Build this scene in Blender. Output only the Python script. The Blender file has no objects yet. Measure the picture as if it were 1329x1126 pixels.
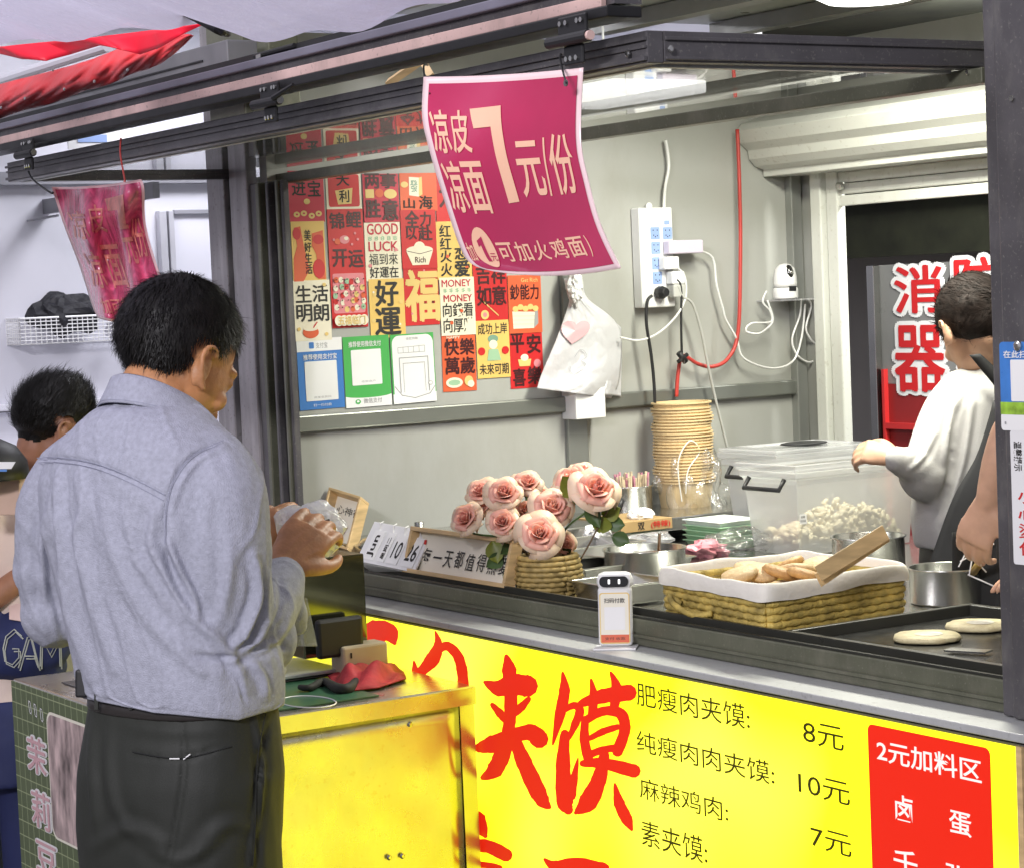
import bpy, bmesh, math, random
import numpy as np
from mathutils import Vector, Matrix, noise
random.seed(7)
rng = np.random.default_rng(7)
SC = bpy.context.scene
COL = SC.collection
PI = math.pi

# ------------------------------------------------------------------ camera
W, H, FPX = 1329.0, 1126.0, 2944.254
yaw, pit, rol = -1.00824794, -0.06122192, -0.04300499
FW = np.array([math.sin(yaw)*math.cos(pit), math.cos(yaw)*math.cos(pit), math.sin(pit)])
RT = np.array([math.cos(yaw), -math.sin(yaw), 0.0])
UP = np.cross(RT, FW)
_c, _s = math.cos(rol), math.sin(rol)
RT, UP = _c*RT + _s*UP, -_s*RT + _c*UP
CP = np.array([2.67770654, -2.59218478, 1.62])
cam = bpy.data.cameras.new('camera')
cam.sensor_width = 36.0
cam.lens = FPX/W*36.0
cam.clip_start = 0.05
cam.clip_end = 300
camo = bpy.data.objects.new('camera', cam)
COL.objects.link(camo)
camo.matrix_world = Matrix(((RT[0], UP[0], -FW[0], CP[0]), (RT[1], UP[1], -FW[1], CP[1]), (RT[2], UP[2], -FW[2], CP[2]), (0, 0, 0, 1)))
SC.camera = camo

# ------------------------------------------------------------------ world, exposure
world = bpy.data.worlds.new('World')
SC.world = world
world.use_nodes = True
wn = world.node_tree
wn.nodes['Background'].inputs[0].default_value = (0.66, 0.65, 0.75, 1)
wn.nodes['Background'].inputs[1].default_value = 0.60
SC.view_settings.view_transform = 'Standard'
SC.view_settings.look = 'None'
SC.view_settings.exposure = 0.0
SC.view_settings.gamma = 1.0
SC.cycles.max_bounces = 10
SC.cycles.transparent_max_bounces = 24
SC.cycles.caustics_reflective = False
SC.cycles.caustics_refractive = False
SC.cycles.sample_clamp_indirect = 6.0

def area_light(name, loc, aim, sx, sy, power, color):
    l = bpy.data.lights.new(name, 'AREA'); l.shape = 'RECTANGLE'; l.size = sx; l.size_y = sy
    l.energy = power; l.color = color
    o = bpy.data.objects.new(name, l); COL.objects.link(o)
    o.location = loc
    o.rotation_euler = (Vector(aim)-Vector(loc)).to_track_quat('-Z', 'Y').to_euler()
    return o
# area lights: assumed for ceiling tube, booth, passage and lane; added above the tarp
area_light('assumed_tube_light', (-1.25, 0.95, 2.235), (-1.25, 0.95, 0), 1.1, 0.22, 51, (1.0, 0.985, 0.85))  # assumed tube, carrying the light of the stall's ceiling lamps
area_light('assumed_booth_light', (-3.45, 0.6, 2.5), (-3.6, 0.7, 0), 0.5, 0.9, 34, (0.93, 0.93, 1.0))  # assumed lamp, out of view, lighting the booth next door
area_light('assumed_passage_light', (-1.9, 2.15, 2.38), (-2.9, 2.9, 1.2), 0.6, 0.15, 70, (1.0, 1.0, 0.95))  # unseen lamp assumed in the passage, brightens the fire cabinet
area_light('assumed_lane_light', (2.4, -4.6, 3.3), (-0.8, -0.6, 1.1), 1.1, 0.4, 225, (0.97, 0.94, 1.0))  # assumed lamp for the lit market lane behind the photographer

area_light('added_tarp_light', (-1.6, -2.3, 4.2), (-1.7, -1.6, 2.3), 0.8, 0.8, 62, (0.95, 0.91, 1.0))  # unseen light added above the canopy to brighten the tarp

# ------------------------------------------------------------------ helpers
def V(*a): return np.array(a, float)
def ray(x, y): return FW + RT*(x-W/2)/FPX - UP*(y-H/2)/FPX
def at(x, y, ax, v):
    d = ray(x, y); return CP + d*((v-CP[ax])/d[ax])
def cp(x, y, d): return CP + ray(x, y)*d
def nrm(v):
    v = np.array(v, float); return v/np.linalg.norm(v)

MATS = {}
def mat(name, col, rough=0.55, metal=0.0, var=0.06, scale=8.0, bump=0.0, bscale=60.0, spec=0.5, emit=None, estr=1.0, alpha=1.0, trans=0.0, coat=0.0, aniso=None, sss=0.0, wear=0.0, wscale=3.0, wcol=(0.10, 0.085, 0.06), wspk=1.0):
    if name in MATS: return MATS[name]
    m = bpy.data.materials.new(name); m.use_nodes = True
    nt = m.node_tree; N = nt.nodes; L = nt.links
    b = N['Principled BSDF']
    tc = N.new('ShaderNodeTexCoord')
    mp = N.new('ShaderNodeMapping'); L.new(tc.outputs['Object'], mp.inputs[0])
    if aniso: mp.inputs['Scale'].default_value = aniso
    nz = N.new('ShaderNodeTexNoise'); nz.inputs['Scale'].default_value = scale; nz.inputs['Detail'].default_value = 6
    L.new(mp.outputs[0], nz.inputs['Vector'])
    cr = N.new('ShaderNodeValToRGB')
    c = np.array(col[:3])
    cr.color_ramp.elements[0].position = 0.3; cr.color_ramp.elements[1].position = 0.7
    lo = np.clip(c*(1-var*1.6), 0, 1); hi = np.clip(c*(1+var), 0, 1)
    cr.color_ramp.elements[0].color = (*lo, 1); cr.color_ramp.elements[1].color = (*hi, 1)
    L.new(nz.outputs['Fac'], cr.inputs[0])
    if wear:
        m2 = N.new('ShaderNodeMapping'); m2.inputs['Scale'].default_value = (1, 1, .45); L.new(tc.outputs['Object'], m2.inputs[0])
        w1 = N.new('ShaderNodeTexNoise'); w1.inputs['Scale'].default_value = wscale; w1.inputs['Detail'].default_value = 9; w1.inputs['Roughness'].default_value = .68; L.new(m2.outputs[0], w1.inputs['Vector'])
        w2 = N.new('ShaderNodeTexNoise'); w2.inputs['Scale'].default_value = wscale*14; w2.inputs['Detail'].default_value = 5; L.new(tc.outputs['Object'], w2.inputs['Vector'])
        wr = N.new('ShaderNodeMapRange'); wr.inputs['From Min'].default_value = .52; wr.inputs['From Max'].default_value = .78; L.new(w1.outputs['Fac'], wr.inputs[0])
        wr2 = N.new('ShaderNodeMapRange'); wr2.inputs['From Min'].default_value = .60; wr2.inputs['From Max'].default_value = .72; L.new(w2.outputs['Fac'], wr2.inputs[0])
        mx = N.new('ShaderNodeMath'); mx.operation = 'MAXIMUM'; sp_ = N.new('ShaderNodeMath'); sp_.operation = 'MULTIPLY'; sp_.inputs[1].default_value = wspk; L.new(wr2.outputs[0], sp_.inputs[0]); L.new(wr.outputs[0], mx.inputs[0]); L.new(sp_.outputs[0], mx.inputs[1])
        ml = N.new('ShaderNodeMath'); ml.operation = 'MULTIPLY'; ml.inputs[1].default_value = wear; L.new(mx.outputs[0], ml.inputs[0])
        mc_ = N.new('ShaderNodeMix'); mc_.data_type = 'RGBA'; L.new(ml.outputs[0], mc_.inputs[0]); L.new(cr.outputs[0], mc_.inputs[6]); mc_.inputs[7].default_value = (*wcol, 1)
        L.new(mc_.outputs[2], b.inputs['Base Color'])
    else:
        L.new(cr.outputs[0], b.inputs['Base Color'])
    b.inputs['Metallic'].default_value = metal
    b.inputs['Specular IOR Level'].default_value = spec
    mr = N.new('ShaderNodeMapRange'); mr.inputs['To Min'].default_value = max(0.02, rough-0.08); mr.inputs['To Max'].default_value = min(1, rough+0.1)
    n2 = N.new('ShaderNodeTexNoise'); n2.inputs['Scale'].default_value = scale*2.7; n2.inputs['Detail'].default_value = 4
    L.new(mp.outputs[0], n2.inputs['Vector']); L.new(n2.outputs['Fac'], mr.inputs[0]); L.new(mr.outputs[0], b.inputs['Roughness'])
    if bump:
        n3 = N.new('ShaderNodeTexNoise'); n3.inputs['Scale'].default_value = bscale; n3.inputs['Detail'].default_value = 5
        L.new(mp.outputs[0], n3.inputs['Vector'])
        bp = N.new('ShaderNodeBump'); bp.inputs['Strength'].default_value = bump; bp.inputs['Distance'].default_value = 0.01
        L.new(n3.outputs['Fac'], bp.inputs['Height']); L.new(bp.outputs[0], b.inputs['Normal'])
    if emit is not None:
        b.inputs['Emission Color'].default_value = (*emit, 1); b.inputs['Emission Strength'].default_value = estr
    if alpha < 1: b.inputs['Alpha'].default_value = alpha
    if trans: b.inputs['Transmission Weight'].default_value = trans
    if coat: b.inputs['Coat Weight'].default_value = coat; b.inputs['Coat Roughness'].default_value = 0.12
    if sss:
        b.inputs['Subsurface Weight'].default_value = sss; b.inputs['Subsurface Radius'].default_value = (0.02, 0.008, 0.004); b.inputs['Subsurface Scale'].default_value = 0.5
    MATS[name] = m
    return m

def film(name, col, opacity, rough=0.12, gloss=0.25, bump=0.0, bscale=30, metal_like=False, ior=1.5):
    """thin clear sheet: mix of see-through, fresnel gloss and a milky share"""
    if name in MATS: return MATS[name]
    m = bpy.data.materials.new(name); m.use_nodes = True
    nt = m.node_tree; N = nt.nodes; L = nt.links
    N.remove(N['Principled BSDF']); out = N['Material Output']
    tr = N.new('ShaderNodeBsdfTransparent'); df = N.new('ShaderNodeBsdfDiffuse'); tl = N.new('ShaderNodeBsdfTranslucent')
    gl = N.new('ShaderNodeBsdfGlossy'); gl.inputs['Roughness'].default_value = rough
    df.inputs[0].default_value = (*col, 1); tl.inputs[0].default_value = (*col, 1)
    mm = N.new('ShaderNodeMixShader'); mm.inputs[0].default_value = 0.4; L.new(df.outputs[0], mm.inputs[1]); L.new(tl.outputs[0], mm.inputs[2])
    m1 = N.new('ShaderNodeMixShader'); m1.inputs[0].default_value = opacity; L.new(tr.outputs[0], m1.inputs[1]); L.new(mm.outputs[0], m1.inputs[2])
    geo = N.new('ShaderNodeNewGeometry')
    mi = N.new('ShaderNodeMapRange'); mi.inputs['To Min'].default_value = ior; mi.inputs['To Max'].default_value = 1/ior
    L.new(geo.outputs['Backfacing'], mi.inputs[0])
    fr = N.new('ShaderNodeFresnel'); L.new(mi.outputs[0], fr.inputs['IOR'])
    ad = N.new('ShaderNodeMath'); ad.operation = 'MULTIPLY_ADD'; ad.inputs[1].default_value = 1.0; ad.inputs[2].default_value = gloss*0.2
    ad.use_clamp = True
    L.new(fr.outputs[0], ad.inputs[0])
    m2 = N.new('ShaderNodeMixShader'); L.new(ad.outputs[0], m2.inputs[0]); L.new(m1.outputs[0], m2.inputs[1]); L.new(gl.outputs[0], m2.inputs[2])
    L.new(m2.outputs[0], out.inputs[0])
    if bump:
        tc = N.new('ShaderNodeTexCoord'); n3 = N.new('ShaderNodeTexNoise'); n3.inputs['Scale'].default_value = bscale; n3.inputs['Detail'].default_value = 3
        L.new(tc.outputs['Object'], n3.inputs['Vector'])
        bp = N.new('ShaderNodeBump'); bp.inputs['Strength'].default_value = bump; bp.inputs['Distance'].default_value = 0.02
        L.new(n3.outputs['Fac'], bp.inputs['Height'])
        for s in (gl, df, tl): L.new(bp.outputs[0], s.inputs['Normal'])
        L.new(bp.outputs[0], fr.inputs['Normal'])
    MATS[name] = m
    return m

def emat(name, col, s):
    return mat(name, (0.02, 0.02, 0.02) if s > 3 else tuple(0.5*c for c in col), rough=0.5, emit=col, estr=s)

class MB:
    def __init__(self): self.v = []; self.f = []; self.n = 0
    def add(self, vs, fs):
        self.v.append(np.array(vs, float).reshape(-1, 3)); self.f.extend([tuple(i+self.n for i in f) for f in fs]); self.n += len(self.v[-1]); return self
    def box(self, o, a, b, c):
        o, a, b, c = map(lambda q: np.array(q, float), (o, a, b, c))
        vs = [o, o+a, o+a+b, o+b, o+c, o+a+c, o+a+b+c, o+b+c]
        fs = [(3, 2, 1, 0), (4, 5, 6, 7), (0, 1, 5, 4), (1, 2, 6, 5), (2, 3, 7, 6), (3, 0, 4, 7)]
        if np.dot(np.cross(a, b), c) < 0: fs = [f[::-1] for f in fs]
        return self.add(vs, fs)
    def aabb(self, x0, y0, z0, x1, y1, z1): return self.box((x0, y0, z0), (x1-x0, 0, 0), (0, y1-y0, 0), (0, 0, z1-z0))
    def tube(self, pts, r, n=8, cap=True, smooth=0):
        P = [np.array(p, float) for p in pts]
        R = list(r) if hasattr(r, '__len__') else [r]*len(P)
        if smooth: P, R = spline(P, R, smooth)
        prev = None; rings = []
        for i, p in enumerate(P):
            t = nrm(P[min(i+1, len(P)-1)] - P[max(i-1, 0)] + 1e-9)
            if prev is None:
                a = np.cross(t, (0, 0, 1)) if abs(t[2]) < 0.9 else np.cross(t, (1, 0, 0))
            else: a = prev - t*np.dot(prev, t)
            a = nrm(a); prev = a; b = np.cross(t, a)
            rings.append([p + R[i]*(math.cos(2*PI*k/n)*a + math.sin(2*PI*k/n)*b) for k in range(n)])
        return self.rings(rings, cap)
    def rings(self, rings, cap=True):
        n = len(rings[0]); vs = [q for r_ in rings for q in r_]; fs = []
        for i in range(len(rings)-1):
            for k in range(n):
                a, b = i*n+k, i*n+(k+1) % n
                fs.append((a, b, b+n, a+n))
        if cap:
            fs.append(tuple(range(n))[::-1]); fs.append(tuple(range((len(rings)-1)*n, len(rings)*n)))
        return self.add(vs, fs)
    def lathe(self, c, prof, n=24, ax=(0, 0, 1), sx=1.0, cap=True):
        c = np.array(c, float); ax = nrm(ax)
        a = nrm(np.cross(ax, (0.3, 1, 0.1)) if abs(ax[2]) < 0.9 else (1, 0, 0)); b = np.cross(ax, a)
        return self.rings([[c + ax*z + r*(math.cos(2*PI*k/n)*a*sx + math.sin(2*PI*k/n)*b) for k in range(n)] for r, z in prof], cap)
    def grid(self, fn, nu, nv):
        vs = [fn(i/nu, j/nv) for j in range(nv+1) for i in range(nu+1)]
        fs = [(j*(nu+1)+i, j*(nu+1)+i+1, (j+1)*(nu+1)+i+1, (j+1)*(nu+1)+i) for j in range(nv) for i in range(nu)]
        return self.add(vs, fs)
    def ell(self, c, a, b, d, n=16, m=10):
        c, a, b, d = map(lambda q: np.array(q, float), (c, a, b, d))
        vs = [c + d*1.0]
        for j in range(1, m):
            t = PI*j/m
            for k in range(n):
                p = 2*PI*k/n
                vs.append(c + math.sin(t)*(math.cos(p)*a + math.sin(p)*b) + math.cos(t)*d)
        vs.append(c - d)
        fs = []
        for k in range(n): fs.append((0, 1+k, 1+(k+1) % n))
        for j in range(m-2):
            for k in range(n):
                q = 1+j*n
                fs.append((q+k, q+n+k, q+n+(k+1) % n, q+(k+1) % n))
        last = len(vs)-1
        for k in range(n): fs.append((last, 1+(m-2)*n+(k+1) % n, 1+(m-2)*n+k))
        return self.add(vs, fs)
    def sph(self, c, r, n=12, m=8): return self.ell(c, (r, 0, 0), (0, r, 0), (0, 0, r), n, m)
    def limb(self, pts, rad, smooth=5, n=14):
        P, R = spline([np.array(p, float) for p in pts], list(rad), smooth)
        t0 = nrm(P[0]-P[1]); t1 = nrm(P[-1]-P[-2])
        A = [P[0]+t0*R[0]*k for k in (0.98, 0.85, 0.5)]; RA = [R[0]*k for k in (0.12, 0.5, 0.86)]
        B = [P[-1]+t1*R[-1]*k for k in (0.5, 0.85, 0.98)]; RB = [R[-1]*k for k in (0.86, 0.5, 0.12)]
        return self.tube(A+P+B, RA+R+RB, n)

def spline(P, R, k):
    if len(P) < 3 and k > 1:
        return [P[0]+(P[-1]-P[0])*i/k for i in range(k+1)], [R[0]+(R[-1]-R[0])*i/k for i in range(k+1)]
    oP, oR = [], []
    for i in range(len(P)-1):
        p0, p1, p2, p3 = P[max(i-1, 0)], P[i], P[i+1], P[min(i+2, len(P)-1)]
        for j in range(k):
            t = j/k
            oP.append(0.5*((2*p1)+(-p0+p2)*t+(2*p0-5*p1+4*p2-p3)*t*t+(-p0+3*p1-3*p2+p3)*t**3))
            oR.append(R[i]+(R[i+1]-R[i])*t)
    oP.append(P[-1]); oR.append(R[-1])
    return oP, oR

ORIG = {}
def thing(name, label, cat, loc, group=None):
    o = bpy.data.objects.new(name, None); COL.objects.link(o)
    o.empty_display_size = 0.05
    o.location = tuple(map(float, loc)); ORIG[o] = np.array(loc, float)
    o['label'] = label; o['category'] = cat
    if group: o['group'] = group
    return o
def obj(name, mb, m, parent=None, label=None, cat=None, group=None, kind=None, smooth=False, bevel=0, origin=None, sub=0, solid=0):
    vs = np.concatenate(mb.v) if mb.v else np.zeros((0, 3))
    if parent is not None: og = ORIG[parent]
    elif origin is not None: og = np.array(origin, float)
    else: og = V((vs[:, 0].min()+vs[:, 0].max())/2, (vs[:, 1].min()+vs[:, 1].max())/2, vs[:, 2].min())
    me = bpy.data.meshes.new(name); me.from_pydata((vs-og).tolist(), [], mb.f)
    if smooth:
        me.shade_smooth()
    ms = m if isinstance(m, (list, tuple)) else [m]
    for q in ms: me.materials.append(q)
    o = bpy.data.objects.new(name, me); COL.objects.link(o)
    if parent is not None: o.parent = parent
    else: o.location = tuple(og)
    ORIG[o] = og
    if solid:
        md = o.modifiers.new('thickness', 'SOLIDIFY'); md.thickness = solid; md.offset = 0
    if bevel:
        md = o.modifiers.new('bevel', 'BEVEL'); md.width = bevel; md.segments = 2; md.limit_method = 'ANGLE'; md.angle_limit = 0.6
    if sub:
        md = o.modifiers.new('sub', 'SUBSURF'); md.levels = sub; md.render_levels = sub
    if label: o['label'] = label
    if cat: o['category'] = cat
    if group: o['group'] = group
    if kind: o['kind'] = kind
    return o
def dup(o, loc, label, rot=None):
    r = o.copy(); COL.objects.link(r); r.location = tuple(map(float, loc)); r['label'] = label
    if rot is not None: r.rotation_euler = rot
    for ch in list(o.children):
        c = ch.copy(); COL.objects.link(c); c.parent = r
        for g in list(ch.children):
            d = g.copy(); COL.objects.link(d); d.parent = c
    return r

# ---- lettering: glyph outlines of Blender's built-in font as flat print
_TC = {}
def glyphs(s, off=0.0, res=3):
    k = (s, off)
    if k in _TC: return _TC[k]
    cu = bpy.data.curves.new('t', 'FONT'); cu.body = s; cu.offset = off; cu.resolution_u = res; cu.fill_mode = 'FRONT' if hasattr(cu, 'fill_mode') else 'BOTH'
    cu.dimensions = '2D'; cu.fill_mode = 'FRONT'
    o = bpy.data.objects.new('t', cu); COL.objects.link(o)
    dg = bpy.context.evaluated_depsgraph_get(); ev = o.evaluated_get(dg); me = ev.to_mesh()
    v = np.array([tuple(x.co) for x in me.vertices]).reshape(-1, 3)[:, :2]
    f = [tuple(p.vertices) for p in me.polygons]
    ev.to_mesh_clear(); bpy.data.objects.remove(o); bpy.data.curves.remove(cu)
    if len(v) == 0: v = np.zeros((1, 2)); f = []
    lo = v.min(0); hi = v.max(0); v = (v-lo)/np.maximum(hi-lo, 1e-6)
    _TC[k] = (v, f); return v, f

class Frame:
    """a flat printed face: o bottom-left corner, a across, b up, n towards the reader"""
    def __init__(s, o, a, b, n): s.o, s.a, s.b, s.n = map(lambda q: np.array(q, float), (o, a, b, n))
    def pt(s, u, v, h=0.0): return s.o + s.a*u + s.b*v + s.n*h
    def px(s, x, y):
        d = ray(x, y); t = np.dot(s.o-CP, s.n)/np.dot(d, s.n); p = CP+d*t-s.o
        A = np.array([s.a, s.b]).T
        return np.linalg.lstsq(A, p, rcond=None)[0]
    def text(s, mb, t, box, h=0.0012, off=0.0, italic=0.0):
        u0, v0, u1, v1 = box
        sh = [(0, 0)]; g = off
        if off > .012:      # heavier weight: overlaid impressions of the clean outline
            g = 0.0; dx = min(off, .05)*.75/max(1, len(t)); dy = min(off, .05)*.6
            sh = [(0, 0), (-dx, -dy*.4), (dx, dy*.4), (-dx*.6, dy), (dx*.6, -dy)]
        v, f = glyphs(t, g)
        for k, (ax_, ay_) in enumerate(sh):
            mb.add([s.pt(u0+(x+ax_+italic*y)*(u1-u0), v0+(y+ay_)*(v1-v0), h+k*.00006) for x, y in v], f)
    def textpx(s, mb, t, tl, br, h=0.0012, off=0.0):
        a = s.px(*tl); b = s.px(*br); s.text(mb, t, (a[0], b[1], b[0], a[1]), h, off)
    def rect(s, mb, u0, v0, u1, v1, h, r=0.0):
        if not r:
            mb.add([s.pt(u0, v0, h), s.pt(u1, v0, h), s.pt(u1, v1, h), s.pt(u0, v1, h)], [(0, 1, 2, 3)]); return
        ry = r*np.linalg.norm(s.a)/np.linalg.norm(s.b); P = []
        for cx, cy, a0 in ((u1-r, v1-ry, 0), (u0+r, v1-ry, 90), (u0+r, v0+ry, 180), (u1-r, v0+ry, 270)):
            for k in range(6):
                t = math.radians(a0+18*k); P.append(s.pt(cx+r*math.cos(t), cy+ry*math.sin(t), h))
        mb.add(P, [tuple(range(len(P)))])
    def disc(s, mb, u, v, ru, rv, h, n=18, a0=0, a1=360):
        P = [s.pt(u+ru*math.cos(math.radians(a0+(a1-a0)*k/n)), v+rv*math.sin(math.radians(a0+(a1-a0)*k/n)), h) for k in range(n+(0 if a1-a0 == 360 else 1))]
        mb.add(P, [tuple(range(len(P)))])
    def poly(s, mb, pts, h): mb.add([s.pt(u, v, h) for u, v in pts], [tuple(range(len(pts)))])
    def line(s, mb, pts, w, h):
        for (a, b) in zip(pts[:-1], pts[1:]):
            p = s.pt(a[0], a[1], h); q = s.pt(b[0], b[1], h); t = nrm(q-p); k = np.cross(s.n, t)*w/2
            mb.add([p-k-t*w*.4, q-k+t*w*.4, q+k+t*w*.4, p+k-t*w*.4], [(0, 1, 2, 3)])

def brush(mb, plane, pts, h, sx=1.0):
    """one painted stroke: (x, y, width) along its middle in picture units of the flat panel, laid on the panel"""
    P = [np.array(p[:2], float) for p in pts]; R = [p[2]*.58 for p in pts]
    P, R = spline(P, R, 7)
    L_, R_ = [], []
    for i, p in enumerate(P):
        t = nrm(P[min(i+1, len(P)-1)]-P[max(i-1, 0)]+1e-9); k = np.array([-t[1], t[0]])
        w = R[i]*(1+0.035*math.sin(i*1.3)+0.02*math.sin(i*2.9))
        L_.append(p+k*w); R_.append(p-k*w)
    vs = [plane(q[0], q[1], h) for q in L_+R_]; n = len(P)
    mb.add(vs, [(i+n, i+1+n, i+1, i) for i in range(n-1)])
    # rounded ends
    for e in (0, -1):
        c = P[e]; r = R[e]
        if r > 2.0: mb.add([plane(c[0]+r*math.cos(k*PI/5), c[1]+r*math.sin(k*PI/5), h+0.00004) for k in range(10)], [tuple(range(10))[::-1]])

# ------------------------------------------------------------------ materials
M_wall = mat('grey_painted_panel', (0.40, 0.405, 0.375), 0.42, var=0.06, scale=1.6, wear=.34, wscale=3.5, wspk=.12, wcol=(.22, .20, .14), bump=0.02, bscale=20)
M_dark = mat('anthracite_powder_coat', (0.10, 0.095, 0.10), 0.38, var=0.12, scale=14, bump=0.03, bscale=200, metal=0.25, wear=.5, wscale=13, wcol=(.26, .25, .22))
M_dark2 = mat('bronze_grey_aluminium', (0.14, 0.145, 0.10), 0.36, var=0.10, scale=10, bump=0.02, bscale=120, metal=0.3, wear=.5, wscale=13, wcol=(.30, .28, .22))
M_black = mat('black_rubber', (0.013, 0.013, 0.014), 0.5, var=0.1)
M_steelpost = mat('brushed_grey_post', (0.38, 0.36, 0.37), 0.36, metal=0.3, wear=.5, wscale=7, var=0.2, scale=5, aniso=(6, 6, 0.6), bump=0.03, bscale=30)
M_copper = mat('worn_pink_steel', (0.72, 0.50, 0.45), 0.4, metal=0.1, wear=.5, wscale=8, var=0.12, scale=6, bump=0.04, bscale=30)
M_alu = mat('brushed_aluminium_ledge', (0.50, 0.51, 0.50), 0.4, metal=0.2, wear=.3, wscale=6, var=0.05, scale=3, bump=0.02, bscale=60)
M_steel = mat('stainless_steel', (0.60, 0.60, 0.57), 0.22, metal=1.0, var=0.05, scale=5, bump=0.02, bscale=14)
M_cream = mat('cream_enamel_metal', (0.64, 0.65, 0.60), 0.35, var=0.04, scale=3, wear=.3, wscale=5, wcol=(.3, .27, .2))
M_white = mat('white_plastic', (0.80, 0.80, 0.79), 0.32, var=0.02, scale=3)
M_lilac = mat('white_booth_panel', (0.72, 0.72, 0.78), 0.5, var=0.03, scale=1.5)
M_red = mat('red_pvc', (0.80, 0.06, 0.07), 0.36, var=0.15, scale=7, bump=0.5, bscale=12)
M_cable_w = mat('white_cable', (0.74, 0.74, 0.72), 0.4)
M_cable_r = mat('red_cable', (0.50, 0.05, 0.04), 0.4)
M_wood = mat('pale_wood', (0.64, 0.45, 0.22), 0.5, var=0.2, scale=9, aniso=(1, 1, 6))
M_ink = mat('black_print', (0.02, 0.018, 0.016), 0.6)
M_paper = mat('cream_card', (0.86, 0.82, 0.68), 0.55, var=0.02)
M_prwhite = mat('white_print', (0.85, 0.85, 0.83), 0.5, var=0.01)

# ------------------------------------------------------------------ setting
def struct(name, mb, m, **k): return obj(name, mb, m, kind='structure', **k)
struct('ground', MB().add([(-60, -60, 0), (60, -60, 0), (60, 60, 0), (-60, 60, 0)], [(0, 1, 2, 3)]), mat('grey_paving', (0.16, 0.155, 0.15), 0.75, var=0.2, scale=2, bump=0.3, bscale=20))
XW = -2.456           # inner face of the side wall with the posters
YB = 1.66             # back wall
ZT = 0.95             # worktop
ZL = 0.916            # ledge top

# ------------------------------------------------------------------ the food stall
stall = thing('food_stall', 'grey metal food stall with open serving window and dark frame', 'food stall', (-1.2, 0.8, 0))
obj('side_wall', MB().aabb(XW-0.04, -0.046, 0.05, XW, YB, 2.30), M_wall, stall)
mb = MB()
for x, w in ((745, 30),):
    a = at(x-13, 540, 0, XW); b = at(x+13, 540, 0, XW)
    mb.aabb(XW, a[1], 0.96, XW+0.018, b[1], 1.80)
obj('wall_stud', mb, mat('galvanised_channel', (0.27, 0.28, 0.26), 0.35, metal=0.55, var=0.06), stall, bevel=0.003)
mbc = MB(); mbc.aabb(XW, -0.044, 1.297, XW+0.022, YB-0.03, 1.338)
obj('wall_rail', mbc, mat('galvanised_rail', (0.23, 0.24, 0.215), 0.36, metal=0.5, var=0.08, scale=4), stall, bevel=0.004)
mbc = MB(); mbc.aabb(XW, YB-0.05, 0.9, XW+0.03, YB-0.012, 2.3)
obj('corner_channel', mbc, mat('galvanised_corner', (0.36, 0.37, 0.35), 0.32, metal=0.6), stall, bevel=0.003)
# back wall with the shutter doorway
obj('back_wall', MB().aabb(XW+0.0, YB, 0.0, XW+0.10, YB+0.03, 2.3).aabb(-0.4, YB, 0.0, 0.1, YB+0.03, 2.3).aabb(XW+0.10, YB, 2.12, -0.4, YB+0.03, 2.3), M_wall, stall)
obj('right_wall', MB().aabb(0.16, 0.06, 0.0, 0.20, YB, 2.3), M_wall, stall)
# roller shutter
obj('guide_rail', MB().aabb(XW+0.105, YB-0.045, 0.0, XW+0.150, YB-0.002, 1.93).aabb(XW+0.158, YB-0.03, 0.0, XW+0.205, YB+0.002, 1.95), M_cream, stall, bevel=0.004)
cover = MB()
prof = [(1.455, 2.075), (1.435, 2.055), (1.45, 2.02), (1.475, 2.0), (1.48, 1.975), (1.50, 1.955), (1.53, 1.945), (1.53, 1.925), (1.655, 1.925), (1.655, 2.115), (1.53, 2.10)]
x0, x1 = XW+0.005, 0.0
cover.add([(x0, y, z) for y, z in prof]+[(x1, y, z) for y, z in prof], [tuple(range(11)), tuple(range(21, 10, -1))]+[((i+1) % 11, i, i+11, (i+1) % 11+11) for i in range(11)])
obj('shutter_cover', cover, M_cream, stall, bevel=0.002)
for k in range(4):
    obj('shutter_slat', MB().aabb(XW+0.16, YB-0.022, 1.828+k*0.033, -0.2, YB-0.008, 1.858+k*0.033), M_cream, stall, bevel=0.004)
obj('shutter_bolt', MB().lathe(at(1092, 242, 1, YB-0.03), [(0.012, 0), (0.012, 0.012), (0.006, 0.014)], 12, (0, -1, 0)), M_steel, stall, smooth=False)
# ceiling
obj('ceiling', MB().aabb(XW-0.04, -0.1, 2.36, 0.2, YB+0.03, 2.40), mat('corrugated_ceiling', (0.42, 0.44, 0.38), 0.3, metal=0.3, var=0.15, scale=3, bump=0.15, bscale=8), stall)
for k, yy in enumerate((0.12, 0.52, 0.95, 1.36)):
    obj('ceiling_beam', MB().aabb(XW, yy, 2.315, 0.06, yy+0.055, 2.357), mat('ceiling_beam_steel', (0.2, 0.2, 0.18), 0.4, metal=0.4), stall)
obj('roof_edge', MB().aabb(XW-0.1, -0.14, 2.28, 0.2, -0.105, 2.42), M_dark, stall)
# worktop and body
obj('worktop', MB().aabb(XW+0.002, 0.035, ZT-0.03, 0.055, 1.0, ZT).aabb(XW+0.002, 1.0, ZT-0.03, -1.25, 1.42, ZT), M_steel, stall)
obj('side_shelf', MB().aabb(XW+0.002, 0.05, 0.985, -2.12, 1.42, 1.02), M_steel, stall, bevel=0.003)
obj('body', MB().aabb(XW, 0.0, 0.05, 0.05, 0.95, ZT-0.035), M_dark, stall)
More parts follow.
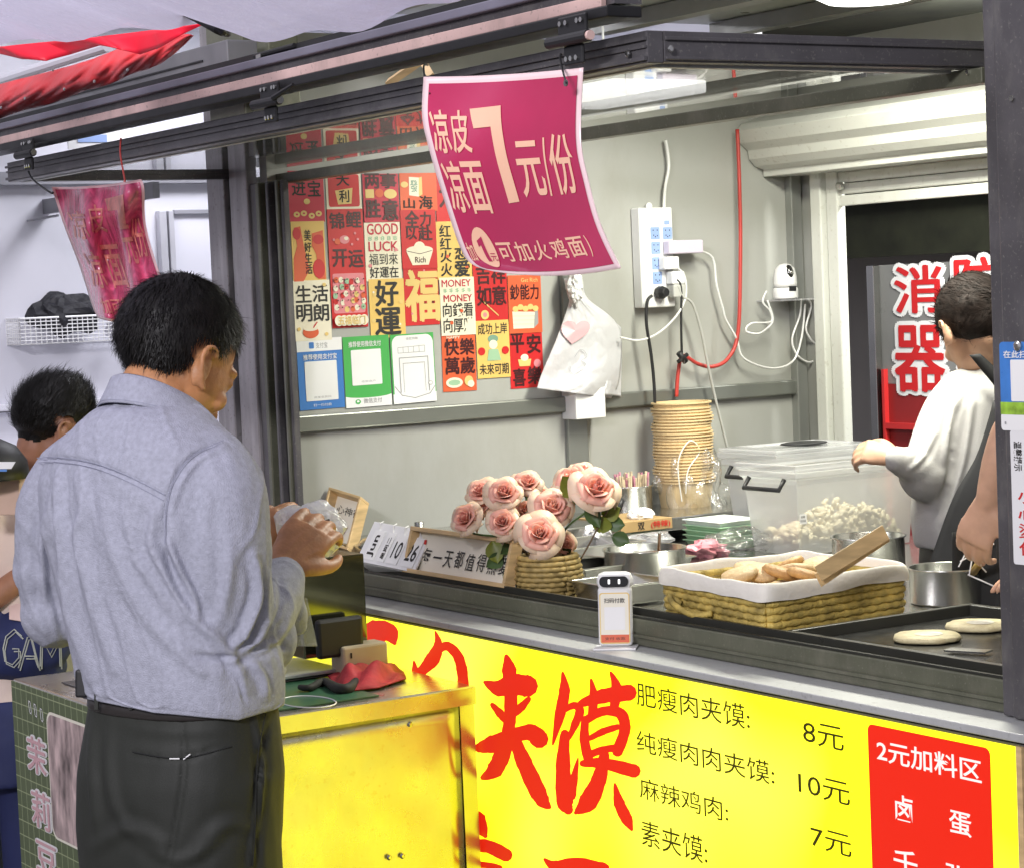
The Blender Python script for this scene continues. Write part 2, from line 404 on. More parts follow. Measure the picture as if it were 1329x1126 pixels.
# front frame
fr = M_dark
xs = [at(x, 400, 1, -.075)[0] for x in (276, 298, 305, 328, 338, 343, 350, 354, 361, 365, 369)]
def post(i, j, y0, y1, z1, m, nm='post'):
    obj(nm, MB().aabb(xs[i]+0.001, y0, 0.0, xs[j]-0.001, y1, z1), m, stall, bevel=0.003)
post(0, 1, -0.075, -.045, 2.42, M_steelpost); post(1, 2, -.06, -.045, 2.40, M_black, 'post_gap'); post(2, 3, -0.075, -.045, 2.42, M_steelpost)
post(3, 4, -0.068, -.046, 1.925, M_dark, 'window_jamb'); post(4, 5, -0.075, -.046, 1.925, M_dark2, 'window_jamb'); post(5, 6, -.058, -.046, 1.925, M_black, 'jamb_groove')
post(6, 7, -0.073, -.046, 1.925, M_dark, 'window_jamb'); post(7, 8, -.058, -.046, 1.925, M_black, 'jamb_groove'); post(8, 9, -0.07, -.046, 1.925, M_dark2, 'window_jamb'); post(9, 10, -.064, -.046, 1.925, M_dark, 'window_jamb')
# sill of the window
obj('window_sill', MB().aabb(xs[10], -0.018, ZL+0.001, 0.09, 0.03, 0.972), M_dark2, stall, bevel=0.004)
obj('sill_track', MB().aabb(xs[10], 0.008, 0.9725, 0.09, 0.016, 0.987).aabb(xs[10], -0.017, 0.9725, 0.09, -0.011, 0.9765), mat('sill_black', (0.04, 0.04, 0.033), 0.3, metal=0.3), stall)
obj('sill_bead', MB().aabb(xs[10], -0.0245, 0.935, 0.09, -0.0185, 0.941), M_dark2, stall)
obj('ledge', MB().aabb(-2.62, -0.118, ZL-0.014, 0.5, -0.0005, ZL), M_alu, stall, bevel=0.002)
# right post
PX = at(1283, 300, 1, -.035)[0]
obj('post', MB().aabb(PX, -0.035, 0.918, PX+.030, 0.0, 2.6), M_dark, stall, bevel=0.003)
obj('post', MB().aabb(PX+.032, -0.045, 0.918, 0.35, 0.0, 2.6), M_dark, stall, bevel=0.004)
obj('post_screw', MB().lathe(at(1313, 128, 1, -0.046), [(0.005, 0), (0.005, 0.002)], 10, (0, -1, 0)), M_steel, stall)
# top rail of the opening
obj('head_rail', MB().aabb(-2.60, -0.022, 1.921, 0.036, 0.012, 1.946), M_dark2, stall, bevel=0.002)
# awning window, hinged open
YA = -0.645
aw = M_dark
def rail_profile(name, x0, x1, y, z0, z1, ridges=True):
    obj(name, MB().aabb(x0, y, z0, x1, y+0.03, z1), aw, stall, bevel=0.002)
    if ridges:
        obj('rail_ridge', MB().aabb(x0, y-0.006, z0+0.004, x1, y-0.0005, z0+0.010).aabb(x0, y-0.006, z1-0.014, x1, y-0.0005, z1-0.009).aabb(x0, y-0.004, z0+0.022, x1, y-0.0005, z0+0.026), aw, stall)
rail_profile('awning_rail', -2.66, -0.0, YA, 1.945, 1.992)
obj('awning_side_rail', MB().aabb(-0.030, YA+0.0305, 1.947, 0.0, 0.04, 1.992).aabb(0.0005, YA+0.0305, 1.950, 0.005, 0.04, 1.955).aabb(0.0005, YA+0.0305, 1.978, 0.005, 0.04, 1.984), aw, stall, bevel=0.0015)
obj('awning_side_rail', MB().aabb(-2.66, YA+0.0305, 1.945, -2.63, -0.024, 1.985), aw, stall, bevel=0.002)
obj('awning_under_lip', MB().aabb(-2.63, YA+0.031, 1.943, -0.031, YA+0.046, 1.949).aabb(-0.046, YA+0.047, 1.943, -0.031, -0.024, 1.949), M_alu, stall)
gl = MB().aabb(-2.629, YA+0.047, 1.958, -0.047, -0.024, 1.963)
obj('awning_glass', gl, film('window_glass', (0.7, 0.75, 0.68), 0.06, rough=0.015, gloss=0.25, bump=0.012, bscale=3), stall)
for (x, y) in ((815, 70), (870, 64), (1256, 94)):
    p = at(x, y, 0, 0.006) if x > 842 else at(x, y, 1, YA-0.007)
    obj('screw', MB().lathe(p, [(0.0055, 0), (0.0055, 0.002), (0.003, 0.003)], 12, (1, 0, 0) if x > 842 else (0, -1, 0)), M_steel, stall)
# upper track rail above the awning edge
YR = -0.68
tr = thing('track_rail', 'long dark slotted rail with a pink worn strip running above the awning edge', 'rail', (-2.0, YR, 2.016))
X0, X1 = -4.3, -0.03
obj('rail_top', MB().aabb(X0, YR, 2.080, X1, YR+0.05, 2.092), M_black, tr)
obj('rail_body', MB().aabb(X0, YR-0.012, 2.064, X1, YR+0.05, 2.0795), mat('lilac_grey_rail', (0.21, 0.20, 0.25), 0.4, metal=0.3, var=0.1), tr, bevel=0.002)
obj('rail_web', MB().aabb(X0, YR+0.002, 2.0335, X1, YR+0.05, 2.0635), M_dark, tr)
obj('worn_strip', MB().aabb(X0, YR-0.008, 2.031, X1-0.02, YR+0.0015, 2.0485), M_copper, tr, bevel=0.001)
obj('rail_bottom', MB().aabb(X0, YR-0.012, 2.014, X1, YR+0.05, 2.0305), M_black, tr, bevel=0.002)
for k, (px, py) in enumerate(((745, 45), (352, 128), (38, 196))):
    p = at(px, py, 1, YR-0.02)
    lab = ('black bolted hinge bracket above the large pink price sheet', 'black hinge bracket with a lever left of the large pink sheet', 'black hinge bracket at the far left end above the small pink banner')[k]
    h = thing('hinge_bracket', lab, 'bracket', p-V(0, 0, 0.03), 'hinge brackets joining the rail to the awning')
    obj('plate', MB().box(p+V(-0.035, 0, -0.002), (0.075, 0, 0), (0, -0.006, 0), (0, 0, 0.030)).box(p+V(-0.022, 0, -0.045), (0.05, 0, 0), (0, -0.006, 0), (0, 0, 0.03)), M_black, h, bevel=0.003)
    obj('knuckle', MB().tube([p+V(-0.05, -0.012, -0.008), p+V(0.055, -0.012, -0.008)], 0.009, 12), M_black, h)
    m_ = MB()
    for (dx, dz) in ((-0.025, 0.018), (-0.01, 0.018), (0.02, 0.018), (0.03, 0.018), (-0.012, -0.035), (0.0, -0.035), (0.014, -0.035)):
        obj('bolt', MB().lathe(p+V(dx, -0.006, dz), [(0.004, 0), (0.004, 0.003)], 8, (0, -1, 0)), M_steel, h)
    obj('cap', MB().lathe(p+V(0.055, -0.012, -0.008), [(0.007, 0), (0.007, 0.006)], 12, (1, 0, 0)), M_copper if k == 0 else M_steel, h)
    if k == 1:
        obj('lever', MB().tube([p+V(0.05, -0.02, -0.004), p+V(0.09, -0.02, 0.004), p+V(0.13, -0.02, 0.012)], [0.006, 0.005, 0.003], 8, smooth=4), M_black, h)

# ceiling lamp
lampc = at(1128, -8, 2, 2.29)
cl = thing('ceiling_lamp', 'round white glowing ceiling lamp above the back of the stall', 'lamp', lampc)
obj('lamp_shade', MB().lathe(lampc, [(0.01, -0.025), (0.10, -0.018), (0.135, 0.0), (0.14, 0.02)], 32), emat('lamp_glow', (1, 1, 0.93), 3.0), cl, smooth=True)
obj('lamp_rim', MB().lathe(lampc+V(0, 0, 0.02), [(0.15, 0), (0.15, 0.015), (0.05, 0.03)], 32), M_white, cl)
lc = at(786, 132, 2, 2.06)
pl = thing('lamp_panel', 'bright rectangular lamp hanging behind the top of the large pink sheet', 'lamp', lc)
obj('diffuser', MB().box(lc+V(-0.20, -0.13, 0), (0.42, 0, 0), (0, 0.26, 0), (0, 0, 0.03)), emat('panel_glow', (1, 1, 0.97), 5.0), pl, bevel=0.005)
obj('hanging_wire', MB().tube([lc+V(0, 0, 0.03), V(lc[0], lc[1], 2.36)], 0.003, 6), M_cable_w, pl)

# ------------------------------------------------------------------ light box menu
YP = -0.112
XF = at(1322, 1000, 1, YP)[0]
lb = thing('menu_lightbox', 'glowing yellow menu light box with red brush characters under the serving ledge', 'menu sign', (-1.0, YP, 0.02))
def lit(name, col, s, var=True):
    if name in MATS: return MATS[name]
    m = bpy.data.materials.new(name); m.use_nodes = True; N = m.node_tree.nodes; L = m.node_tree.links
    b = N['Principled BSDF']; b.inputs['Base Color'].default_value = (*[c*0.35 for c in col[0]], 1); b.inputs['Roughness'].default_value = 0.35
    tc = N.new('ShaderNodeTexCoord'); nz = N.new('ShaderNodeTexNoise'); nz.inputs['Scale'].default_value = 1.7; nz.inputs['Detail'].default_value = 1
    cr = N.new('ShaderNodeValToRGB'); cr.color_ramp.elements[0].position = 0.45; cr.color_ramp.elements[1].position = 0.72
    cr.color_ramp.elements[0].color = (*col[0], 1); cr.color_ramp.elements[1].color = (*col[1], 1)
    L.new(tc.outputs['Object'], nz.inputs['Vector']); L.new(nz.outputs['Fac'], cr.inputs[0]); L.new(cr.outputs[0], b.inputs['Emission Color'])
    b.inputs['Emission Strength'].default_value = s
    MATS[name] = m; return m
M_ylit = lit('backlit_yellow', ((0.93, 0.86, 0.010), (1.0, 0.94, 0.12)), 1.8)
M_rlit = lit('backlit_red', ((0.80, 0.020, 0.006), (0.86, 0.03, 0.008)), 0.9)
M_klit = lit('backlit_olive_black', ((0.06, 0.05, 0.004), (0.08, 0.07, 0.004)), 0.5)
M_wlit = lit('backlit_white', ((0.9, 0.9, 0.85), (1, 1, 0.95)), 0.85)
obj('box', MB().aabb(-2.62, YP+0.001, 0.05, XF+.02, -0.02, ZL-0.018), M_dark, lb)
obj('face', MB().aabb(-2.60, YP-0.004, 0.07, XF, YP, ZL-0.022), M_ylit, lb)
obj('edge_trim', MB().aabb(XF+.001, YP-0.006, 0.05, XF+.013, YP, ZL-0.02), M_wood, lb)
PF = Frame((0, YP-0.004, 0), (1, 0, 0), (0, 0, 1), (0, -1, 0))
t1 = MB()
for s, a, b in (('肥瘦肉夹馍:', (826, 884), (974, 947)), ('纯瘦肉肉夹馍:', (826, 946), (1006, 1019)), ('麻辣鸡肉:', (830, 1007), (946, 1067)), ('素夹馍:', (832, 1062), (919, 1122)),
                ('8元', (1042, 933), (1096, 975)), ('10元', (1036, 1000), (1104, 1046)), ('7元', (1052, 1070), (1106, 1113))):
    t1 = MB(); PF.textpx(t1, s, a, b, 0.0008, 0.002); obj('price_line' if '元' in s else 'menu_line', t1, M_klit, lb, label='thin dark '+('price ' if '元' in s else 'dish name ')+s)
rb = MB(); a = PF.px(1126, 938); b = PF.px(1292, 1190); PF.rect(rb, a[0], b[1], b[0], a[1], 0.0006, 0.012)
obj('red_field', rb, M_rlit, lb)
t2 = MB()
for s, a, b in (('2元加料区', (1138, 957), (1275, 1017)), ('卤', (1162, 1029), (1186, 1068)), ('蛋', (1232, 1049), (1262, 1087)), ('千', (1160, 1098), (1192, 1141)), ('张', (1228, 1118), (1262, 1158))):
    t2 = MB(); PF.textpx(t2, s, a, b, 0.0012, 0.012); obj('white_lettering', t2, M_wlit, lb)
def plp(x, y, h):
    return at(x, y, 1, YP-0.004-h)
def crop(px): return lambda s: [(350+x/2.658, 850+y/2.658, w/2.658) for x, y, w in s]
K1 = crop(0)
def K3(s): return [(340+x/3.883, 640+y/3.883, w/3.883) for x, y, w in s]
bs = []
bs += [K1(s) for s in (
 [(742, 92, 10), (790, 112, 50), (840, 100, 62), (888, 105, 66)],
 [(815, -4, 6), (826, 50, 44), (832, 150, 40), (826, 240, 36), (806, 330, 50), (775, 395, 50), (728, 425, 8)],
 [(768, 170, 14), (795, 200, 26), (812, 222, 20)], [(893, 150, 16), (868, 178, 26), (846, 200, 20)],
 [(724, 318, 30), (770, 305, 54), (835, 278, 40), (900, 265, 50), (930, 288, 56)],
 [(845, 290, 34), (878, 370, 48), (920, 460, 52), (945, 505, 40), (970, 527, 5)],
 [(1010, 55, 4), (1017, 120, 34), (1002, 200, 34), (976, 310, 4)],
 [(1012, 190, 16), (1050, 172, 22), (1070, 190, 28), (1052, 240, 24), (1030, 290, 10)],
 [(1018, 270, 26), (1012, 380, 44), (1018, 500, 52), (1030, 532, 30)],
 [(1035, 480, 40), (1050, 420, 24), (1064, 352, 3)],
 [(1075, 165, 22), (1150, 140, 44), (1238, 128, 50)],
 [(1108, 80, 6), (1118, 140, 28), (1112, 200, 26)], [(1175, 55, 5), (1196, 110, 32), (1188, 180, 28)],
 [(1088, 220, 22), (1086, 290, 30), (1100, 360, 30)],
 [(1092, 222, 24), (1150, 192, 28), (1210, 200, 34), (1225, 255, 34), (1200, 330, 34)],
 [(1105, 285, 16), (1150, 262, 22), (1200, 246, 18)], [(1095, 345, 24), (1150, 325, 22), (1200, 318, 22)],
 [(1080, 372, 20), (1150, 372, 34), (1256, 398, 42)],
 [(1155, 345, 30), (1135, 430, 46), (1098, 505, 60), (1056, 542, 12)],
 [(1190, 440, 5), (1206, 510, 34), (1232, 565, 36), (1251, 605, 4)],
 [(676, 540, 46), (716, 575, 60), (744, 622, 14)], [(640, 668, 26), (740, 656, 40), (815, 688, 40)],
 [(630, 722, 26), (740, 722, 18), (790, 736, 26)], [(700, 735, 24), (706, 800, 30), (700, 900, 24)], [(945, 700, 4), (985, 726, 34), (1060, 716, 34), (1150, 738, 42)], [(1000, 740, 24), (1000, 840, 30), (960, 960, 10)],
 [(664, 90, 30), (672, 250, 42), (670, 400, 38), (664, 450, 5)])]
bs += [K3(s) for s in (
 [(500, 730, 60), (570, 700, 110), (640, 705, 90), (668, 752, 20)],
 [(872, 690, 3), (888, 755, 36), (862, 830, 66), (800, 900, 40)],
 [(890, 785, 34), (935, 768, 40), (985, 815, 44), (1008, 890, 48), (1016, 990, 48)],
 [(765, 840, 4), (772, 900, 34), (770, 1000, 30)])]
mbb = MB()
for i, s in enumerate(bs): brush(mbb, plp, s, 0.0006+0.0001*i)
obj('brush_lettering', mbb, M_rlit, lb, label='big red brush-written dish name')

# ------------------------------------------------------------------ posters on the side wall
COLS = {'red': (0.60, 0.018, 0.02), 'crimson': (0.55, 0.02, 0.05), 'orange': (0.72, 0.12, 0.04), 'yellow': (0.82, 0.55, 0.15), 'cream': (0.86, 0.80, 0.62), 'pink': (0.75, 0.25, 0.28), 'palepink': (.70, .42, .44), 'green': (0.07, 0.42, 0.09), 'blue': (0.05, 0.20, 0.55), 'white': (0.85, 0.85, 0.83),
        'dkred': (0.055, 0.006, 0.008), 'gold': (0.80, 0.58, 0.20), 'ltgreen': (0.35, 0.55, 0.35), 'grey': (0.35, 0.35, 0.35), 'teal': (0.2, 0.35, 0.25)}
def cm(n): return mat('print_'+n, COLS[n], 0.42, var=0.04, scale=6)
pcount = [0]
def poster(label, c, tl, br, items, cat='poster', group='lucky word posters on the side wall', tilt=0.0):
    pcount[0] += 1
    X = XW + 0.0018 + 0.0006*(pcount[0] % 4)
    a = at(*tl, 0, X); b = at(*br, 0, X)
    w = b[1]-a[1]; hgt = a[2]-b[2]
    t = thing('poster' if cat == 'poster' else 'payment_card', label, cat, (X, (a[1]+b[1])/2, b[2]), group)
    ca, sa = math.cos(tilt), math.sin(tilt)
    fr_ = Frame((X, a[1], b[2]), V(0, w*ca, w*sa), V(0, -hgt*sa, hgt*ca), (1, 0, 0))
    ph = rng.uniform(0, 6); amp = 0.0022
    cv = lambda u, v: 0.0006 + amp*(0.5+0.5*math.sin(ph+u*3))*abs(2*u-1)**3
    m_ = MB(); m_.grid(lambda u, v: fr_.pt(u, v, 0.0), 6, 2)
    obj('paper', m_, cm(c), t, solid=0.0004)
    groups = {}
    h = 0.0007
    for it in items:
        h += 0.00012
        k = it[0]; col = it[1]
        m_ = (groups.setdefault(('drawing', col, 'many'), MB()) if len(items) > 25 else groups.setdefault(('drawing', col, len(groups)), MB())) if k != 't' else None
        if k == 't':
            m_ = MB(); groups[('lettering', col, len(groups))] = m_
            fr_.text(m_, it[2], it[3], h, it[4] if len(it) > 4 else 0.025)
        elif k == 'r': fr_.rect(m_, *it[2], h, it[3] if len(it) > 3 else 0)
        elif k == 'd': fr_.disc(m_, *it[2], h)
        elif k == 'p': fr_.poly(m_, it[2], h)
        elif k == 'l': fr_.line(m_, it[2], it[3], h)
    for (nm, col, *_q), m_ in groups.items():
        obj(nm, m_, M_ink if col == 'ink' else cm(col), t, kind='stuff' if _q[0] == 'many' else None)
    return t
def grid4(col, s, x0=.08, x1=.92, y0=.1, y1=.9, off=.03):
    xm = (x0+x1)/2; ym = (y0+y1)/2
    return [('t', col, s[0], (x0, ym+.02, xm-.02, y1), off), ('t', col, s[1], (xm+.02, ym+.02, x1, y1), off), ('t', col, s[2], (x0, y0, xm-.02, ym-.02), off), ('t', col, s[3], (xm+.02, y0, x1, ym-.02), off)]
def dots(col, pts, r=.04): return [('d', col, (x, y, r, r*.62)) for x, y in pts]
poster('red poster with gold coins, at the top left end of the wall of posters', 'crimson', (373, 222), (422, 288), [('t', 'ink', '进', (.1, .52, .48, .82), .03), ('t', 'ink', '宝', (.55, .5, .9, .8), .03)]+dots('gold', [(.2, .15), (.4, .17), (.62, .12), (.82, .16), (.5, .4)], .09)+dots('crimson', [(.2, .15), (.4, .17), (.62, .12), (.82, .16)], .03))
poster('yellow poster with red lobster arms and one column of small characters', 'yellow', (377, 288), (424, 366), [('p', 'orange', [(.08, .9), (.28, .92), (.36, .6), (.5, .2), (.3, .02), (.02, .02), (.04, .4), (.16, .6)]), ('p', 'orange', [(.62, .8), (.95, .85), (.98, .05), (.75, .05), (.72, .45), (.6, .6)]), ('d', 'red', (.16, .8, .12, .1)), ('d', 'red', (.78, .22, .18, .16)), ('d', 'red', (.8, .7, .16, .08)), ('t', 'ink', '美', (.38, .68, .58, .86), .02), ('t', 'ink', '好', (.38, .5, .58, .66), .02), ('t', 'ink', '生', (.38, .32, .58, .48), .02), ('t', 'ink', '活', (.38, .14, .58, .30), .02)])
poster('cream poster with four black characters above a red soup bowl', 'cream', (380, 365), (431, 441), grid4('ink', '生活明朗', .06, .94, .32, .92, .03)+[('d', 'orange', (.42, .14, .22, .1)), ('d', 'cream', (.42, .2, .2, .04)), ('l', 'red', [(.5, .22), (.6, .3)], .003)]+dots('gold', [(.85, .92), (.1, .2), (.85, .1)], .05))
poster('red poster with a broad cream border around a gold ingot, in the top row', 'cream', (422, 226), (470, 274), [('r', 'red', (.06, .12, .94, .98), .06), ('p', 'gold', [(.25, .55), (.75, .62), (.7, .2), (.32, .18)]), ('t', 'ink', '利', (.36, .24, .64, .56), .03), ('t', 'ink', '大', (.3, .68, .66, .98), .03)])
poster('red poster with big black characters over and under small goldfish', 'red', (424, 272), (474, 350), [('t', 'dkred', '锦', (.06, .68, .46, .94), .04), ('t', 'dkred', '鲤', (.52, .7, .94, .96), .04), ('t', 'dkred', '开', (.1, .06, .5, .34), .04), ('t', 'dkred', '运', (.55, .04, .95, .32), .04), ('d', 'pink', (.45, .5, .14, .07)), ('d', 'cream', (.5, .52, .06, .03)), ('d', 'orange', (.25, .47, .08, .05))]+dots('pink', [(.75, .6), (.82, .5), (.15, .5), (.65, .42)], .035))
poster('busy poster packed with small pink and gold figures above a cloud of characters', 'red', (428, 348), (478, 424), [('r', 'pink', (.06, .24, .94, .9), .05)]+[('d', ['cream', 'pink', 'gold', 'orange', 'cream', 'ltgreen', 'red'][k % 7], (.14+.145*(k % 6)+.03*math.sin(k*3), .32+.115*(k//6)+.02*math.cos(k*5), .065, .05)) for k in range(30)]+[('d', 'dkred', (.15+.145*(k % 6)+.02*math.cos(k*3), .34+.115*(k//6), .02, .012)) for k in range(30)]+[('d', 'cream', (.15+.14*k, .12, .12, .09)) for k in range(6)]+[('t', 'gold', '五福临门', (.12, .05, .88, .19), .03), ('t', 'ink', '五福临门', (.13, .045, .87, .185), -.0)])
poster('red poster with two rows of bold characters right above the GOOD LUCK card', 'crimson', (470, 226), (519, 288), [('t', 'dkred', '两', (.06, .7, .46, 1.0), .05), ('t', 'dkred', '事', (.5, .7, .94, 1.0), .05), ('r', 'gold', (.06, .5, .3, .68)), ('d', 'orange', (.45, .6, .12, .09)), ('d', 'gold', (.76, .58, .18, .1)), ('t', 'dkred', '胜', (.05, .1, .46, .46), .05), ('t', 'dkred', '意', (.52, .04, .95, .46), .05)])
poster('cream poster reading GOOD LUCK in dark red capitals over small characters', 'cream', (472, 288), (522, 364), [('t', 'crimson', 'GOOD', (.08, .78, .94, .96), .03), ('t', 'ltgreen', '8 8 8 8 8', (.1, .68, .9, .75), .01), ('t', 'crimson', 'LUCK', (.1, .5, .92, .66), .03), ('t', 'ink', '福到來', (.1, .27, .9, .46), .0), ('t', 'ink', '好運在', (.1, .05, .9, .24), .01)]+dots('pink', [(.85, .52), (.12, .26)], .05))
poster('yellow poster with two large black characters one above the other', 'yellow', (478, 363), (527, 437), [('t', 'ink', '好', (.18, .54, .82, .97), .04), ('t', 'ink', '運', (.14, .05, .86, .5), .04)]+dots('gold', [(.15, .75), (.1, .3), (.85, .2), (.9, .6)], .06)+dots('cream', [(.12, .78), (.84, .22)], .03))
poster('orange poster with a white game tile, top row left of the large pink sheet', 'orange', (518, 225), (568, 274), [('p', 'cream', [(.24, .42), (.5, .38), (.52, .88), (.25, .9)]), ('p', 'gold', [(.5, .38), (.6, .44), (.6, .9), (.52, .88)]), ('t', 'teal', '發', (.28, .5, .48, .82), .01), ('t', 'ink', '山', (.08, .08, .38, .34), .03), ('t', 'ink', '海', (.5, .06, .86, .4), .03), ('d', 'gold', (.12, .7, .1, .08))])
poster('red poster with a large cream gold-ingot bowl under black characters', 'red', (519, 273), (568, 348), [('t', 'dkred', '全', (.14, .7, .52, .98), .05), ('t', 'dkred', '力', (.56, .72, .86, .96), .04), ('t', 'dkred', '以', (.14, .5, .44, .7), .04), ('t', 'dkred', '赴', (.5, .48, .88, .72), .04), ('p', 'cream', [(.12, .3), (.88, .3), (.74, .06), (.28, .06)]), ('d', 'cream', (.5, .32, .38, .07)), ('d', 'cream', (.5, .36, .16, .1)), ('l', 'dkred', [(.16, .3), (.5, .25), (.84, .3)], .0015), ('t', 'dkred', 'Rich', (.36, .1, .66, .2), .01)])
poster('red poster filled by one huge yellow blessing character', 'red', (523, 346), (571, 421), [('t', 'gold', '福', (.04, .08, 1.0, .92), .07), ('t', 'dkred', '大福', (.5, .28, .86, .4), .01)]+dots('pink', [(.6, .92), (.2, .2)], .03))
poster('red poster mostly hidden behind the left edge of the large pink sheet', 'red', (564, 225), (614, 288), [('t', 'dkred', '大吉', (.1, .3, .9, .8), .04)])
poster('yellow poster with a column of black characters beside the pink sheet edge', 'yellow', (565, 288), (613, 362), [('t', 'ink', '红', (.1, .74, .42, .94), .03), ('t', 'ink', '红', (.1, .52, .42, .72), .03), ('t', 'ink', '火', (.1, .3, .42, .5), .03), ('t', 'ink', '火', (.1, .06, .42, .28), .03), ('t', 'ink', '恋', (.52, .34, .9, .56), .04), ('t', 'ink', '爱', (.5, .05, .92, .32), .05)]+dots('orange', [(.3, .4), (.85, .2)], .05))
poster('cream poster reading MONEY twice in dark red capitals', 'cream', (570, 361), (618, 434), [('t', 'crimson', 'MONEY', (.06, .84, .9, .96), .02), ('t', 'ltgreen', '$ $ $ $ $', (.1, .74, .9, .81), .01), ('t', 'crimson', 'MONEY', (.1, .58, .92, .7), .02), ('t', 'ink', '向錢看', (.06, .32, .94, .56), .01), ('t', 'ink', '向厚賺', (.06, .05, .94, .3), .01)]+dots('orange', [(.3, .22), (.6, .42)], .05))
poster('orange poster with round dumplings below four black characters', 'orange', (572, 433), (619, 506), [('t', 'cream', 'HAPPY', (.15, .9, .55, .95), .01)]+grid4('dkred', '快樂萬歲', .08, .95, .3, .9, .04)+[('d', 'cream', (.33, .15, .25, .09)), ('d', 'ltgreen', (.33, .15, .18, .05)), ('d', 'gold', (.76, .17, .13, .09)), ('d', 'cream', (.82, .12, .1, .06))], tilt=-.01)
poster('red poster with a gold charm in its corner, just under the large pink sheet', 'red', (613, 343), (660, 418), grid4('dkred', '吉祥如意', .1, .95, .3, .97, .04)+[('l', 'gold', [(.2, .4), (.45, .26), (.7, .12)], .003), ('d', 'gold', (.3, .14, .12, .08)), ('d', 'pink', (.3, .14, .06, .04))])
poster('yellow poster with a small green figure between red drums', 'yellow', (617, 417), (663, 489), [('t', 'ink', '成功上岸', (.06, .76, .94, .95), .02), ('t', 'ink', '未來可期', (.06, .06, .94, .25), .02), ('d', 'teal', (.5, .68, .16, .07)), ('d', 'cream', (.5, .58, .13, .08)), ('p', 'ltgreen', [(.36, .5), (.64, .5), (.72, .3), (.3, .3)]), ('d', 'red', (.14, .47, .11, .07)), ('d', 'red', (.86, .47, .11, .07))])
poster('orange poster with a stack of notes and gold coins, top of the last column', 'orange', (658, 358), (704, 431), [('t', 'dkred', '鈔能力', (.06, .58, .92, .84), .03), ('t', 'gold', 'Get Rich', (.4, .88, .9, .95), .0), ('p', 'cream', [(.12, .08), (.74, .08), (.78, .36), (.1, .38)]), ('p', 'grey', [(.74, .08), (.88, .16), (.88, .4), (.78, .36)]), ('l', 'grey', [(.12, .16), (.74, .15)], .001), ('l', 'grey', [(.12, .23), (.75, .22)], .001), ('l', 'grey', [(.12, .3), (.76, .29)], .001)]+[('d', 'gold', (.2+.15*k, .42+.03*(k % 2), .09, .05)) for k in range(5)], tilt=-.008)
poster('red poster with apples, bottom of the last column beside the hanging bags', 'red', (660, 430), (706, 502), [('t', 'dkred', '平', (.04, .62, .44, .96), .05), ('t', 'dkred', '安', (.54, .6, .94, .92), .05), ('t', 'dkred', '喜', (.08, .04, .44, .34), .05), ('t', 'dkred', '樂', (.52, .06, .94, .36), .05), ('p', 'gold', [(.28, .38), (.6, .38), (.64, .5), (.24, .5)]), ('d', 'cream', (.44, .53, .12, .06)), ('d', 'pink', (.82, .42, .11, .07))])
poster('blue and white payment card, its white square empty, left end of the bottom row', 'blue', (385, 441), (448, 529), [('r', 'white', (0, .82, 1, 1)), ('t', 'grey', '支付宝', (.42, .86, .68, .94), .01), ('r', 'blue', (.27, .86, .38, .95), .02), ('t', 'white', '推荐使用支付宝', (.13, .7, .87, .78), .02), ('r', 'white', (.15, .12, .86, .68), .02), ('t', 'grey', '商家收款码', (.32, .155, .7, .185), .0), ('t', 'white', '扫一扫付款', (.3, .04, .7, .08), .0)], 'payment card', 'payment cards on the side wall', tilt=.01)
poster('green payment card with white foot, middle of the bottom row', 'green', (445, 438), (509, 526), [('r', 'white', (0, 0, 1, .16)), ('d', 'green', (.5, .17, .5, .04)), ('t', 'white', '推荐使用微信支付', (.12, .85, .82, .93), .02), ('r', 'white', (.16, .31, .81, .81), .02), ('t', 'grey', '收款商户', (.36, .345, .66, .375), .0), ('t', 'grey', '微信支付', (.38, .05, .78, .12), .01), ('d', 'green', (.26, .08, .06, .035)), ('d', 'white', (.26, .085, .03, .015))], 'payment card', 'payment cards on the side wall', tilt=.01)
poster('white payment card with green corners and an outlined device drawing', 'green', (507, 435), (567, 521), [('r', 'white', (.03, .03, .98, .98), .16), ('r', 'white', (.0, .0, 1, .14)), ('l', 'grey', [(.05, .25), (.2, .12), (.5, .07), (.85, .12), (.97, .22)], .0022), ('t', 'grey', '收款到账', (.36, .91, .64, .95), .0), ('l', 'grey', [(.16, .8), (.16, .73), (.78, .73), (.78, .82), (.16, .81)], .0012), ('l', 'grey', [(.28, .81), (.28, .73)], .001), ('l', 'grey', [(.4, .81), (.4, .73)], .001), ('l', 'grey', [(.52, .81), (.52, .73)], .001), ('l', 'grey', [(.65, .82), (.65, .73)], .001), ('l', 'grey', [(.18, .16), (.18, .66), (.84, .66), (.84, .16)], .0018), ('l', 'grey', [(.26, .16), (.26, .58), (.76, .58), (.76, .16)], .001), ('d', 'grey', (.87, .27, .05, .03)), ('d', 'white', (.87, .27, .04, .022))], 'payment card', 'payment cards on the side wall', tilt=.015)

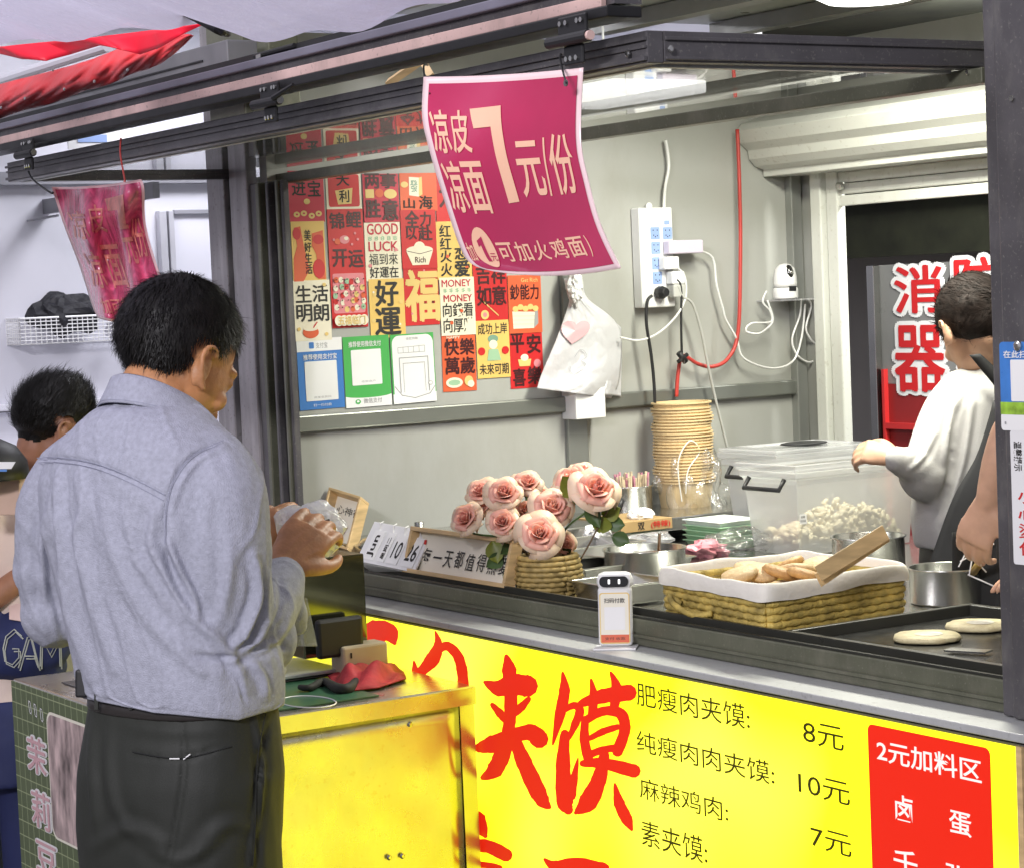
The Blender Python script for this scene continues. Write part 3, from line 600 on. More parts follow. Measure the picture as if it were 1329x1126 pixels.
# ------------------------------------------------------------------ pink price sheets
def lerp(a, b, t): return a+(b-a)*t
def curve(pts, t):
    for (t0, x0, y0), (t1, x1, y1) in zip(pts[:-1], pts[1:]):
        if t <= t1:
            k = (t-t0)/(t1-t0); return x0+(x1-x0)*k, y0+(y1-y0)*k
    return pts[-1][1:]
def smooth_curve(pts):
    P = [V(*p) for p in pts]; Q, _ = spline(P, [0]*len(P), 8)
    return [tuple(q) for q in Q]
def sheet(Lc, Rc, yfun):
    Lc = smooth_curve(Lc); Rc = smooth_curve(Rc)
    def f(u, v, h=0.0):   # v down
        lx, ly = curve(Lc, v); rx, ry = curve(Rc, v)
        sag = 4*u*(1-u)
        x = lerp(lx, rx, u); y = lerp(ly, ry, u)+sag*(3*(1-v)) + sag*(8*v**3)
        return at(x, y, 1, yfun(u, v)-h)
    return f
M_mag = mat('magenta_film_print', (0.44, 0.014, 0.08), 0.20, var=0.12, scale=3, bump=0.12, bscale=7, coat=0.35)
M_maged = mat('pale_sheet_edge', (0.80, 0.60, 0.60), 0.3)
M_peach = mat('peach_print', (0.85, 0.50, 0.33), 0.35, var=0.04)
F1 = sheet([(0, 550, 100), (.2, 548, 150), (.35, 556, 190), (.55, 572, 245), (.8, 596, 318), (.93, 612, 343), (1, 640, 352)], [(0, 757, 88), (.35, 754, 180), (.55, 764, 235), (.75, 780, 292), (1, 806, 348)], lambda u, v: -0.70-0.035*v*v-0.02*math.sin(v*4)*(1-u)-0.03*(1-u)**3)
ps = thing('price_sheet', 'large magenta laminated price sheet hanging from the awning rail', 'price sign', at(650, 95, 1, -0.70), 'pink price sheets hung from the awning')
obj('sheet', MB().grid(lambda u, v: F1(u, v), 40, 40), M_maged, ps, smooth=True, solid=0.0012)
obj('print', MB().grid(lambda u, v: F1(0.035+u*0.93, 0.035+v*0.935, 0.0016), 40, 40), M_mag, ps, smooth=True)
def subtri(v_, f_, L_):
    out = []; st_ = [[v_[i] for i in f] for f in f_]
    while st_:
        t = st_.pop()
        if len(t) > 3:
            for i in range(1, len(t)-1): st_.append([t[0], t[i], t[i+1]])
            continue
        e = [np.hypot(*(np.array(t[i])-np.array(t[(i+1) % 3]))) for i in range(3)]; k = int(np.argmax(e))
        if e[k] < L_: out.append(t); continue
        a_, b_, c_ = t[k], t[(k+1) % 3], t[(k+2) % 3]; m_ = (np.array(a_)+np.array(b_))/2
        st_.append([a_, m_, c_]); st_.append([m_, b_, c_])
    return [p for t in out for p in t], [(3*i, 3*i+1, 3*i+2) for i in range(len(out))]
def sheet_text(F, mb, s, box, off, h=0.0026, nsub=1):
    v_, f_ = glyphs(s, off, 4); u0, v0, u1, v1 = box
    v_, f_ = subtri([(u0+x*(u1-u0), v1-y*(v1-v0)) for x, y in v_], f_, .05)
    mb.add([F(x, y, h) for x, y in v_], f_)
def sheet_poly(F, mb, pts, fs, h):
    v_, f_ = subtri(pts, fs, .05); mb.add([F(x, y, h) for x, y in v_], f_)
def sheet_disc(F, mb, u, v, ru, rv, h, n=24):
    mb.add([F(u+ru*math.cos(2*PI*k/n), v-rv*math.sin(2*PI*k/n), h) for k in range(n)], [tuple(range(n))])
lt = MB()
def pinktext(F, lt, h=0.0026):
    for s, b in (('凉', (.04, .17, .155, .385)), ('皮', (.163, .175, .285, .385)), ('凉', (.045, .42, .165, .655)), ('面', (.175, .425, .315, .66))):
        sheet_text(F, lt, s, b, .014, h)
    sheet_poly(F, lt, ((.298, .170), (.492, .158), (.505, .615), (.432, .62), (.424, .262), (.315, .268)), [(0, 5, 4, 1), (1, 4, 3, 2)], h)
    for s, b in (('元', (.55, .34, .715, .60)), ('/', (.725, .33, .76, .60)), ('份', (.775, .315, .93, .60)), ('加', (.04, .79, .085, .90)), ('可', (.25, .79, .35, .90)), ('加', (.365, .79, .47, .90)), ('火', (.49, .79, .59, .90)), ('鸡', (.61, .79, .71, .90)), ('面', (.73, .79, .835, .90)), (')', (.855, .79, .872, .91))):
        sheet_text(F, lt, s, b, .012, h)
pinktext(F1, lt); sheet_poly(F1, lt, [(.163+.072*math.cos(2*PI*k/24), .83-.112*math.sin(2*PI*k/24)) for k in range(24)], [tuple(range(24))], .0026)
obj('lettering', lt, M_peach, ps)
ld = MB(); sheet_poly(F1, ld, ((.13, .78), (.17, .76), (.175, .90), (.15, .90), (.148, .80), (.13, .81)), [(0, 5, 4, 1), (1, 4, 3, 2)], .0034); sheet_text(F1, ld, '元', (.182, .845, .222, .895), .01, .0034)
obj('coin_lettering', ld, M_mag, ps)
for (x, y) in ((735, 108), (558, 122)):
    w0 = at(x, y, 1, -0.735); w1 = at(x-8, y-36, 1, -0.66); obj('wire', MB().tube([w0, (w0+w1)/2+V(0.012, -0.01, 0), w1, w1+V(-0.02, 0.02, 0.004)], 0.0016, 6, smooth=5), M_black, ps)
obj('grommet', MB().lathe(at(735, 108, 1, -0.732), [(0.005, 0), (0.005, 0.002)], 12, (0, -1, 0)), M_dark, ps)
F2 = sheet([(0, 67, 243), (.3, 82, 290), (.6, 103, 345), (.85, 119, 395), (1, 127, 413)], [(0, 183, 233), (.08, 187, 245), (.35, 189, 290), (.6, 202, 340), (1, 228, 412)], lambda u, v: -0.70+0.018*math.sin(u*14+v*3)+0.012*math.sin(v*11+u*4)+0.02*v)
M_mag2 = mat('faded_pink_film_print', (0.62, 0.09, 0.19), 0.2, var=0.38, scale=18, bump=0.5, bscale=16, coat=0.5, aniso=(3, 3, .7))
ps2 = thing('price_sheet', 'small crumpled pink price sheet hanging above the older man', 'price sign', at(125, 240, 1, -0.70), 'pink price sheets hung from the awning')
obj('sheet', MB().grid(lambda u, v: F2(u, v), 30, 40), mat('pale_pink_edge', (0.8, 0.5, 0.5), 0.3), ps2, smooth=True, solid=0.001)
obj('print', MB().grid(lambda u, v: F2(0.03+u*0.94, 0.02+v*0.95, 0.0016), 30, 40), M_mag2, ps2, smooth=True)
lt = MB()
for s, b in (('凉', (.08, .2, .28, .42)), ('皮', (.32, .16, .52, .38)), ('凉', (.10, .5, .3, .74)), ('面', (.36, .46, .58, .74)), ('元', (.66, .34, .8, .6)), ('份', (.8, .3, .96, .56)), ('加可加火鸡面', (.12, .8, .92, .92))):
    sheet_text(F2, lt, s, b, .01, .003)
sheet_poly(F2, lt, ((.55, .12), (.76, .10), (.76, .34), (.68, .34), (.68, .22), (.57, .22)), [(0, 5, 4, 1), (1, 4, 3, 2)], .003)
obj('lettering', lt, mat('faded_peach_print', (0.72, 0.27, 0.22), 0.4, var=.3, scale=30), ps2)
a = at(157, 180, 1, -0.665); b = at(162, 234, 1, -0.70); obj('wire', MB().tube([a, (a+b)/2+V(-.012, 0, .01), b, b+V(.02, -.01, -.004)], 0.002, 6, smooth=5), M_cable_r, ps2)
a = at(34, 207, 1, -0.665); b = at(65, 250, 1, -0.70); obj('wire', MB().tube([a, lerp(a, b, .4)+V(-.03, 0, -.01), b, b+V(.02, 0, 0)], 0.0022, 6, smooth=5), M_black, ps2)

# ------------------------------------------------------------------ top left: tarps, beams
YT = -0.86
M_tarp = mat('lilac_bubble_tarp', (0.74, 0.71, 0.88), 0.25, var=0.16, scale=3, bump=1.0, bscale=26)
_n = M_tarp.node_tree; _t = _n.nodes.new('ShaderNodeBsdfTranslucent'); _t.inputs[0].default_value = (.82, .79, .96, 1); _m = _n.nodes.new('ShaderNodeMixShader'); _m.inputs[0].default_value = .6
_n.links.new(_n.nodes['Principled BSDF'].outputs[0], _m.inputs[1]); _n.links.new(_t.outputs[0], _m.inputs[2]); _n.links.new(_m.outputs[0], _n.nodes['Material Output'].inputs[0])
tarp = MB()
edge = [(-60, 66), (0, 59), (130, 46), (215, 34), (262, 27), (283, 38), (300, 46), (330, 49), (380, 49), (430, 44), (470, 34), (540, 14), (620, -14), (760, -60)]
def tf(u, v):
    k = u*(len(edge)-1); i = min(int(k), len(edge)-2); t = k-i
    x = lerp(edge[i][0], edge[i+1][0], t); y = lerp(edge[i][1], edge[i+1][1], t)
    p = at(x, y, 1, YT)
    valley = math.exp(-((x-283+v*95)/30.0)**2)
    q = p + v*V(0.1, -1.5, 0.42)
    q[2] += 0.05*math.sin(v*PI)*(1-valley) - 0.03*valley*v + 0.008*math.sin(x*0.05+v*9)
    return q
tarp.grid(tf, 78, 26)
tp = obj('canopy_tarp', tarp, M_tarp, None, label='sagging lilac plastic tarp canopy across the top left', cat='tarpaulin', smooth=True)
pass
cd = MB().tube([at(180, -10, 1, YT-.02), at(232, 14, 1, YT-.02), at(283, 38, 1, YT-.01), at(296, 44, 1, YT+.02)], [0.003, 0.005, 0.010, 0.006], 8, smooth=5)
obj('black_strap', cd, M_black, None, label='black strap pulling the tarp down to the grey post', cat='strap')
mbv = MB()
top = [(-20, 63), (0, 61), (60, 55), (130, 48), (200, 39), (262, 31)]
bot = [(-20, 66), (0, 70), (30, 77), (60, 79), (95, 70), (130, 59), (155, 64), (182, 71), (208, 62), (235, 46), (262, 33)]
def sm(pts, u):
    k = u*(len(pts)-1); i = min(int(k), len(pts)-2); t = k-i; t = t*t*(3-2*t)
    return lerp(pts[i][0], pts[i+1][0], t), lerp(pts[i][1], pts[i+1][1], t)
def vf(u, v):
    a = sm(top, u); b = sm(bot, u); return at(lerp(a[0], b[0], v), lerp(a[1], b[1], v), 1, -0.78+0.012*math.sin(u*20))
obj('awning_valance', mbv.grid(vf, 60, 4), mat('glowing_red_valance', (0.80, 0.005, 0.03), 0.5, emit=(0.8, 0.01, 0.04), estr=0.12, var=.05), None, label='bright red scalloped cloth valance hanging under the lilac tarp', cat='valance', smooth=True, solid=0.002)  # faint red glow added to the cloth material; the valance is no lamp
rt_ = smooth_curve([(0, -25, 116), (.2, 30, 102), (.45, 105, 82), (.7, 165, 60), (.88, 212, 46), (1, 246, 45)]); rb_ = smooth_curve([(0, -25, 160), (.2, 30, 145), (.45, 110, 119), (.7, 172, 97), (.9, 222, 74), (1, 250, 47)])
def rf(u, v):
    a = curve(rt_, u); b = curve(rb_, u); n_ = noise.noise(Vector((u*14+v*4, v*2.2, 1.7)))
    return at(lerp(a[0], b[0], v)+n_*2, lerp(a[1], b[1], v)+1.5*math.sin(u*25)*v, 1, -0.64-.035*math.sin(PI*v)*(1-u*.6)-.012*abs(n_)-.003*math.sin(u*45+v*6))
obj('red_draped_sheet', MB().grid(rf, 90, 24), M_red, None, label='shiny red plastic sheet draped along the beam, riveted, top left', cat='sheet', smooth=True, solid=.002)
for x, y in ((2, 140), (33, 128), (84, 116), (123, 106), (166, 91), (204, 62), (69, 91)): obj('rivet', MB().lathe(at(x, y, 1, -0.690), [(0.004, 0), (0.003, 0.003)], 8, (0, -1, 0)), M_steel, bpy.data.objects['red_draped_sheet'])
obj('white_tube', MB().tube([at(-10, 108, 1, -.5), at(140, 60, 1, -.5)], .014, 10), M_lilac, None, label='white tube between the red valance and the red bar', cat='tube')
# fascia beam
fb = thing('fascia_beam', 'grey slotted box beam rising to the post at top left', 'beam', (-3.4, -0.3, 2.12))
obj('beam', MB().aabb(-4.6, -0.30, 2.135, -2.12, -0.22, 2.235), mat('grey_beam_paint', (0.20, 0.20, 0.21), 0.4, metal=.3, var=.1), fb, bevel=.004)
obj('slot', MB().aabb(-4.6, -0.304, 2.165, -2.3, -0.3005, 2.172).aabb(-4.6, -0.304, 2.198, -2.25, -0.3005, 2.202), M_black, fb)
obj('lower_flange', MB().aabb(-4.6, -0.33, 2.120, -2.12, -0.22, 2.1345), M_dark, fb)
cx0 = at(272, 150, 1, -.2)[0]; cx1 = at(318, 150, 1, -.2)[0]
obj('upper_post', MB().aabb(cx0, -.2, 1.99, cx1, -.10, 2.33).aabb(cx1+.004, -.18, 1.99, cx1+.10, -.10, 2.33), M_dark2, None, label='short dark grey post standing behind the track rail', cat='post', bevel=.004)
bx = thing('slide_bolt', 'black slide bolt lying on the track rail by the lilac tarp', 'bolt', at(365, 67, 1, YR))
obj('body', MB().tube([at(331, 73, 1, YR-.004), at(382, 59, 1, YR-.004)], .0045, 8), M_black, bx); obj('end_block', MB().box(at(332, 77, 1, YR-.012), (.02, 0, .001), (0, .01, 0), (0, 0, .007)), M_steel, bx)
# roof parts visible between rails
for k, (x, y, l) in enumerate((((520, 95), (560, 60), 'left'), ((545, 62), (562, 90), 'right'))):
    pass
wb = [at(505, 108, 1, -.3), at(548, 78, 1, -.3), at(560, 100, 1, -.3)]
obj('wooden_brace', MB().tube(wb[:2], .010, 4).tube(wb[1:], .010, 4), M_wood, None, label='small wooden brace behind the rails above the pink sheet', cat='brace')

# ------------------------------------------------------------------ cables, power strip, camera
XC = XW+0.03
def cable(pts, r, m, label, xs_=None, group=None, name='cable'):
    P = [at(x, y, 0, XC if xs_ is None else xs_) for x, y in pts]
    return obj(name, MB().tube(P, r, 8, smooth=6), m, None, label=label, cat='cable', group=group, smooth=True)
XS = XW+0.002
a = at(829, 270, 0, XS+.04); b = at(877, 398, 0, XS+.04)
pw = thing('power_strip', 'long white power strip with blue sockets screwed to the grey wall', 'power strip', (XS, (a[1]+b[1])/2, b[2]))
obj('housing', MB().box((XS, a[1], b[2]), (.04, 0, 0), (0, b[1]-a[1], 0), (0, 0, a[2]-b[2])), M_white, pw, bevel=.004)
SF = Frame((XS+.0402, a[1], b[2]), (0, b[1]-a[1], 0), (0, 0, a[2]-b[2]), (1, 0, 0))
M_sock = mat('blue_socket', (0.30, 0.42, 0.72), .4)
for (x, y) in ((850, 303), (866, 303), (851, 322), (852, 342), (853, 361), (866, 342)):
    u, v = SF.px(x, y)
    m_ = MB(); SF.rect(m_, u-.14, v-.062, u+.14, v+.062, .001, .03); s_ = obj('socket', m_, M_sock, pw)
    m_ = MB()
    for du, dv in ((-.06, .03), (.06, .03), (-.05, -.02), (.06, -.025), (0, -.035)): SF.disc(m_, u+du, v+dv, .016, .008, .0018, 8)
    h_ = obj('pin_hole', m_, M_ink, s_)
m_ = MB(); u, v = SF.px(865, 289); SF.rect(m_, u-.08, v-.02, u+.08, v+.02, .0015, .02); obj('switch', m_, M_sock, pw)
obj('hanging_tab', MB().lathe((XS+.006, *at(840, 268, 0, XS)[1:]), [(.010, 0), (.010, .004)], 12, (1, 0, 0)), M_white, pw)
def px_box(x0, y0, x1, y1, X, dx):
    p = at(x0, y0, 0, X); q = at(x1, y1, 0, X); return MB().box((X, p[1], q[2]), (dx, 0, 0), (0, q[1]-p[1], 0), (0, 0, p[2]-q[2]))
for nm, lb_, c4, m_, in (('charger_plug', 'flat lilac charger plugged into the right side of the power strip', (860, 313, 905, 329), mat('lilac_plastic', (.62, .56, .66), .4)), ('white_plug', 'upper white plug in the power strip below the lilac charger', (854, 334, 874, 350), M_white), ('white_plug', 'lower white plug in the power strip above the grey one', (864, 353, 881, 369), M_white), ('white_plug', 'worn grey-white plug lowest in the power strip beside the black plug', (866, 370, 882, 386), mat('worn_white_plastic', (.5, .5, .47), .5))):
    obj(nm, px_box(*c4, XS+.0425, .030), m_, None, label=lb_, cat='plug', bevel=.004, group='plugs in the power strip')
obj('black_plug', MB().lathe((XS+.043, *at(857, 380, 0, XS+.05)[1:]), [(.018, 0), (.018, .02), (.012, .035)], 8, (1, 0, 0)), M_black, None, label='round black plug at the bottom left of the power strip', cat='plug', bevel=.002, group='plugs in the power strip')
X2 = XS+.07
cable([(862, 270), (863, 245), (868, 215), (864, 182)], .0045, M_cable_w, 'short thick white cable entering the power strip from above', XS+.02)
cable([(846, 384), (840, 392), (839, 420), (845, 460), (849, 500), (851, 560)], .0045, M_black, 'black cable hanging straight down from the black plug', X2)
cable([(879, 371), (886, 385), (899, 395), (910, 430), (918, 470), (929, 520), (945, 585)], .0038, mat('grey_cable', (.45, .45, .42), .45), 'grey-white cable running from the power strip down to the storage boxes', X2)
cable([(878, 363), (884, 375), (884, 420), (885, 462)], .0035, M_black, 'thin black cable down to the knot in the red cable', X2)
cable([(875, 345), (888, 358), (890, 385), (878, 410), (855, 432), (830, 442), (805, 438)], .0032, M_cable_w, 'white cable looping left from the plug behind the hanging bags', X2)
cable([(905, 325), (925, 335), (930, 370), (938, 400), (942, 415), (956, 440), (965, 465), (1000, 478), (1028, 470), (1040, 440), (1045, 395)], .0032, M_cable_w, 'white charger cable sagging across the wall to the camera shelf', X2-.03)
cable([(957, 168), (960, 250), (961, 330), (958, 430), (945, 465), (925, 476), (905, 472), (886, 462), (880, 485), (878, 515)], .0055, M_cable_r, 'thick red cable hanging from the top and knotted above the paper bowls', X2-.03)
obj('cable_knot', MB().tube([at(881, 458, 0, X2), at(890, 470, 0, X2)], .009, 8).tube([at(880, 470, 0, X2), at(892, 460, 0, X2)], .006, 8), M_black, None, label='black tape knot tying the red and black cables', cat='knot', smooth=True)
cable([(995, 378), (990, 392), (1000, 405), (1000, 418), (975, 420), (968, 430), (985, 433), (1000, 422), (1003, 412), (996, 390)], .003, M_cable_w, 'white cable curled below the left of the camera shelf', XW+.06)
cable([(1048, 388), (1053, 398), (1046, 425), (1052, 440), (1060, 448)], .003, M_cable_w, 'white cable right of the camera shelf running into the corner', XW+.05)
cable([(1040, 388), (1038, 410), (1028, 440), (1034, 460), (1048, 470), (1058, 468)], .003, M_cable_w, 'white cable looping low beside the corner channel', XW+.04)
p = at(1020, 388, 0, XW+.06)
sh = thing('camera_shelf', 'tiny clear wall shelf carrying the white camera', 'shelf', p)
obj('plate', MB().aabb(XW+.001, p[1]-.06, p[2]-.006, XW+.11, p[1]+.10, p[2]-.001), film('clear_acrylic', (.8, .8, .82), .35), sh)
cm_ = thing('security_camera', 'white round security camera with black lens on the little wall shelf', 'camera', p)
obj('base', MB().lathe(p, [(.034, 0), (.036, .004), (.036, .028), (.033, .032)], 24), M_white, cm_, smooth=True, bevel=.002)
obj('head', MB().lathe(p+V(0, 0, .034), [(.033, 0), (.034, .01), (.033, .03), (.028, .052), (.016, .064), (.002, .067)], 24), M_white, cm_, smooth=True)
dv = nrm(CP-p); dv[2] = .1; dv = nrm(dv + V(-.1, .55, 0))
obj('lens_face', MB().ell(p+V(0, 0, .066)+dv*.017, nrm(np.cross(dv, (0, 0, 1)))*.015, dv*.018, V(0, 0, .028)), mat('glossy_black', (.01, .01, .01), .08, spec=.8), cm_, smooth=True)
obj('lens', MB().ell(p+V(0, 0, .07)+dv*.033, nrm(np.cross(dv, (0, 0, 1)))*.006, dv*.004, V(0, 0, .006)), M_steel, cm_, smooth=True)
e = p+dv*.034+V(0, 0, .016); s_ = nrm(np.cross(dv, (0, 0, 1)))
obj('sensor_window', MB().box(e-s_*.012+dv*.0005, s_*.022, V(0, 0, .014), dv*.003), M_black, cm_)

def crumple(c, r, m, name, label, cat, seed=0, sq=(1, 1, .6), n=24, amp=.35):
    mb = MB(); mb.ell((0, 0, 0), (r*sq[0], 0, 0), (0, r*sq[1], 0), (0, 0, r*sq[2]), n, n//2)
    v = mb.v[0]
    for i in range(len(v)):
        q = Vector(v[i]/r*1.7)+Vector((seed, 0, 0)); v[i] = v[i]*(1+amp*noise.noise(q)+amp*.6*noise.noise(q*2.7)) + c
    return obj(name, mb, m, None, label=label, cat=cat, smooth=False)
# ------------------------------------------------------------------ hanging plastic bags and tissue box
def bag_sheet(name, L_, R_, X, amp, m, label, u_off=0):
    def f(u, v):
        l = curve(L_, v); r_ = curve(R_, v); x = lerp(l[0], r_[0], u); y = lerp(l[1], r_[1], u)
        d = X+amp*(math.sin(u*9+u_off+v*2)*.5+math.sin(v*13+u*5)*.25)*(.3+v)+.03*math.sin(PI*u)*(.3+.7*v)+.006*abs(noise.noise(Vector((u*7, v*9, 3))))*math.sin(PI*u)
        return at(x, y, 0, d)
    return obj(name, MB().grid(f, 60, 60), m, None, label=label, cat='plastic bags', smooth=True, solid=.0015)
M_bag = film('white_poly_bag', (.86, .86, .88), .95, rough=.42, gloss=.1, bump=.35, bscale=18)
Lb = [(0, 732, 362), (.12, 737, 385), (.22, 738, 395), (.5, 722, 440), (.8, 703, 485), (1, 697, 504)]
Rb = [(0, 752, 358), (.12, 757, 375), (.22, 765, 390), (.4, 803, 425), (.8, 804, 490), (1, 793, 517)]
Lb, Rb = [[tuple(q) for q in spline([V(*p) for p in c_], [0]*len(c_), 6)[0]] for c_ in (Lb, Rb)]
bg = bag_sheet('carrier_bags', Lb, Rb, XW+.05, .012, M_bag, 'bundle of white carrier bags with a pink heart hanging on the wall stud')
ORIG_bg = ORIG[bg]
def bgp(u, v, h):
    l = curve(Lb, v); r_ = curve(Rb, v); return at(lerp(l[0], r_[0], u), lerp(l[1], r_[1], u), 0, XW+.05+.012*(math.sin(u*9+v*2)*.5+math.sin(v*13+u*5)*.25)*(.3+v)+.03*math.sin(PI*u)*(.3+.7*v)+h+.002)
hm = MB()
hp = [(0, -.95)]+[(.95*math.sin(t)**3*1.0, .8*math.cos(t)-.33*math.cos(2*t)-.12*math.cos(3*t)) for t in [PI*k/14 for k in range(14, -15, -1)]]
hp = [(.92*math.sin(t)**3, .78*math.cos(t)-.30*math.cos(2*t)-.12*math.cos(3*t)) for t in [2*PI*k/30 for k in range(30)]]
c0 = bgp(.26, .43, .0045)
hm.add([c0]+[bgp(.26+.27*x, .43-.115*y, .0045) for x, y in hp], [(0, 1+(k+1) % 30, 1+k) for k in range(30)])
obj('heart_print', hm, mat('pink_print', (.74, .42, .45), .4), bg)
hm = MB().tube([bgp(u, v, .004) for u, v in ((.36, .64), (.40, .58), (.48, .60), (.52, .64), (.46, .67), (.53, .70), (.48, .76), (.38, .78), (.33, .72))], .0008, 5, smooth=4)
obj('hand_print', hm, mat('pale_grey_print', (.5, .5, .54), .5), bg)
bag_sheet('carrier_bags_behind', [(0, 757, 392), (.5, 770, 430), (1, 770, 510)], [(0, 775, 398), (.3, 806, 425), (.6, 807, 455), (1, 806, 515)], XW+.028, .008, M_bag, 'second bundle of white bags showing behind the heart bag', 2)
q = at(745, 372, 0, XW+.07)
crumple(q+V(0, .003, 0), .030, mat('cloudy_film', (.74, .75, .74), .25, var=.1, scale=30, bump=.8, bscale=70), 'knotted_film', 'knotted pale film bunched above the hanging bags', 'plastic wrap', 41, (.7, .75, 1.6), 30, .45)
obj('tissue_box', px_box(728, 505, 768, 541, XW+.002, .07), M_white, None, label='small white box fixed to the wall rail below the bags', cat='box', bevel=.003)
# ------------------------------------------------------------------ things on the side shelf (z 1.02) and worktop
ZS = 1.0205
def onz(x, y, z): return at(x, y, 2, z)
# photo frame, calendar, framed motto: stand along the sill
def wframe(name, label, cat, P, a, b, depth, border, paper=M_paper):
    n = nrm(np.cross(a, b))
    t = thing(name, label, cat, P+a/2)
    la, lb2 = np.linalg.norm(a), np.linalg.norm(b); ua, ub = a/la, b/lb2
    for s_, (o_, u_, w_) in enumerate(((P, a, ub*border), (P+b-ub*border, a, ub*border), (P+ub*border, ua*border, b-2*ub*border), (P+a-ua*border+ub*border, ua*border, b-2*ub*border))):
        obj('frame_strip', MB().box(o_, u_, w_, n*depth), M_wood, t, bevel=.0015)
    obj('card', MB().box(P+ua*border+ub*border, a-2*ua*border, b-2*ub*border, n*.004), paper, t)
    return t, Frame(P+ua*border+ub*border, a-2*ua*border, b-2*ub*border, n)
# photo frame (leaning back)
Pz = .99
pL = cp(428, 716, 5.72); pR = cp(468, 716, 5.60)
a_ = cp(462, 722, 5.62)-cp(420, 708, 5.72); b_ = cp(438, 640, 5.80)-cp(420, 708, 5.72)
ft, FF = wframe('photo_frame', 'tilted wooden frame with a purple flower drawing near the man\'s hands', 'picture frame', cp(420, 708, 5.72), a_, b_, .035, .008)
m_ = MB(); FF.text(m_, '心神宿', (.1, .66, .92, .84), .006, -.005); obj('lettering', m_, M_ink, ft)
m_ = MB()
for k in range(9): FF.disc(m_, .42+.12*math.cos(k*2.4)*(.3+k*.08), .38+.13*math.sin(k*2.4)*(.3+k*.08), .09, .06, .0055+k*.0002)
obj('drawing', m_, mat('mauve_print', (.38, .18, .28), .5, var=.4, scale=40), ft)
m_ = MB(); FF.poly(m_, [(.4, .3), (.5, .02), (.6, .02), (.5, .32)], .0054); obj('stem_print', m_, M_ink, ft)
# calendar
P = cp(462, 727, 5.42); a_ = cp(537, 742, 5.30)-P; b_ = cp(486, 676, 5.45)-P
n_ = nrm(np.cross(a_, b_)); cal = thing('desk_calendar', 'small white flip calendar showing Jun 10 26 between the two wooden frames', 'calendar', P+a_/2)
obj('board', MB().box(P, a_, b_, -n_*.006), M_white, cal, bevel=.001)
obj('base', MB().box(P-n_*.06, a_, n_*.05, nrm(b_)*.01), M_white, cal)
CF = Frame(P, a_, b_, n_)
for i, (s, u0, u1, r90) in enumerate((('Jun', .10, .28, True), ('星期二', .34, .46, True), ('10', .50, .68, False), ('26', .74, .95, False))):
    m_ = MB(); CF.rect(m_, u0, .08, u1, .80, .002); c_ = obj('date_card', m_, M_prwhite, cal, solid=.001)
    m_ = MB()
    if r90:
        v_, f_ = glyphs(s, .02); m_.add([CF.pt(u0+.03+(1-y)*(u1-u0-.06)*1.0, .14+x*.55, .0032) for x, y in v_], [f[::1] for f in f_])
    else: CF.text(m_, s, (u0+.03, .22, u1-.02, .62), .0032, .03)
    obj('lettering', m_, M_ink, c_)
m_ = MB()
for u in (.15, .38, .58, .85): m_.tube([CF.pt(u, .82, 0), CF.pt(u, .95, .008), CF.pt(u, 1.04, 0)], .0015, 6)
obj('ring', m_, M_white, cal)
# motto frame
P = at(535, 744, 1, .035); a_ = at(668, 766, 1, .035)-P; a_[1] = 0; b_ = V(.0, .03, .105)
a_ = V(a_[0], .0, 0.0)
mt, FM = wframe('motto_frame', 'long wooden frame with a handwritten motto left of the roses', 'picture frame', P, a_, b_, .03, .010)
m_ = MB()
for k, c_ in enumerate('每一天都值得熱愛'): FM.text(m_, c_, (.07+.112*k, .18+.03*(k % 2) if k != 1 else .38, .07+.112*k+.085, .62+.04*((k*3) % 2) if k != 1 else .43), .006, .004, italic=.15)
obj('lettering', m_, M_ink, mt)
m_ = MB(); FM.rect(m_, .06, .70, .085, .82, .006); obj('seal', m_, cm('red'), mt)
# steel lid
p = onz(520, 688, ZS+.0); p = at(525, 690, 0, -2.2)
c = V(-2.25, .42, ZS)
c = at(530, 692, 2, ZS)+V(.18, 0, 0); c[0] = max(c[0], -2.3)
obj('pan_cover', MB().lathe(at(545, 706, 2, 1.02), [(.15, 0), (.155, .006), (.14, .02), (.06, .035), (.012, .04), (.012, .055), (.001, .057)], 32), M_steel, None, label='shallow steel pan cover behind the framed motto', cat='cover', smooth=True)

# ---- woven helper
def woven(name_col, scale=60):
    nm = 'woven_'+name_col
    if nm in MATS: return MATS[nm]
    m = mat(nm, (0.52, 0.36, 0.13) if name_col == 'straw' else (0.40, 0.30, 0.09), .65, var=.25, scale=30, bump=.5, bscale=90)
    return m
# roses: petals in whorls
M_petal = mat('blush_petal', (0.88, 0.43, 0.33), .5, var=.12, scale=20, sss=.15)
M_petal2 = mat('cream_petal', (0.86, 0.62, 0.44), .5, var=.10, scale=20, sss=.15)
M_heart = mat('deep_pink_petal', (0.86, 0.36, 0.28), .5, var=.12, scale=20)
M_leaf = mat('artificial_leaf', (0.07, 0.13, 0.035), .45, var=.35, scale=12)
M_leaf2 = mat('yellow_green_leaf', (0.24, 0.28, 0.04), .45, var=.3, scale=12)
pot = onz(705, 772, ZT)
pot = at(705, 768, 2, ZT); pot = V(-1.47, .16, ZT); _p = at(706, 764, 2, ZT+.02); pot = V(_p[0]+.02, _p[1], ZT)
vz = thing('flower_basket', 'woven basket pot of pink artificial roses standing on the sill', 'flower basket', pot)
m_ = MB()
for k in range(9):
    z = k*.011; r_ = .058+.012*math.sin(k/9*PI)
    n = 40; m_.tube([pot+V(r_*math.cos(2*PI*i/n)*1.0, r_*math.sin(2*PI*i/n), z+.006)*1 for i in range(n+1)] if False else [V(pot[0]+r_*(1+.03*(-1)**(i+k))*math.cos(2*PI*i/n), pot[1]+r_*(1+.03*(-1)**(i+k))*math.sin(2*PI*i/n), pot[2]+z+.006) for i in range(n+1)], .0062, 6)
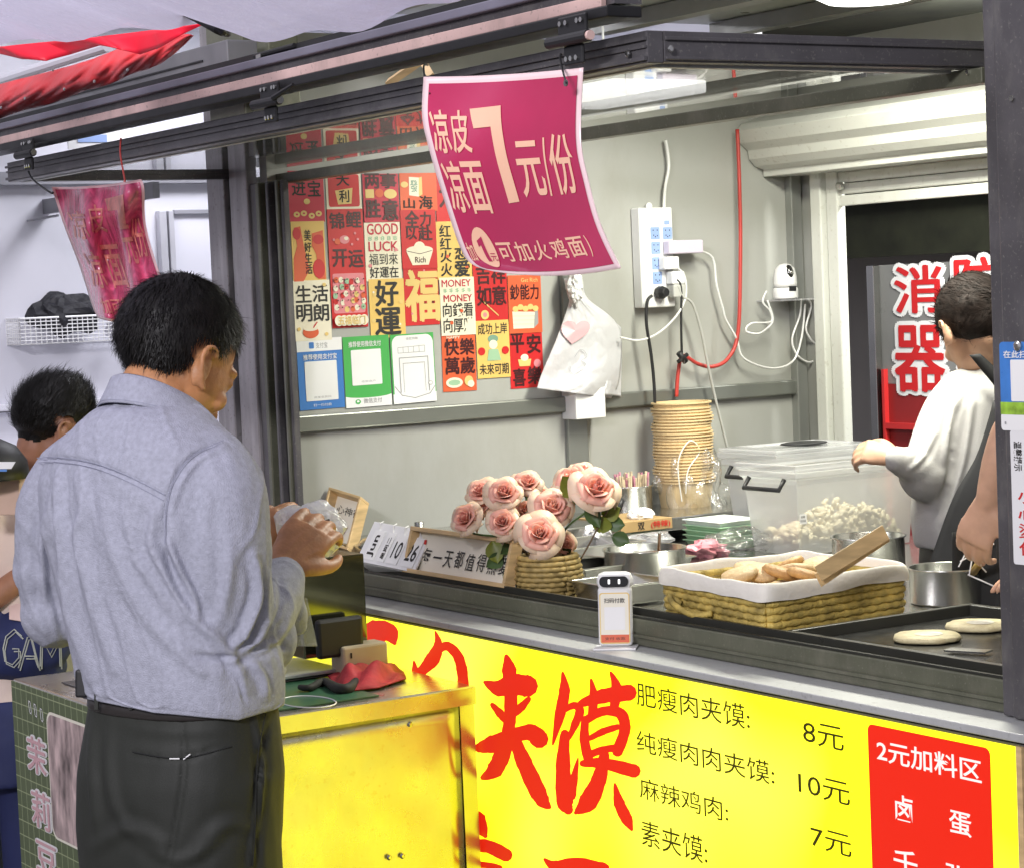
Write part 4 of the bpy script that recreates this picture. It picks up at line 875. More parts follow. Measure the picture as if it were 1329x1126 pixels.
obj('pot_weave', m_, mat('pot_straw', (.42, .30, .10), .6, var=.35, scale=40), vz, smooth=True)
obj('pot_lining', MB().lathe(pot, [(.05, .002), (.062, .05), (.056, .095), (.03, .085), (.001, .085)], 24), mat('dark_straw', (.14, .09, .03), .8), vz)
def rose(c, d, r, tone):
    t_ = MB(); t2_ = MB(); t3 = MB()
    d = nrm(d); a = nrm(np.cross(d, (0.1, .2, 1))); b = np.cross(d, a)
    rr = random.Random(int(c[0]*1e5) & 0xffff)
    def petal(mb, ang, rad, tall, wid, open_, curl):
        ca, sa = math.cos(ang), math.sin(ang); out = a*ca+b*sa; side = -a*sa+b*ca
        def f(u, v):
            th = (u-.5)*wid; w = math.sin(min(1, v*1.4+.12)*PI/2)
            rr_ = rad*(.35+.65*math.sin(v*PI/2))+open_*v*v*r
            e = curl*max(0, v-.75)*4*r*.28
            o_ = out*math.cos(th)+side*math.sin(th)
            edge = (1-abs(2*u-1)**3*.35)
            wv = r*.05*v*v*math.sin(u*7+ang*5)
            return c+o_*(rr_*w+e+wv)+d*(tall*r*(v*edge)-r*.62 - e*.9 + wv*1.5)
        mb.grid(f, 7, 6)
    petal_n = [(3, .10, 1.22, 2.7, .0, .0), (3, .20, 1.28, 2.4, .02, .05), (3, .32, 1.28, 2.3, .05, .25), (4, .46, 1.22, 2.0, .08, .6), (5, .60, 1.12, 1.75, .14, 1.1), (5, .70, .92, 1.7, .26, 1.7)]
    for k, (n, rad, tall, wid, op, cu) in enumerate(petal_n):
        for i in range(n):
            petal([t3, t3, t_, t_, t_, t2_][k], 2*PI*i/n+k*.7+rr.uniform(-.15, .15), rad*r, tall*rr.uniform(.93, 1.06), wid, op, cu*rr.uniform(.6, 1.3))
    rs = obj('rose', t_, M_petal, vz, smooth=True, solid=.0008)
    obj('inner_petals', t3, M_heart if tone else M_petal, rs, smooth=True, solid=.0006)
    obj('outer_petals', t2_, M_petal2, rs, smooth=True, solid=.0008)
    # sepal and stem
    st = MB(); base = c-d*r*.5; st.lathe(base, [(r*.25, 0), (r*.45, r*.2)], 8, d)
    st.tube([base, base-d*r*.6-V(0, 0, .02), lerp(base, pot+V(0, 0, .12), .6)+V(0, 0, -.01), pot+V(0, 0, .08)], .0025, 6, smooth=4)
    obj('stem', st, M_leaf, rs, smooth=True)
D0 = 5.02
tocam = -FW
for (x, y, r_, dd, dx, dz, tn) in ((624, 637, 22, .05, -.4, .5, 1), (654, 639, 25, -.02, .0, .35, 1), (684, 626, 24, .04, .1, .7, 1), (604, 672, 23, .0, -.6, .3, 1), (652, 677, 26, -.05, -.1, .1, 1), (716, 658, 31, -.02, .2, .3, 0), (700, 692, 29, -.09, .05, .05, 0), (732, 706, 20, .0, .5, -.3, 1), (773, 634, 33, -.03, .3, .35, 1), (743, 622, 27, .06, -.3, .7, 0), (628, 655, 18, .05, -.7, .2, 0), (683, 662, 20, .05, .1, .4, 1), (700, 640, 18, .08, .3, .6, 0), (757, 612, 20, .08, .1, .8, 1)):
    c = cp(x, y, D0+dd)
    rose(c, tocam*1.0+RT*dx*1.2+V(0, 0, dz+.35), r_/590*.72*(1+.08*math.sin(x)), tn)
lf = MB(); lf2 = MB()
def leaf(mb, c, d, L_, w, n=V(0, 0, 1)):
    d = nrm(d); s_ = nrm(np.cross(d, n)); nn = np.cross(s_, d)
    mb.grid(lambda u, v: c+d*L_*v+s_*w*(u-.5)*2*math.sin(PI*min(1, v*.96+.03))**.8+nn*(.25*w*abs(2*u-1)-.2*L_*v*v), 4, 6)
_leafs = []
for (x, y, dx, dz, L_, k) in ((745, 640, -.3, .5, .05, 2), (735, 650, .3, .4, .05, 2), (762, 655, .2, -.4, .06, 1), (782, 668, .5, .2, .045, 2), (788, 678, .8, -.1, .04, 1), (795, 695, .8, -.3, .04, 1), (700, 730, -.4, -.5, .06, 1), (735, 735, .2, -.6, .05, 1), (640, 702, .1, -.6, .05, 2), (655, 720, -.5, -.3, .05, 1), (668, 728, -.2, -.5, .06, 1), (690, 655, .1, -.4, .05, 1), (780, 690, .1, .6, .04, 2), (720, 728, .4, .3, .05, 1), (675, 700, -.3, -.2, .06, 1), (655, 690, -.2, .5, .05, 1)):
    c = cp(x, y, D0+.01); lf = MB(); _leafs.append((lf, k)); leaf(lf, c, RT*dx+V(0, 0, dz)+tocam*.3, L_, .014+.004*k, tocam)
for lf, k in _leafs: obj('leaf', lf, M_leaf if k == 1 else M_leaf2, vz, smooth=True)
tw = MB().tube([cp(745, 740, D0), cp(765, 705, D0), cp(778, 680, D0), cp(790, 660, D0)], .002, 6, smooth=5).tube([cp(655, 700, D0), cp(680, 715, D0), cp(705, 740, D0)], .0025, 6, smooth=4)
obj('twig', tw, mat('brown_twig', (.12, .07, .03), .6), vz)

# straws cup, knife, carton
def potmesh(c, r, h, rim=.004, n=36, inside=None):
    return MB().lathe(c, [(.001, 0), (r*.94, 0), (r, r*.06), (r, h), (r+rim, h+.002), (r+rim, h+.005), (r-.002, h+.004), (r-.003, h*.25 if inside is None else inside), (.001, h*.25 if inside is None else inside)], n, cap=False)
c = at(822, 668, 2, ZS); c = V(max(c[0], -2.36), c[1], ZS)
c = at(819, 671, 0, -2.36); zc = c[2]
st = thing('straw_cup', 'steel cup full of wrapped sticks beside the pink roses', 'cup', c)
obj('cup', potmesh(c, .060, .083), M_steel, st, smooth=True, bevel=0)
m1, m2 = MB(), MB()
for k in range(46):
    a_ = rng.uniform(0, 2*PI); r_ = .045*math.sqrt(rng.uniform(0, 1)); t_ = rng.uniform(.0, .25)
    p0 = c+V(r_*math.cos(a_), r_*math.sin(a_), .02); p1 = p0+V(math.cos(a_)*t_*.05, math.sin(a_)*t_*.05, rng.uniform(.085, .105))
    (m1 if k % 3 else m2).tube([p0, p1], .0035, 5)
obj('stick', m1, mat('pale_wrapped_stick', (.72, .60, .40), .5, var=.2, scale=50), st); obj('pink_stick', m2, mat('pink_wrapped_stick', (.62, .28, .36), .5, var=.3, scale=50), st)
c = at(838, 689, 0, -2.12)
a_ = nrm(V(.0, 1, 0))
cb = thing('carton', 'flat brown cardboard carton with a red mark by the paper bowls', 'carton', c)
L0 = at(806, 690, 0, -2.10); L1 = at(873, 686, 0, -2.10)
obj('box', MB().box(V(-2.30, L0[1], L0[2]-.004), (.2, 0, 0), (0, L1[1]-L0[1], 0), (0, 0, .028)), mat('brown_card', (.45, .30, .13), .7, var=.1), cb, bevel=.001)
CBF = Frame(V(-2.0995, L0[1], L0[2]-.004), (0, L1[1]-L0[1], 0), (0, 0, .028), (1, 0, 0))
m_ = MB(); CBF.text(m_, '(特辣)', (.58, .15, .95, .85), .001, .02); obj('red_lettering', m_, cm('red'), cb)
m_ = MB(); CBF.text(m_, '双', (.32, .15, .45, .85), .001, .02); obj('black_lettering', m_, M_ink, cb)
obj('knife', MB().tube([at(796, 676, 0, -2.0), at(804, 655, 0, -2.0), at(808, 648, 0, -2.0)], [.008, .009, .007], 8), M_black, None, label='black tool handle standing up right of the roses', cat='tool', smooth=True)
# crumpled paper
crumple(at(775, 690, 0, -2.05), .035, M_prwhite, 'tissue_packet', 'white tissue pack partly hidden by the roses', 'tissue pack', 3)
crumple(at(832, 667, 0, -2.15), .035, M_prwhite, 'tissue_wad', 'rounded white tissue on top of the brown carton', 'tissue', 5, (1, 1, .5))
crumple(at(838, 700, 0, -2.0), .05, film('thin_white_film', (.85, .85, .88), .5, bump=.6, bscale=40), 'film_wrap', 'crumpled clear film in front of the brown carton', 'plastic wrap', 8, (1, 1.6, .35))
# paper bowls stack
bc = at(890, 668, 0, -2.34); bc[2] = at(890, 672, 0, -2.34)[2]
topz = at(887, 524, 0, -2.34)[2]; nb = 25; step = (topz-.105-bc[2])/nb
bowl_prof = [(.037, 0), (.039, .003), (.0475, .100), (.0515, .101), (.0515, .105), (.0465, .105), (.037, .008), (.001, .008)]
bst = None
r_s = 1.62
for k in range(nb+1):
    _o = ('one', 'two', 'three', 'four', 'five', 'six', 'seven', 'eight', 'nine', 'ten', 'eleven', 'twelve', 'thirteen', 'fourteen', 'fifteen', 'sixteen', 'seventeen', 'eighteen', 'nineteen', 'twenty', 'twenty-one', 'twenty-two', 'twenty-three', 'twenty-four', 'twenty-five')[max(0, nb-k-1)]
    lb_ = 'topmost brown paper bowl standing proud on its tall stack' if k == nb else ('lowest brown paper bowl of the tall stack' if k == 0 else 'brown paper bowl in the tall stack with %s above it' % _o)
    loc = V(bc[0]+.003*math.sin(k*1.3), bc[1]+.003*math.cos(k*.9), bc[2]+k*step+(.006 if k == nb else 0))
    if bst is None:
        bst = obj('paper_bowl', MB().lathe(loc, [(r*r_s, z) for r, z in bowl_prof], 32, cap=False), mat('kraft_paper', (.74, .56, .30), .6, var=.06), None, label=lb_, cat='paper bowl', group='brown paper bowls in the tall stack', smooth=False, origin=loc)
    else:
        o = bst.copy(); COL.objects.link(o); o.location = tuple(loc); o['label'] = lb_
# plastic bag around the lower bowls
def bagf(u, v):
    t = 2*PI*u; z = bc[2]-.005+v*.20
    r_ = .075+.02*v*(1-v)*2+.012*math.sin(5*t+9*v)+.01*math.sin(11*t-6*v)
    sh_ = .03*max(0, 1-v*2)
    r_ *= (1-.45*max(0, v-.6))
    p = V(bc[0]+r_*math.cos(t)+.01, bc[1]+r_*math.sin(t)+sh_+.01, z+.02*math.sin(3*t)*v)
    q = Vector((p*30).tolist()); k = 1+.12*noise.noise(q)
    return V(bc[0]+(p[0]-bc[0])*k, bc[1]+(p[1]-bc[1])*k, p[2])
obj('bowl_bag', MB().grid(bagf, 64, 30), film('clear_poly_bag', (.85, .85, .80), .13, rough=.16, gloss=.4, bump=.8, bscale=35), None, label='crinkled clear plastic bag pulled over the lower half of the bowl stack', cat='plastic bag', smooth=True)
# string tie of the bag
obj('bag_tie', MB().tube([at(885, 650, 0, -2.26), at(880, 600, 0, -2.26), at(895, 572, 0, -2.26), at(908, 585, 0, -2.26), at(893, 610, 0, -2.26), at(890, 640, 0, -2.26)], .0018, 6, smooth=6), mat('frosted_string', (.8, .8, .72), .4), bpy.data.objects['bowl_bag'])

# storage boxes
M_tub = film('frosted_tub', (.80, .81, .80), .60, rough=.22, gloss=.2)
M_tub2 = film('frosted_tub_lid', (.82, .83, .84), .42, rough=.2, gloss=.2)
M_hand = M_black
def tub(P, lx, ly, h, label, lid):
    """P near corner (max x, min y) on the worktop; box runs -x by lx and +y by ly"""
    t = thing('storage_box', label, 'storage box', P+V(-lx/2, ly/2, 0), 'clear storage boxes behind the bread basket')
    ti = .018
    def ring(e, z): return [P+V(e, -e, z), P+V(e, ly+e, z), P+V(-lx-e, ly+e, z), P+V(-lx-e, -e, z)]
    m_ = MB(); m_.rings([ring(-ti, .003), ring(-.004, h*.8), ring(0, h-.03), ring(.006, h-.028), ring(.006, h-.012), ring(0.0, h-.012)], False)
    m_.add(ring(-ti, .003), [(0, 1, 2, 3)])
    obj('body', m_, M_tub, t, bevel=.006)
    m_ = MB(); m_.rings([ring(.008, h-.012), ring(.012, h-.006), ring(.012, h+.004), ring(.004, h+.006)], False)
    obj('rim', m_, M_tub2, t)
    if lid:
        m_ = MB(); m_.rings([ring(.010, h+.006), ring(.010, h+.016), ring(-.03, h+.020), ring(-.034, h+.014), ring(-lx*.35, h+.014)], True); obj('lid', m_, M_tub2, t, bevel=.003)
    # bail handle on the -y face
    y = P[1]-.012; xa, xb = P[0]-lx*.82, P[0]-lx*.18
    m_ = MB().tube([V(xa, y+.006, P[2]+h-.03), V(xa, y-.012, P[2]+h-.055), V(xb, y-.012, P[2]+h-.055), V(xb, y+.006, P[2]+h-.03)], .006, 8)
    obj('handle', m_, M_hand, t, smooth=True)
    return t
Pt = onz(1037, 724, ZT); hb = at(1037, 607, 1, Pt[1])[2]-ZT
lx = Pt[0]-at(963, 640, 1, Pt[1])[0]; ly = at(1192, 640, 0, Pt[0])[1]-Pt[1]
Pt[2] = ZT+.0
TB = tub(Pt, lx, ly, hb, 'open clear storage box half full of flour dough lumps, nearest the hand', False)
# dough
m_ = MB()
for k in range(420):
    x = Pt[0]-rng.uniform(.035, lx-.035); y = Pt[1]+rng.uniform(.035, ly-.035); hill = .060*math.exp(-((y-Pt[1]-ly*.62)/(ly*.3))**2)+.03
    r_ = rng.uniform(.006, .012); z = Pt[2]+.02+rng.uniform(.1, 1)*hill
    u_ = nrm(rng.normal(size=3)); w_ = nrm(np.cross(u_, rng.normal(size=3))); m_.ell((x, y, z), u_*r_*1.6, w_*r_, np.cross(u_, w_)*r_*.6, 7, 4)
obj('dough_lumps', m_, mat('flour_dough', (.74, .66, .46), .8, var=.15, scale=40), None, label='pile of pale dough lumps in the open storage box', cat='dough', kind='stuff', smooth=True)
P2 = V(Pt[0]-.10, Pt[1]+.0, ZT); P2 = onz(980, 700, ZT)+V(-.0, .12, 0)
y2 = Pt[1]+.14; P2 = V(Pt[0]-lx-.03, y2, ZT)
TB2 = tub(P2, P2[0]-at(940, 620, 1, y2)[0], ly*.8, hb+.006, 'lidded clear storage box standing behind the open one', True)
TB2b = tub(P2+V(0, 0, hb+.03), .30, ly*.75, .035, 'flat clear tray with lid on top of the rear storage box', True) if False else None
lidp = V(P2[0]-.06, P2[1]+.14, ZT+hb+.03)
obj('box_label', MB().box(at(1038, 680, 0, Pt[0]+.001), (.0006, 0, 0), (0, .022, 0), (0, 0, .024)), M_prwhite, TB)
m_ = MB(); LBF = Frame(at(1038, 680, 0, Pt[0]+.0022), (0, .022, 0), (0, 0, .024), (1, 0, 0)); LBF.text(m_, '|||||', (.15, .2, .85, .45), .0, .01); LBF.text(m_, '合格', (.2, .6, .8, .85), .0, .01)
obj('label_print', m_, M_ink, TB)
obj('lid_grip', MB().ell(lidp, (.05, 0, 0), (0, .07, 0), (0, 0, .006)), M_black, TB2, smooth=True)
# green boxes in a bag
gb = at(952, 716, 2, ZT)
M_green = mat('mint_plastic', (.36, .60, .36), .4, var=.05)
gx = V(-.16, 0, 0); 
for k in range(5):
    w0 = at(903, 712-7*k, 1, gb[1]-.02); w1 = at(1000, 705-7*k, 0, 0)
    o_ = V(gb[0], gb[1]-.04, ZT+.004+.0128*k)
    mb_ = MB()
    def rg(e, z, o_=o_): return [o_+V(e, -e, z), o_+V(e, .13+e, z), o_+V(-.15-e, .13+e, z), o_+V(-.15-e, -e, z)]
    mb_.rings([rg(-.012, 0), rg(0, .020), rg(.004, .020), rg(.004, .023), rg(-.002, .023), rg(-.014, .003)], True)
    obj('snack_box', mb_, mat('white_lid', (.75, .82, .76), .35) if k == 4 else M_green, None, label='white-topped mint box on top of the small pile' if k == 4 else 'mint green plastic box, number %s from the bottom of the small pile' % ['one', 'two', 'three', 'four'][k], cat='plastic box', group='mint green boxes behind the bread basket', bevel=.001)
crumple(at(955, 700, 2, ZT+.03)+V(.03, -.01, 0), .085, film('crinkle_film', (.85, .86, .85), .12, rough=.15, gloss=.5, bump=.9, bscale=45), 'crinkled_bag', 'crinkled clear bag around the mint boxes', 'plastic bag', 11, (1, 1.0, .42), 30, .5)
crumple(at(915, 712, 2, ZT+.02), .04, mat('pink_plastic', (.72, .28, .32), .4, var=.1), 'pink_bag', 'crumpled pink bag beside the mint boxes', 'plastic bag', 14, (1, 1.4, .6), 20, .5)

# steel pots
def pot_thing(px, py, z, rpx, h, label, name='pot', cat='pot', inside=None):
    c = at(px, py, 2, z); d = (c-CP)@FW; r_ = rpx/FPX*d
    t = thing(name, label, cat, c)
    obj('body', potmesh(c, r_, h, inside=inside), M_steel, t, smooth=True)
    return t, c, r_
tq, c, r_ = pot_thing(838, 755, ZT, 53, .075, 'wide steel pot of brown sauce behind the payment device', inside=.06)
obj('sauce', MB().lathe(c+V(0, 0, .062), [(r_-.004, 0), (r_*.5, .002), (.001, .002)], 32), mat('brown_sauce', (.12, .05, .015), .25, var=.4, scale=30), tq)
obj('ladle', MB().tube([at(855, 720, 2, 1.01), at(856, 690, 1, c[1])], .004, 8), M_steel, None, label='steel ladle handle standing in the sauce pot', cat='ladle')
tq, c, r_ = pot_thing(1128, 742, ZT, 47, .080, 'steel pot behind the right end of the bread basket', inside=.01)
tq, c, r_ = pot_thing(1229, 781, ZT, 48, .070, 'low steel pan right of the bread basket', 'pan', 'pan', inside=.05)
obj('batter', MB().lathe(c+V(0, 0, .05), [(r_-.004, 0), (.001, .002)], 28), mat('grey_batter', (.35, .34, .30), .3), tq)
ws = MB().tube([at(1263, 742, 1, c[1]), at(1282, 716, 1, c[1]-.05)], .008, 8); obj('wooden_spoon', ws, mat('yellow_wood', (.62, .40, .08), .45), None, label='yellow wooden handle sticking out of the low steel pan', cat='spoon', smooth=True)
tq, c, r_ = pot_thing(1275, 800, ZT, 40, .06, 'dark edged pan at the right end next to the griddle', 'pan', 'pan') if False else (None, None, None)
# open steel trays (left of basket)
for k, (x, y, wx, wy, h) in enumerate(((760, 768, .16, .30, .05), (800, 790, .17, .16, .045), (720, 745, .2, .26, .055))):
    o_ = at(x, y, 2, ZT); mb_ = MB()
    def rg(e, z, o_=o_, wx=wx, wy=wy): return [o_+V(e, -e, z), o_+V(e, wy+e, z), o_+V(-wx-e, wy+e, z), o_+V(-wx-e, -e, z)]
    mb_.rings([rg(-.01, .004), rg(0, h), rg(.008, h), rg(.008, h+.003), rg(-.002, h+.003), rg(-.012, .008)], True)
    obj('steel_tray', mb_, M_steel, None, label=('middle rectangular steel tray beside the sauce pot', 'small steel tray directly behind the payment device', 'leftmost steel tray just right of the rose basket')[k], cat='tray', group='steel trays beside the bread basket', bevel=.002)
o_ = at(770, 722, 2, ZT+.06)
obj('tray_lid', MB().box(o_+V(-.12, -.02, 0), (.17, .02, 0), (-.02, .20, 0), (0, 0, .004)), M_steel, None, label='flat steel tray lid right of the roses', cat='lid', bevel=.001)

# ---- bread basket
zb = ZT
q00 = at(991, 763, 2, 1.06); q10 = at(852, 737, 2, 1.06); q01 = at(1182, 732, 2, 1.06); q11 = at(1041, 717, 2, 1.06)
bk = thing('bread_basket', 'woven straw basket lined with white cloth full of flat breads', 'basket', (q00+q11)/2*V(1, 1, 0)+V(0, 0, ZT))
ctr = (q00+q10+q01+q11)/4
def quadring(s, z, wob=0, n=18):
    P = []
    C4 = [q00, q01, q11, q10]
    for a_ in range(4):
        for i in range(n):
            p = lerp(C4[a_], C4[(a_+1) % 4], i/n); p = ctr+(p-ctr)*s; P.append(V(p[0], p[1], z))
    # round corners by smoothing
    for _ in range(3):
        P = [(P[i-1]+P[i]*2+P[(i+1) % len(P)])/4 for i in range(len(P))]
    return P
m_ = MB(); hh = 1.06-ZT
rows = 7
for k in range(rows):
    z = ZT+.008+k*.0138; R_ = quadring(.955+.012*k/rows, z, n=22); R_ = R_+[R_[0]]
    R_ = [p+nrm(V(*(p-ctr)[:2], 0))*(.0010*(-1)**(i+k)) for i, p in enumerate(R_)]
    m_.tube(R_, [.0078+.0007*(-1)**(i+k) for i in range(len(R_))], 8)
obj('weave', m_, mat('straw_weave', (.54, .40, .10), .6, var=.35, scale=25, bump=.5, bscale=120), bk, smooth=True)
obj('basket_floor', MB().add([tuple(p) for p in quadring(.93, ZT+.012)], [tuple(range(72))]), M_paper, bk)
def cl(v, u):
    # cloth profile around rim: outside drop -> rim -> inside
    prof = [(1.030, 1.036), (1.034, 1.044), (1.028, 1.054), (1.010, 1.063), (.985, 1.066), (.965, 1.060), (.95, 1.03), (.94, .98), (.93, .965)]
    return prof[v]
rings_ = []
for j in range(9):
    s, z = cl(j, 0); R_ = quadring(s, z, n=22)
    out = []
    for i, p in enumerate(R_):
        w_ = .0022*math.sin(i*.45+j*.3)+.0012*math.sin(i*1.0+j*.5)+(-.003*(1+math.sin(i*.37)) if j == 0 else 0)
        out.append(p+V(0, 0, w_)+nrm(V(*(p-ctr)[:2], 0))*(.0012*math.sin(i*.7+j*.3)))
    rings_.append(out)
obj('cloth_liner', MB().rings(rings_, False), mat('white_cloth', (.80, .77, .68), .85, var=.04, bump=.2, bscale=60), bk, smooth=True, sub=1)
obj('handle', MB().tube([at(882, 776, 1, .0)*0+p for p in (lerp(q10, q00, .25)+V(0, -.004, -.060), lerp(q10, q00, .22)+V(0, -.022, -.045), lerp(q10, q00, .28)+V(0, -.028, -.058), lerp(q10, q00, .45)+V(0, -.026, -.072), lerp(q10, q00, .55)+V(0, -.006, -.066))], .006, 8, smooth=6), MATS['straw_weave'], bk, smooth=True)
M_bun = mat('baked_dough', (.70, .52, .28), .6, var=.2, scale=14, bump=.4, bscale=70, wear=.75, wscale=22, wcol=(.36, .15, .04))
M_bun2 = mat('browned_dough', (.60, .36, .14), .55, var=.3, scale=14, bump=.4, bscale=70, wear=.8, wscale=22, wcol=(.25, .09, .02))
bn = None
bun_l = ('pale flat bread at the left end of the basket', 'flat bread second from the left in the basket', 'browned flat bread in the middle of the basket', 'flat bread right of the middle one in the basket', 'golden flat bread leaning at the back of the basket', 'pale flat bread at the right, next to the tongs', 'flat bread lying low behind the front row in the basket', 'darker flat bread beneath the wooden tongs')
for k, (x, y, tl, bm) in enumerate(((960, 748, .25, 0), (988, 745, .3, 0), (1013, 745, .35, 1), (1035, 742, .3, 0), (1022, 737, .5, 1), (1058, 738, .4, 0), (975, 741, .2, 0), (1045, 748, .3, 1))):
    c = at(x, y-2, 2, 1.052); r_ = .038
    mb_ = MB().lathe((0, 0, 0), [(.001, -.009), (r_*.8, -.008), (r_, 0), (r_*.9, .008), (r_*.55, .012), (.001, .013)], 24)
    v = mb_.v[0]
    for i in range(len(v)): v[i] *= 1+.05*noise.noise(Vector(v[i]*40)+Vector((k, 0, 0)))
    Mx = np.array(Matrix.Rotation(tl, 3, Vector((math.cos(k*1.3), math.sin(k*1.3), 0)))); mb_.v[0] = v@Mx.T + c
    obj('flat_bread', mb_, M_bun2 if bm else M_bun, None, label=bun_l[k], cat='bread', group='flat breads in the basket', smooth=True)
for k in range(14):   # lower layer filling the basket
    p = lerp(lerp(q00, q10, .15+.7*((k*37) % 10)/10), lerp(q01, q11, .15+.7*((k*37) % 10)/10), .12+.76*k/14); c = V(p[0], p[1], 1.018)
    obj('flat_bread', MB().lathe(c, [(.001, -.009), (.03, -.008), (.04, 0), (.034, .008), (.02, .012), (.001, .013)], 20), M_bun, None, label='flat bread in the lower layer at the bottom of the basket', cat='bread', group='lower flat breads in the basket', smooth=True)
ta = at(1062, 744, 2, 1.085); tb_ = cp(1150, 690, (at(1150, 740, 2, 1.0)-CP)@FW*0+((ta-CP)@FW)+.10)
d_ = tb_-ta; s_ = nrm(np.cross(d_, FW))*.030
tg = thing('wooden_tongs', 'broad wooden bread tongs resting in the basket', 'tongs', ta)
obj('blade', MB().box(ta-s_/2, s_*1.0, d_, FW*.004), M_wood, tg, bevel=.001)
obj('blade', MB().box(ta-s_/2+V(.0, .0, -.012)+FW*.012, s_*.9, d_*1.02-V(0, 0, -.006), FW*.004), M_wood, tg, bevel=.001)
# ---- griddle with pancakes
gz = ZT+.012
g0 = at(1075, 828, 2, gz+.02)
gd = thing('griddle', 'black flat griddle with a raised rim at the right end of the counter', 'griddle', (-.3, .3, ZT))
gx0, gx1, gy0, gy1 = -.72, .03, .045, .50
obj('plate', MB().aabb(-.56, gy0, ZT+.001, gx1, gy1-.02, gz), mat('oiled_iron', (.02, .02, .018), .22, var=.3, scale=12, spec=.7), gd)
obj('rim', MB().aabb(-.575, gy0-.005, ZT+.001, -.561, gy1, ZT+.032).aabb(-.56, gy1-.018, ZT+.001, gx1, gy1, ZT+.032).aabb(-.56, gy0-.013, ZT+.001, gx1, gy0-.001, ZT+.032), mat('seasoned_iron', (.035, .035, .028), .35, var=.2), gd, bevel=.002)
for k, (x, y) in enumerate(((1203, 829), (1270, 814))):
    c = at(x, y, 2, gz+.002); n = 40
    rg_ = lambda s, z: [c+V(s*(.062+.002*math.sin(i*.7+k)+.0015*math.sin(i*1.9))*math.cos(2*PI*i/n), s*(.062+.002*math.sin(i*.7+k))*math.sin(2*PI*i/n), z) for i in range(n)]
    t = obj('pancake', MB().rings([rg_(.97, 0), rg_(1, .004), rg_(.96, .009), rg_(.5, .0105), rg_(.08, .011)], True), mat('raw_flatbread', (.66, .58, .34), .6, var=.15, scale=16, bump=.5, bscale=50, wear=.6, wscale=20, wcol=(.42, .27, .09)), None, label=('whole raw round flatbread frying nearest on the griddle', 'raw round flatbread at the back of the griddle, cut off by the post')[k], cat='flatbread', group='flatbreads on the griddle', smooth=True)
    obj('flour_patch', MB().lathe(c+V(.005, 0, .0112), [(.026, 0), (.001, .0004)], 16), mat('flour_dust', (.74, .70, .58), .8, var=.2, scale=40), t)
obj('scraper', MB().box(at(1225, 845, 2, gz+.004), (.07, .03, 0), (-.012, .03, 0), (0, 0, .003)), M_steel, None, label='thin steel scraper lying on the griddle in front of the flatbreads', cat='scraper')

# ------------------------------------------------------------------ payment terminal
c = at(797, 833, 2, ZL)
c[1] = -.075; c = at(800, 840, 2, ZL)
pt = thing('payment_stand', 'white payment stand with a black face band on the ledge', 'payment stand', c)
nf = nrm(V(1.1, -1, 0)); sf = nrm(np.cross(V(0, 0, 1), nf)); 
if sf@RT < 0: sf = -sf
obj('foot', MB().box(c-sf*.042-nf*.015, sf*.085, nf*.05, V(0, 0, .004)), M_white, pt, bevel=.0015)
lean = nrm(V(0, 0, 1)-nf*.12)
B0 = c-sf*.034+nf*.012+V(0, 0, .0045)
def rbox(o_, a_, b_, c_, m_, nm, bv, **k): return obj(nm, MB().box(o_, a_, b_, c_), m_, pt, bevel=bv, **k)
rbox(B0, sf*.068, lean*.118, -nf*.020, M_white, 'body', .008)
rbox(B0+lean*.110-sf*.002+nf*.004, sf*.072, lean*.036, -nf*.034, M_white, 'head', .014)
PFm = Frame(B0+nf*.0006, sf*.068, lean*.118, nf)
m_ = MB(); PFm.rect(m_, .06, .05, .94, .90, .0003, .08); obj('gold_border', m_, cm('gold'), pt)
m_ = MB(); PFm.rect(m_, .09, .07, .91, .88, .0006, .07); obj('card', m_, M_paper, pt)
m_ = MB(); PFm.rect(m_, .09, .07, .91, .2, .0009, .0); obj('orange_foot', m_, cm('orange'), pt)
m_ = MB(); PFm.rect(m_, .2, .28, .8, .66, .0009, .02); obj('blank_square', m_, M_prwhite, pt)
m_ = MB(); PFm.text(m_, '扫码付款', (.2, .73, .8, .81), .0012, .02); PFm.text(m_, '支付 收款', (.2, .11, .8, .16), .0012, .0); obj('lettering', m_, M_ink, pt)
HF = Frame(B0+lean*.110-sf*.002+nf*.0046, sf*.072, lean*.036, nf)
m_ = MB(); HF.rect(m_, .1, .22, .9, .8, .0005, .13); obj('face_band', m_, MATS['glossy_black'], pt)
m_ = MB(); HF.rect(m_, .34, .38, .40, .64, .001, .02); HF.rect(m_, .62, .38, .68, .64, .001, .02); obj('eye_light', m_, emat('eye_glow', (1, 1, 1), 1.2), pt)

# ------------------------------------------------------------------ cards on the right post
def postcard(name, label, tl, br, m, cat='sign'):
    Y = -.047; a = at(*tl, 1, Y); b = at(*br, 1, Y)
    t = thing(name, label, cat, (a[0], Y, b[2])); F_ = Frame((a[0], Y, b[2]), (b[0]-a[0], 0, 0), (0, 0, a[2]-b[2]), (0, -1, 0))
    m_ = MB(); F_.rect(m_, 0, 0, 1, 1, 0.0, .08); obj('card', m_, m, t, solid=.0012)
    return t, F_
pa = at(1297, 444, 1, -.047); 
t, F_ = postcard('payment_badge', 'blue and green payment badge on a clip on the right post', (1297, 444), (1352, 560), mat('badge_blue', (.06, .22, .60), .3, var=.1, scale=30))
m_ = MB(); F_.rect(m_, 0.0, .0, 1, .20, .001, .07); F_.rect(m_, .28, .33, .95, .80, .0016, .03); obj('white_area', m_, M_prwhite, t)
m_ = MB(); F_.rect(m_, 0.0, .18, 1, .32, .0013); obj('green_band', m_, mat('badge_green', (.35, .60, .06), .4, var=.3, scale=50), t)
m_ = MB(); F_.text(m_, '在此扫码', (.12, .82, .9, .90), .002, .03); obj('lettering', m_, cm('white'), t)
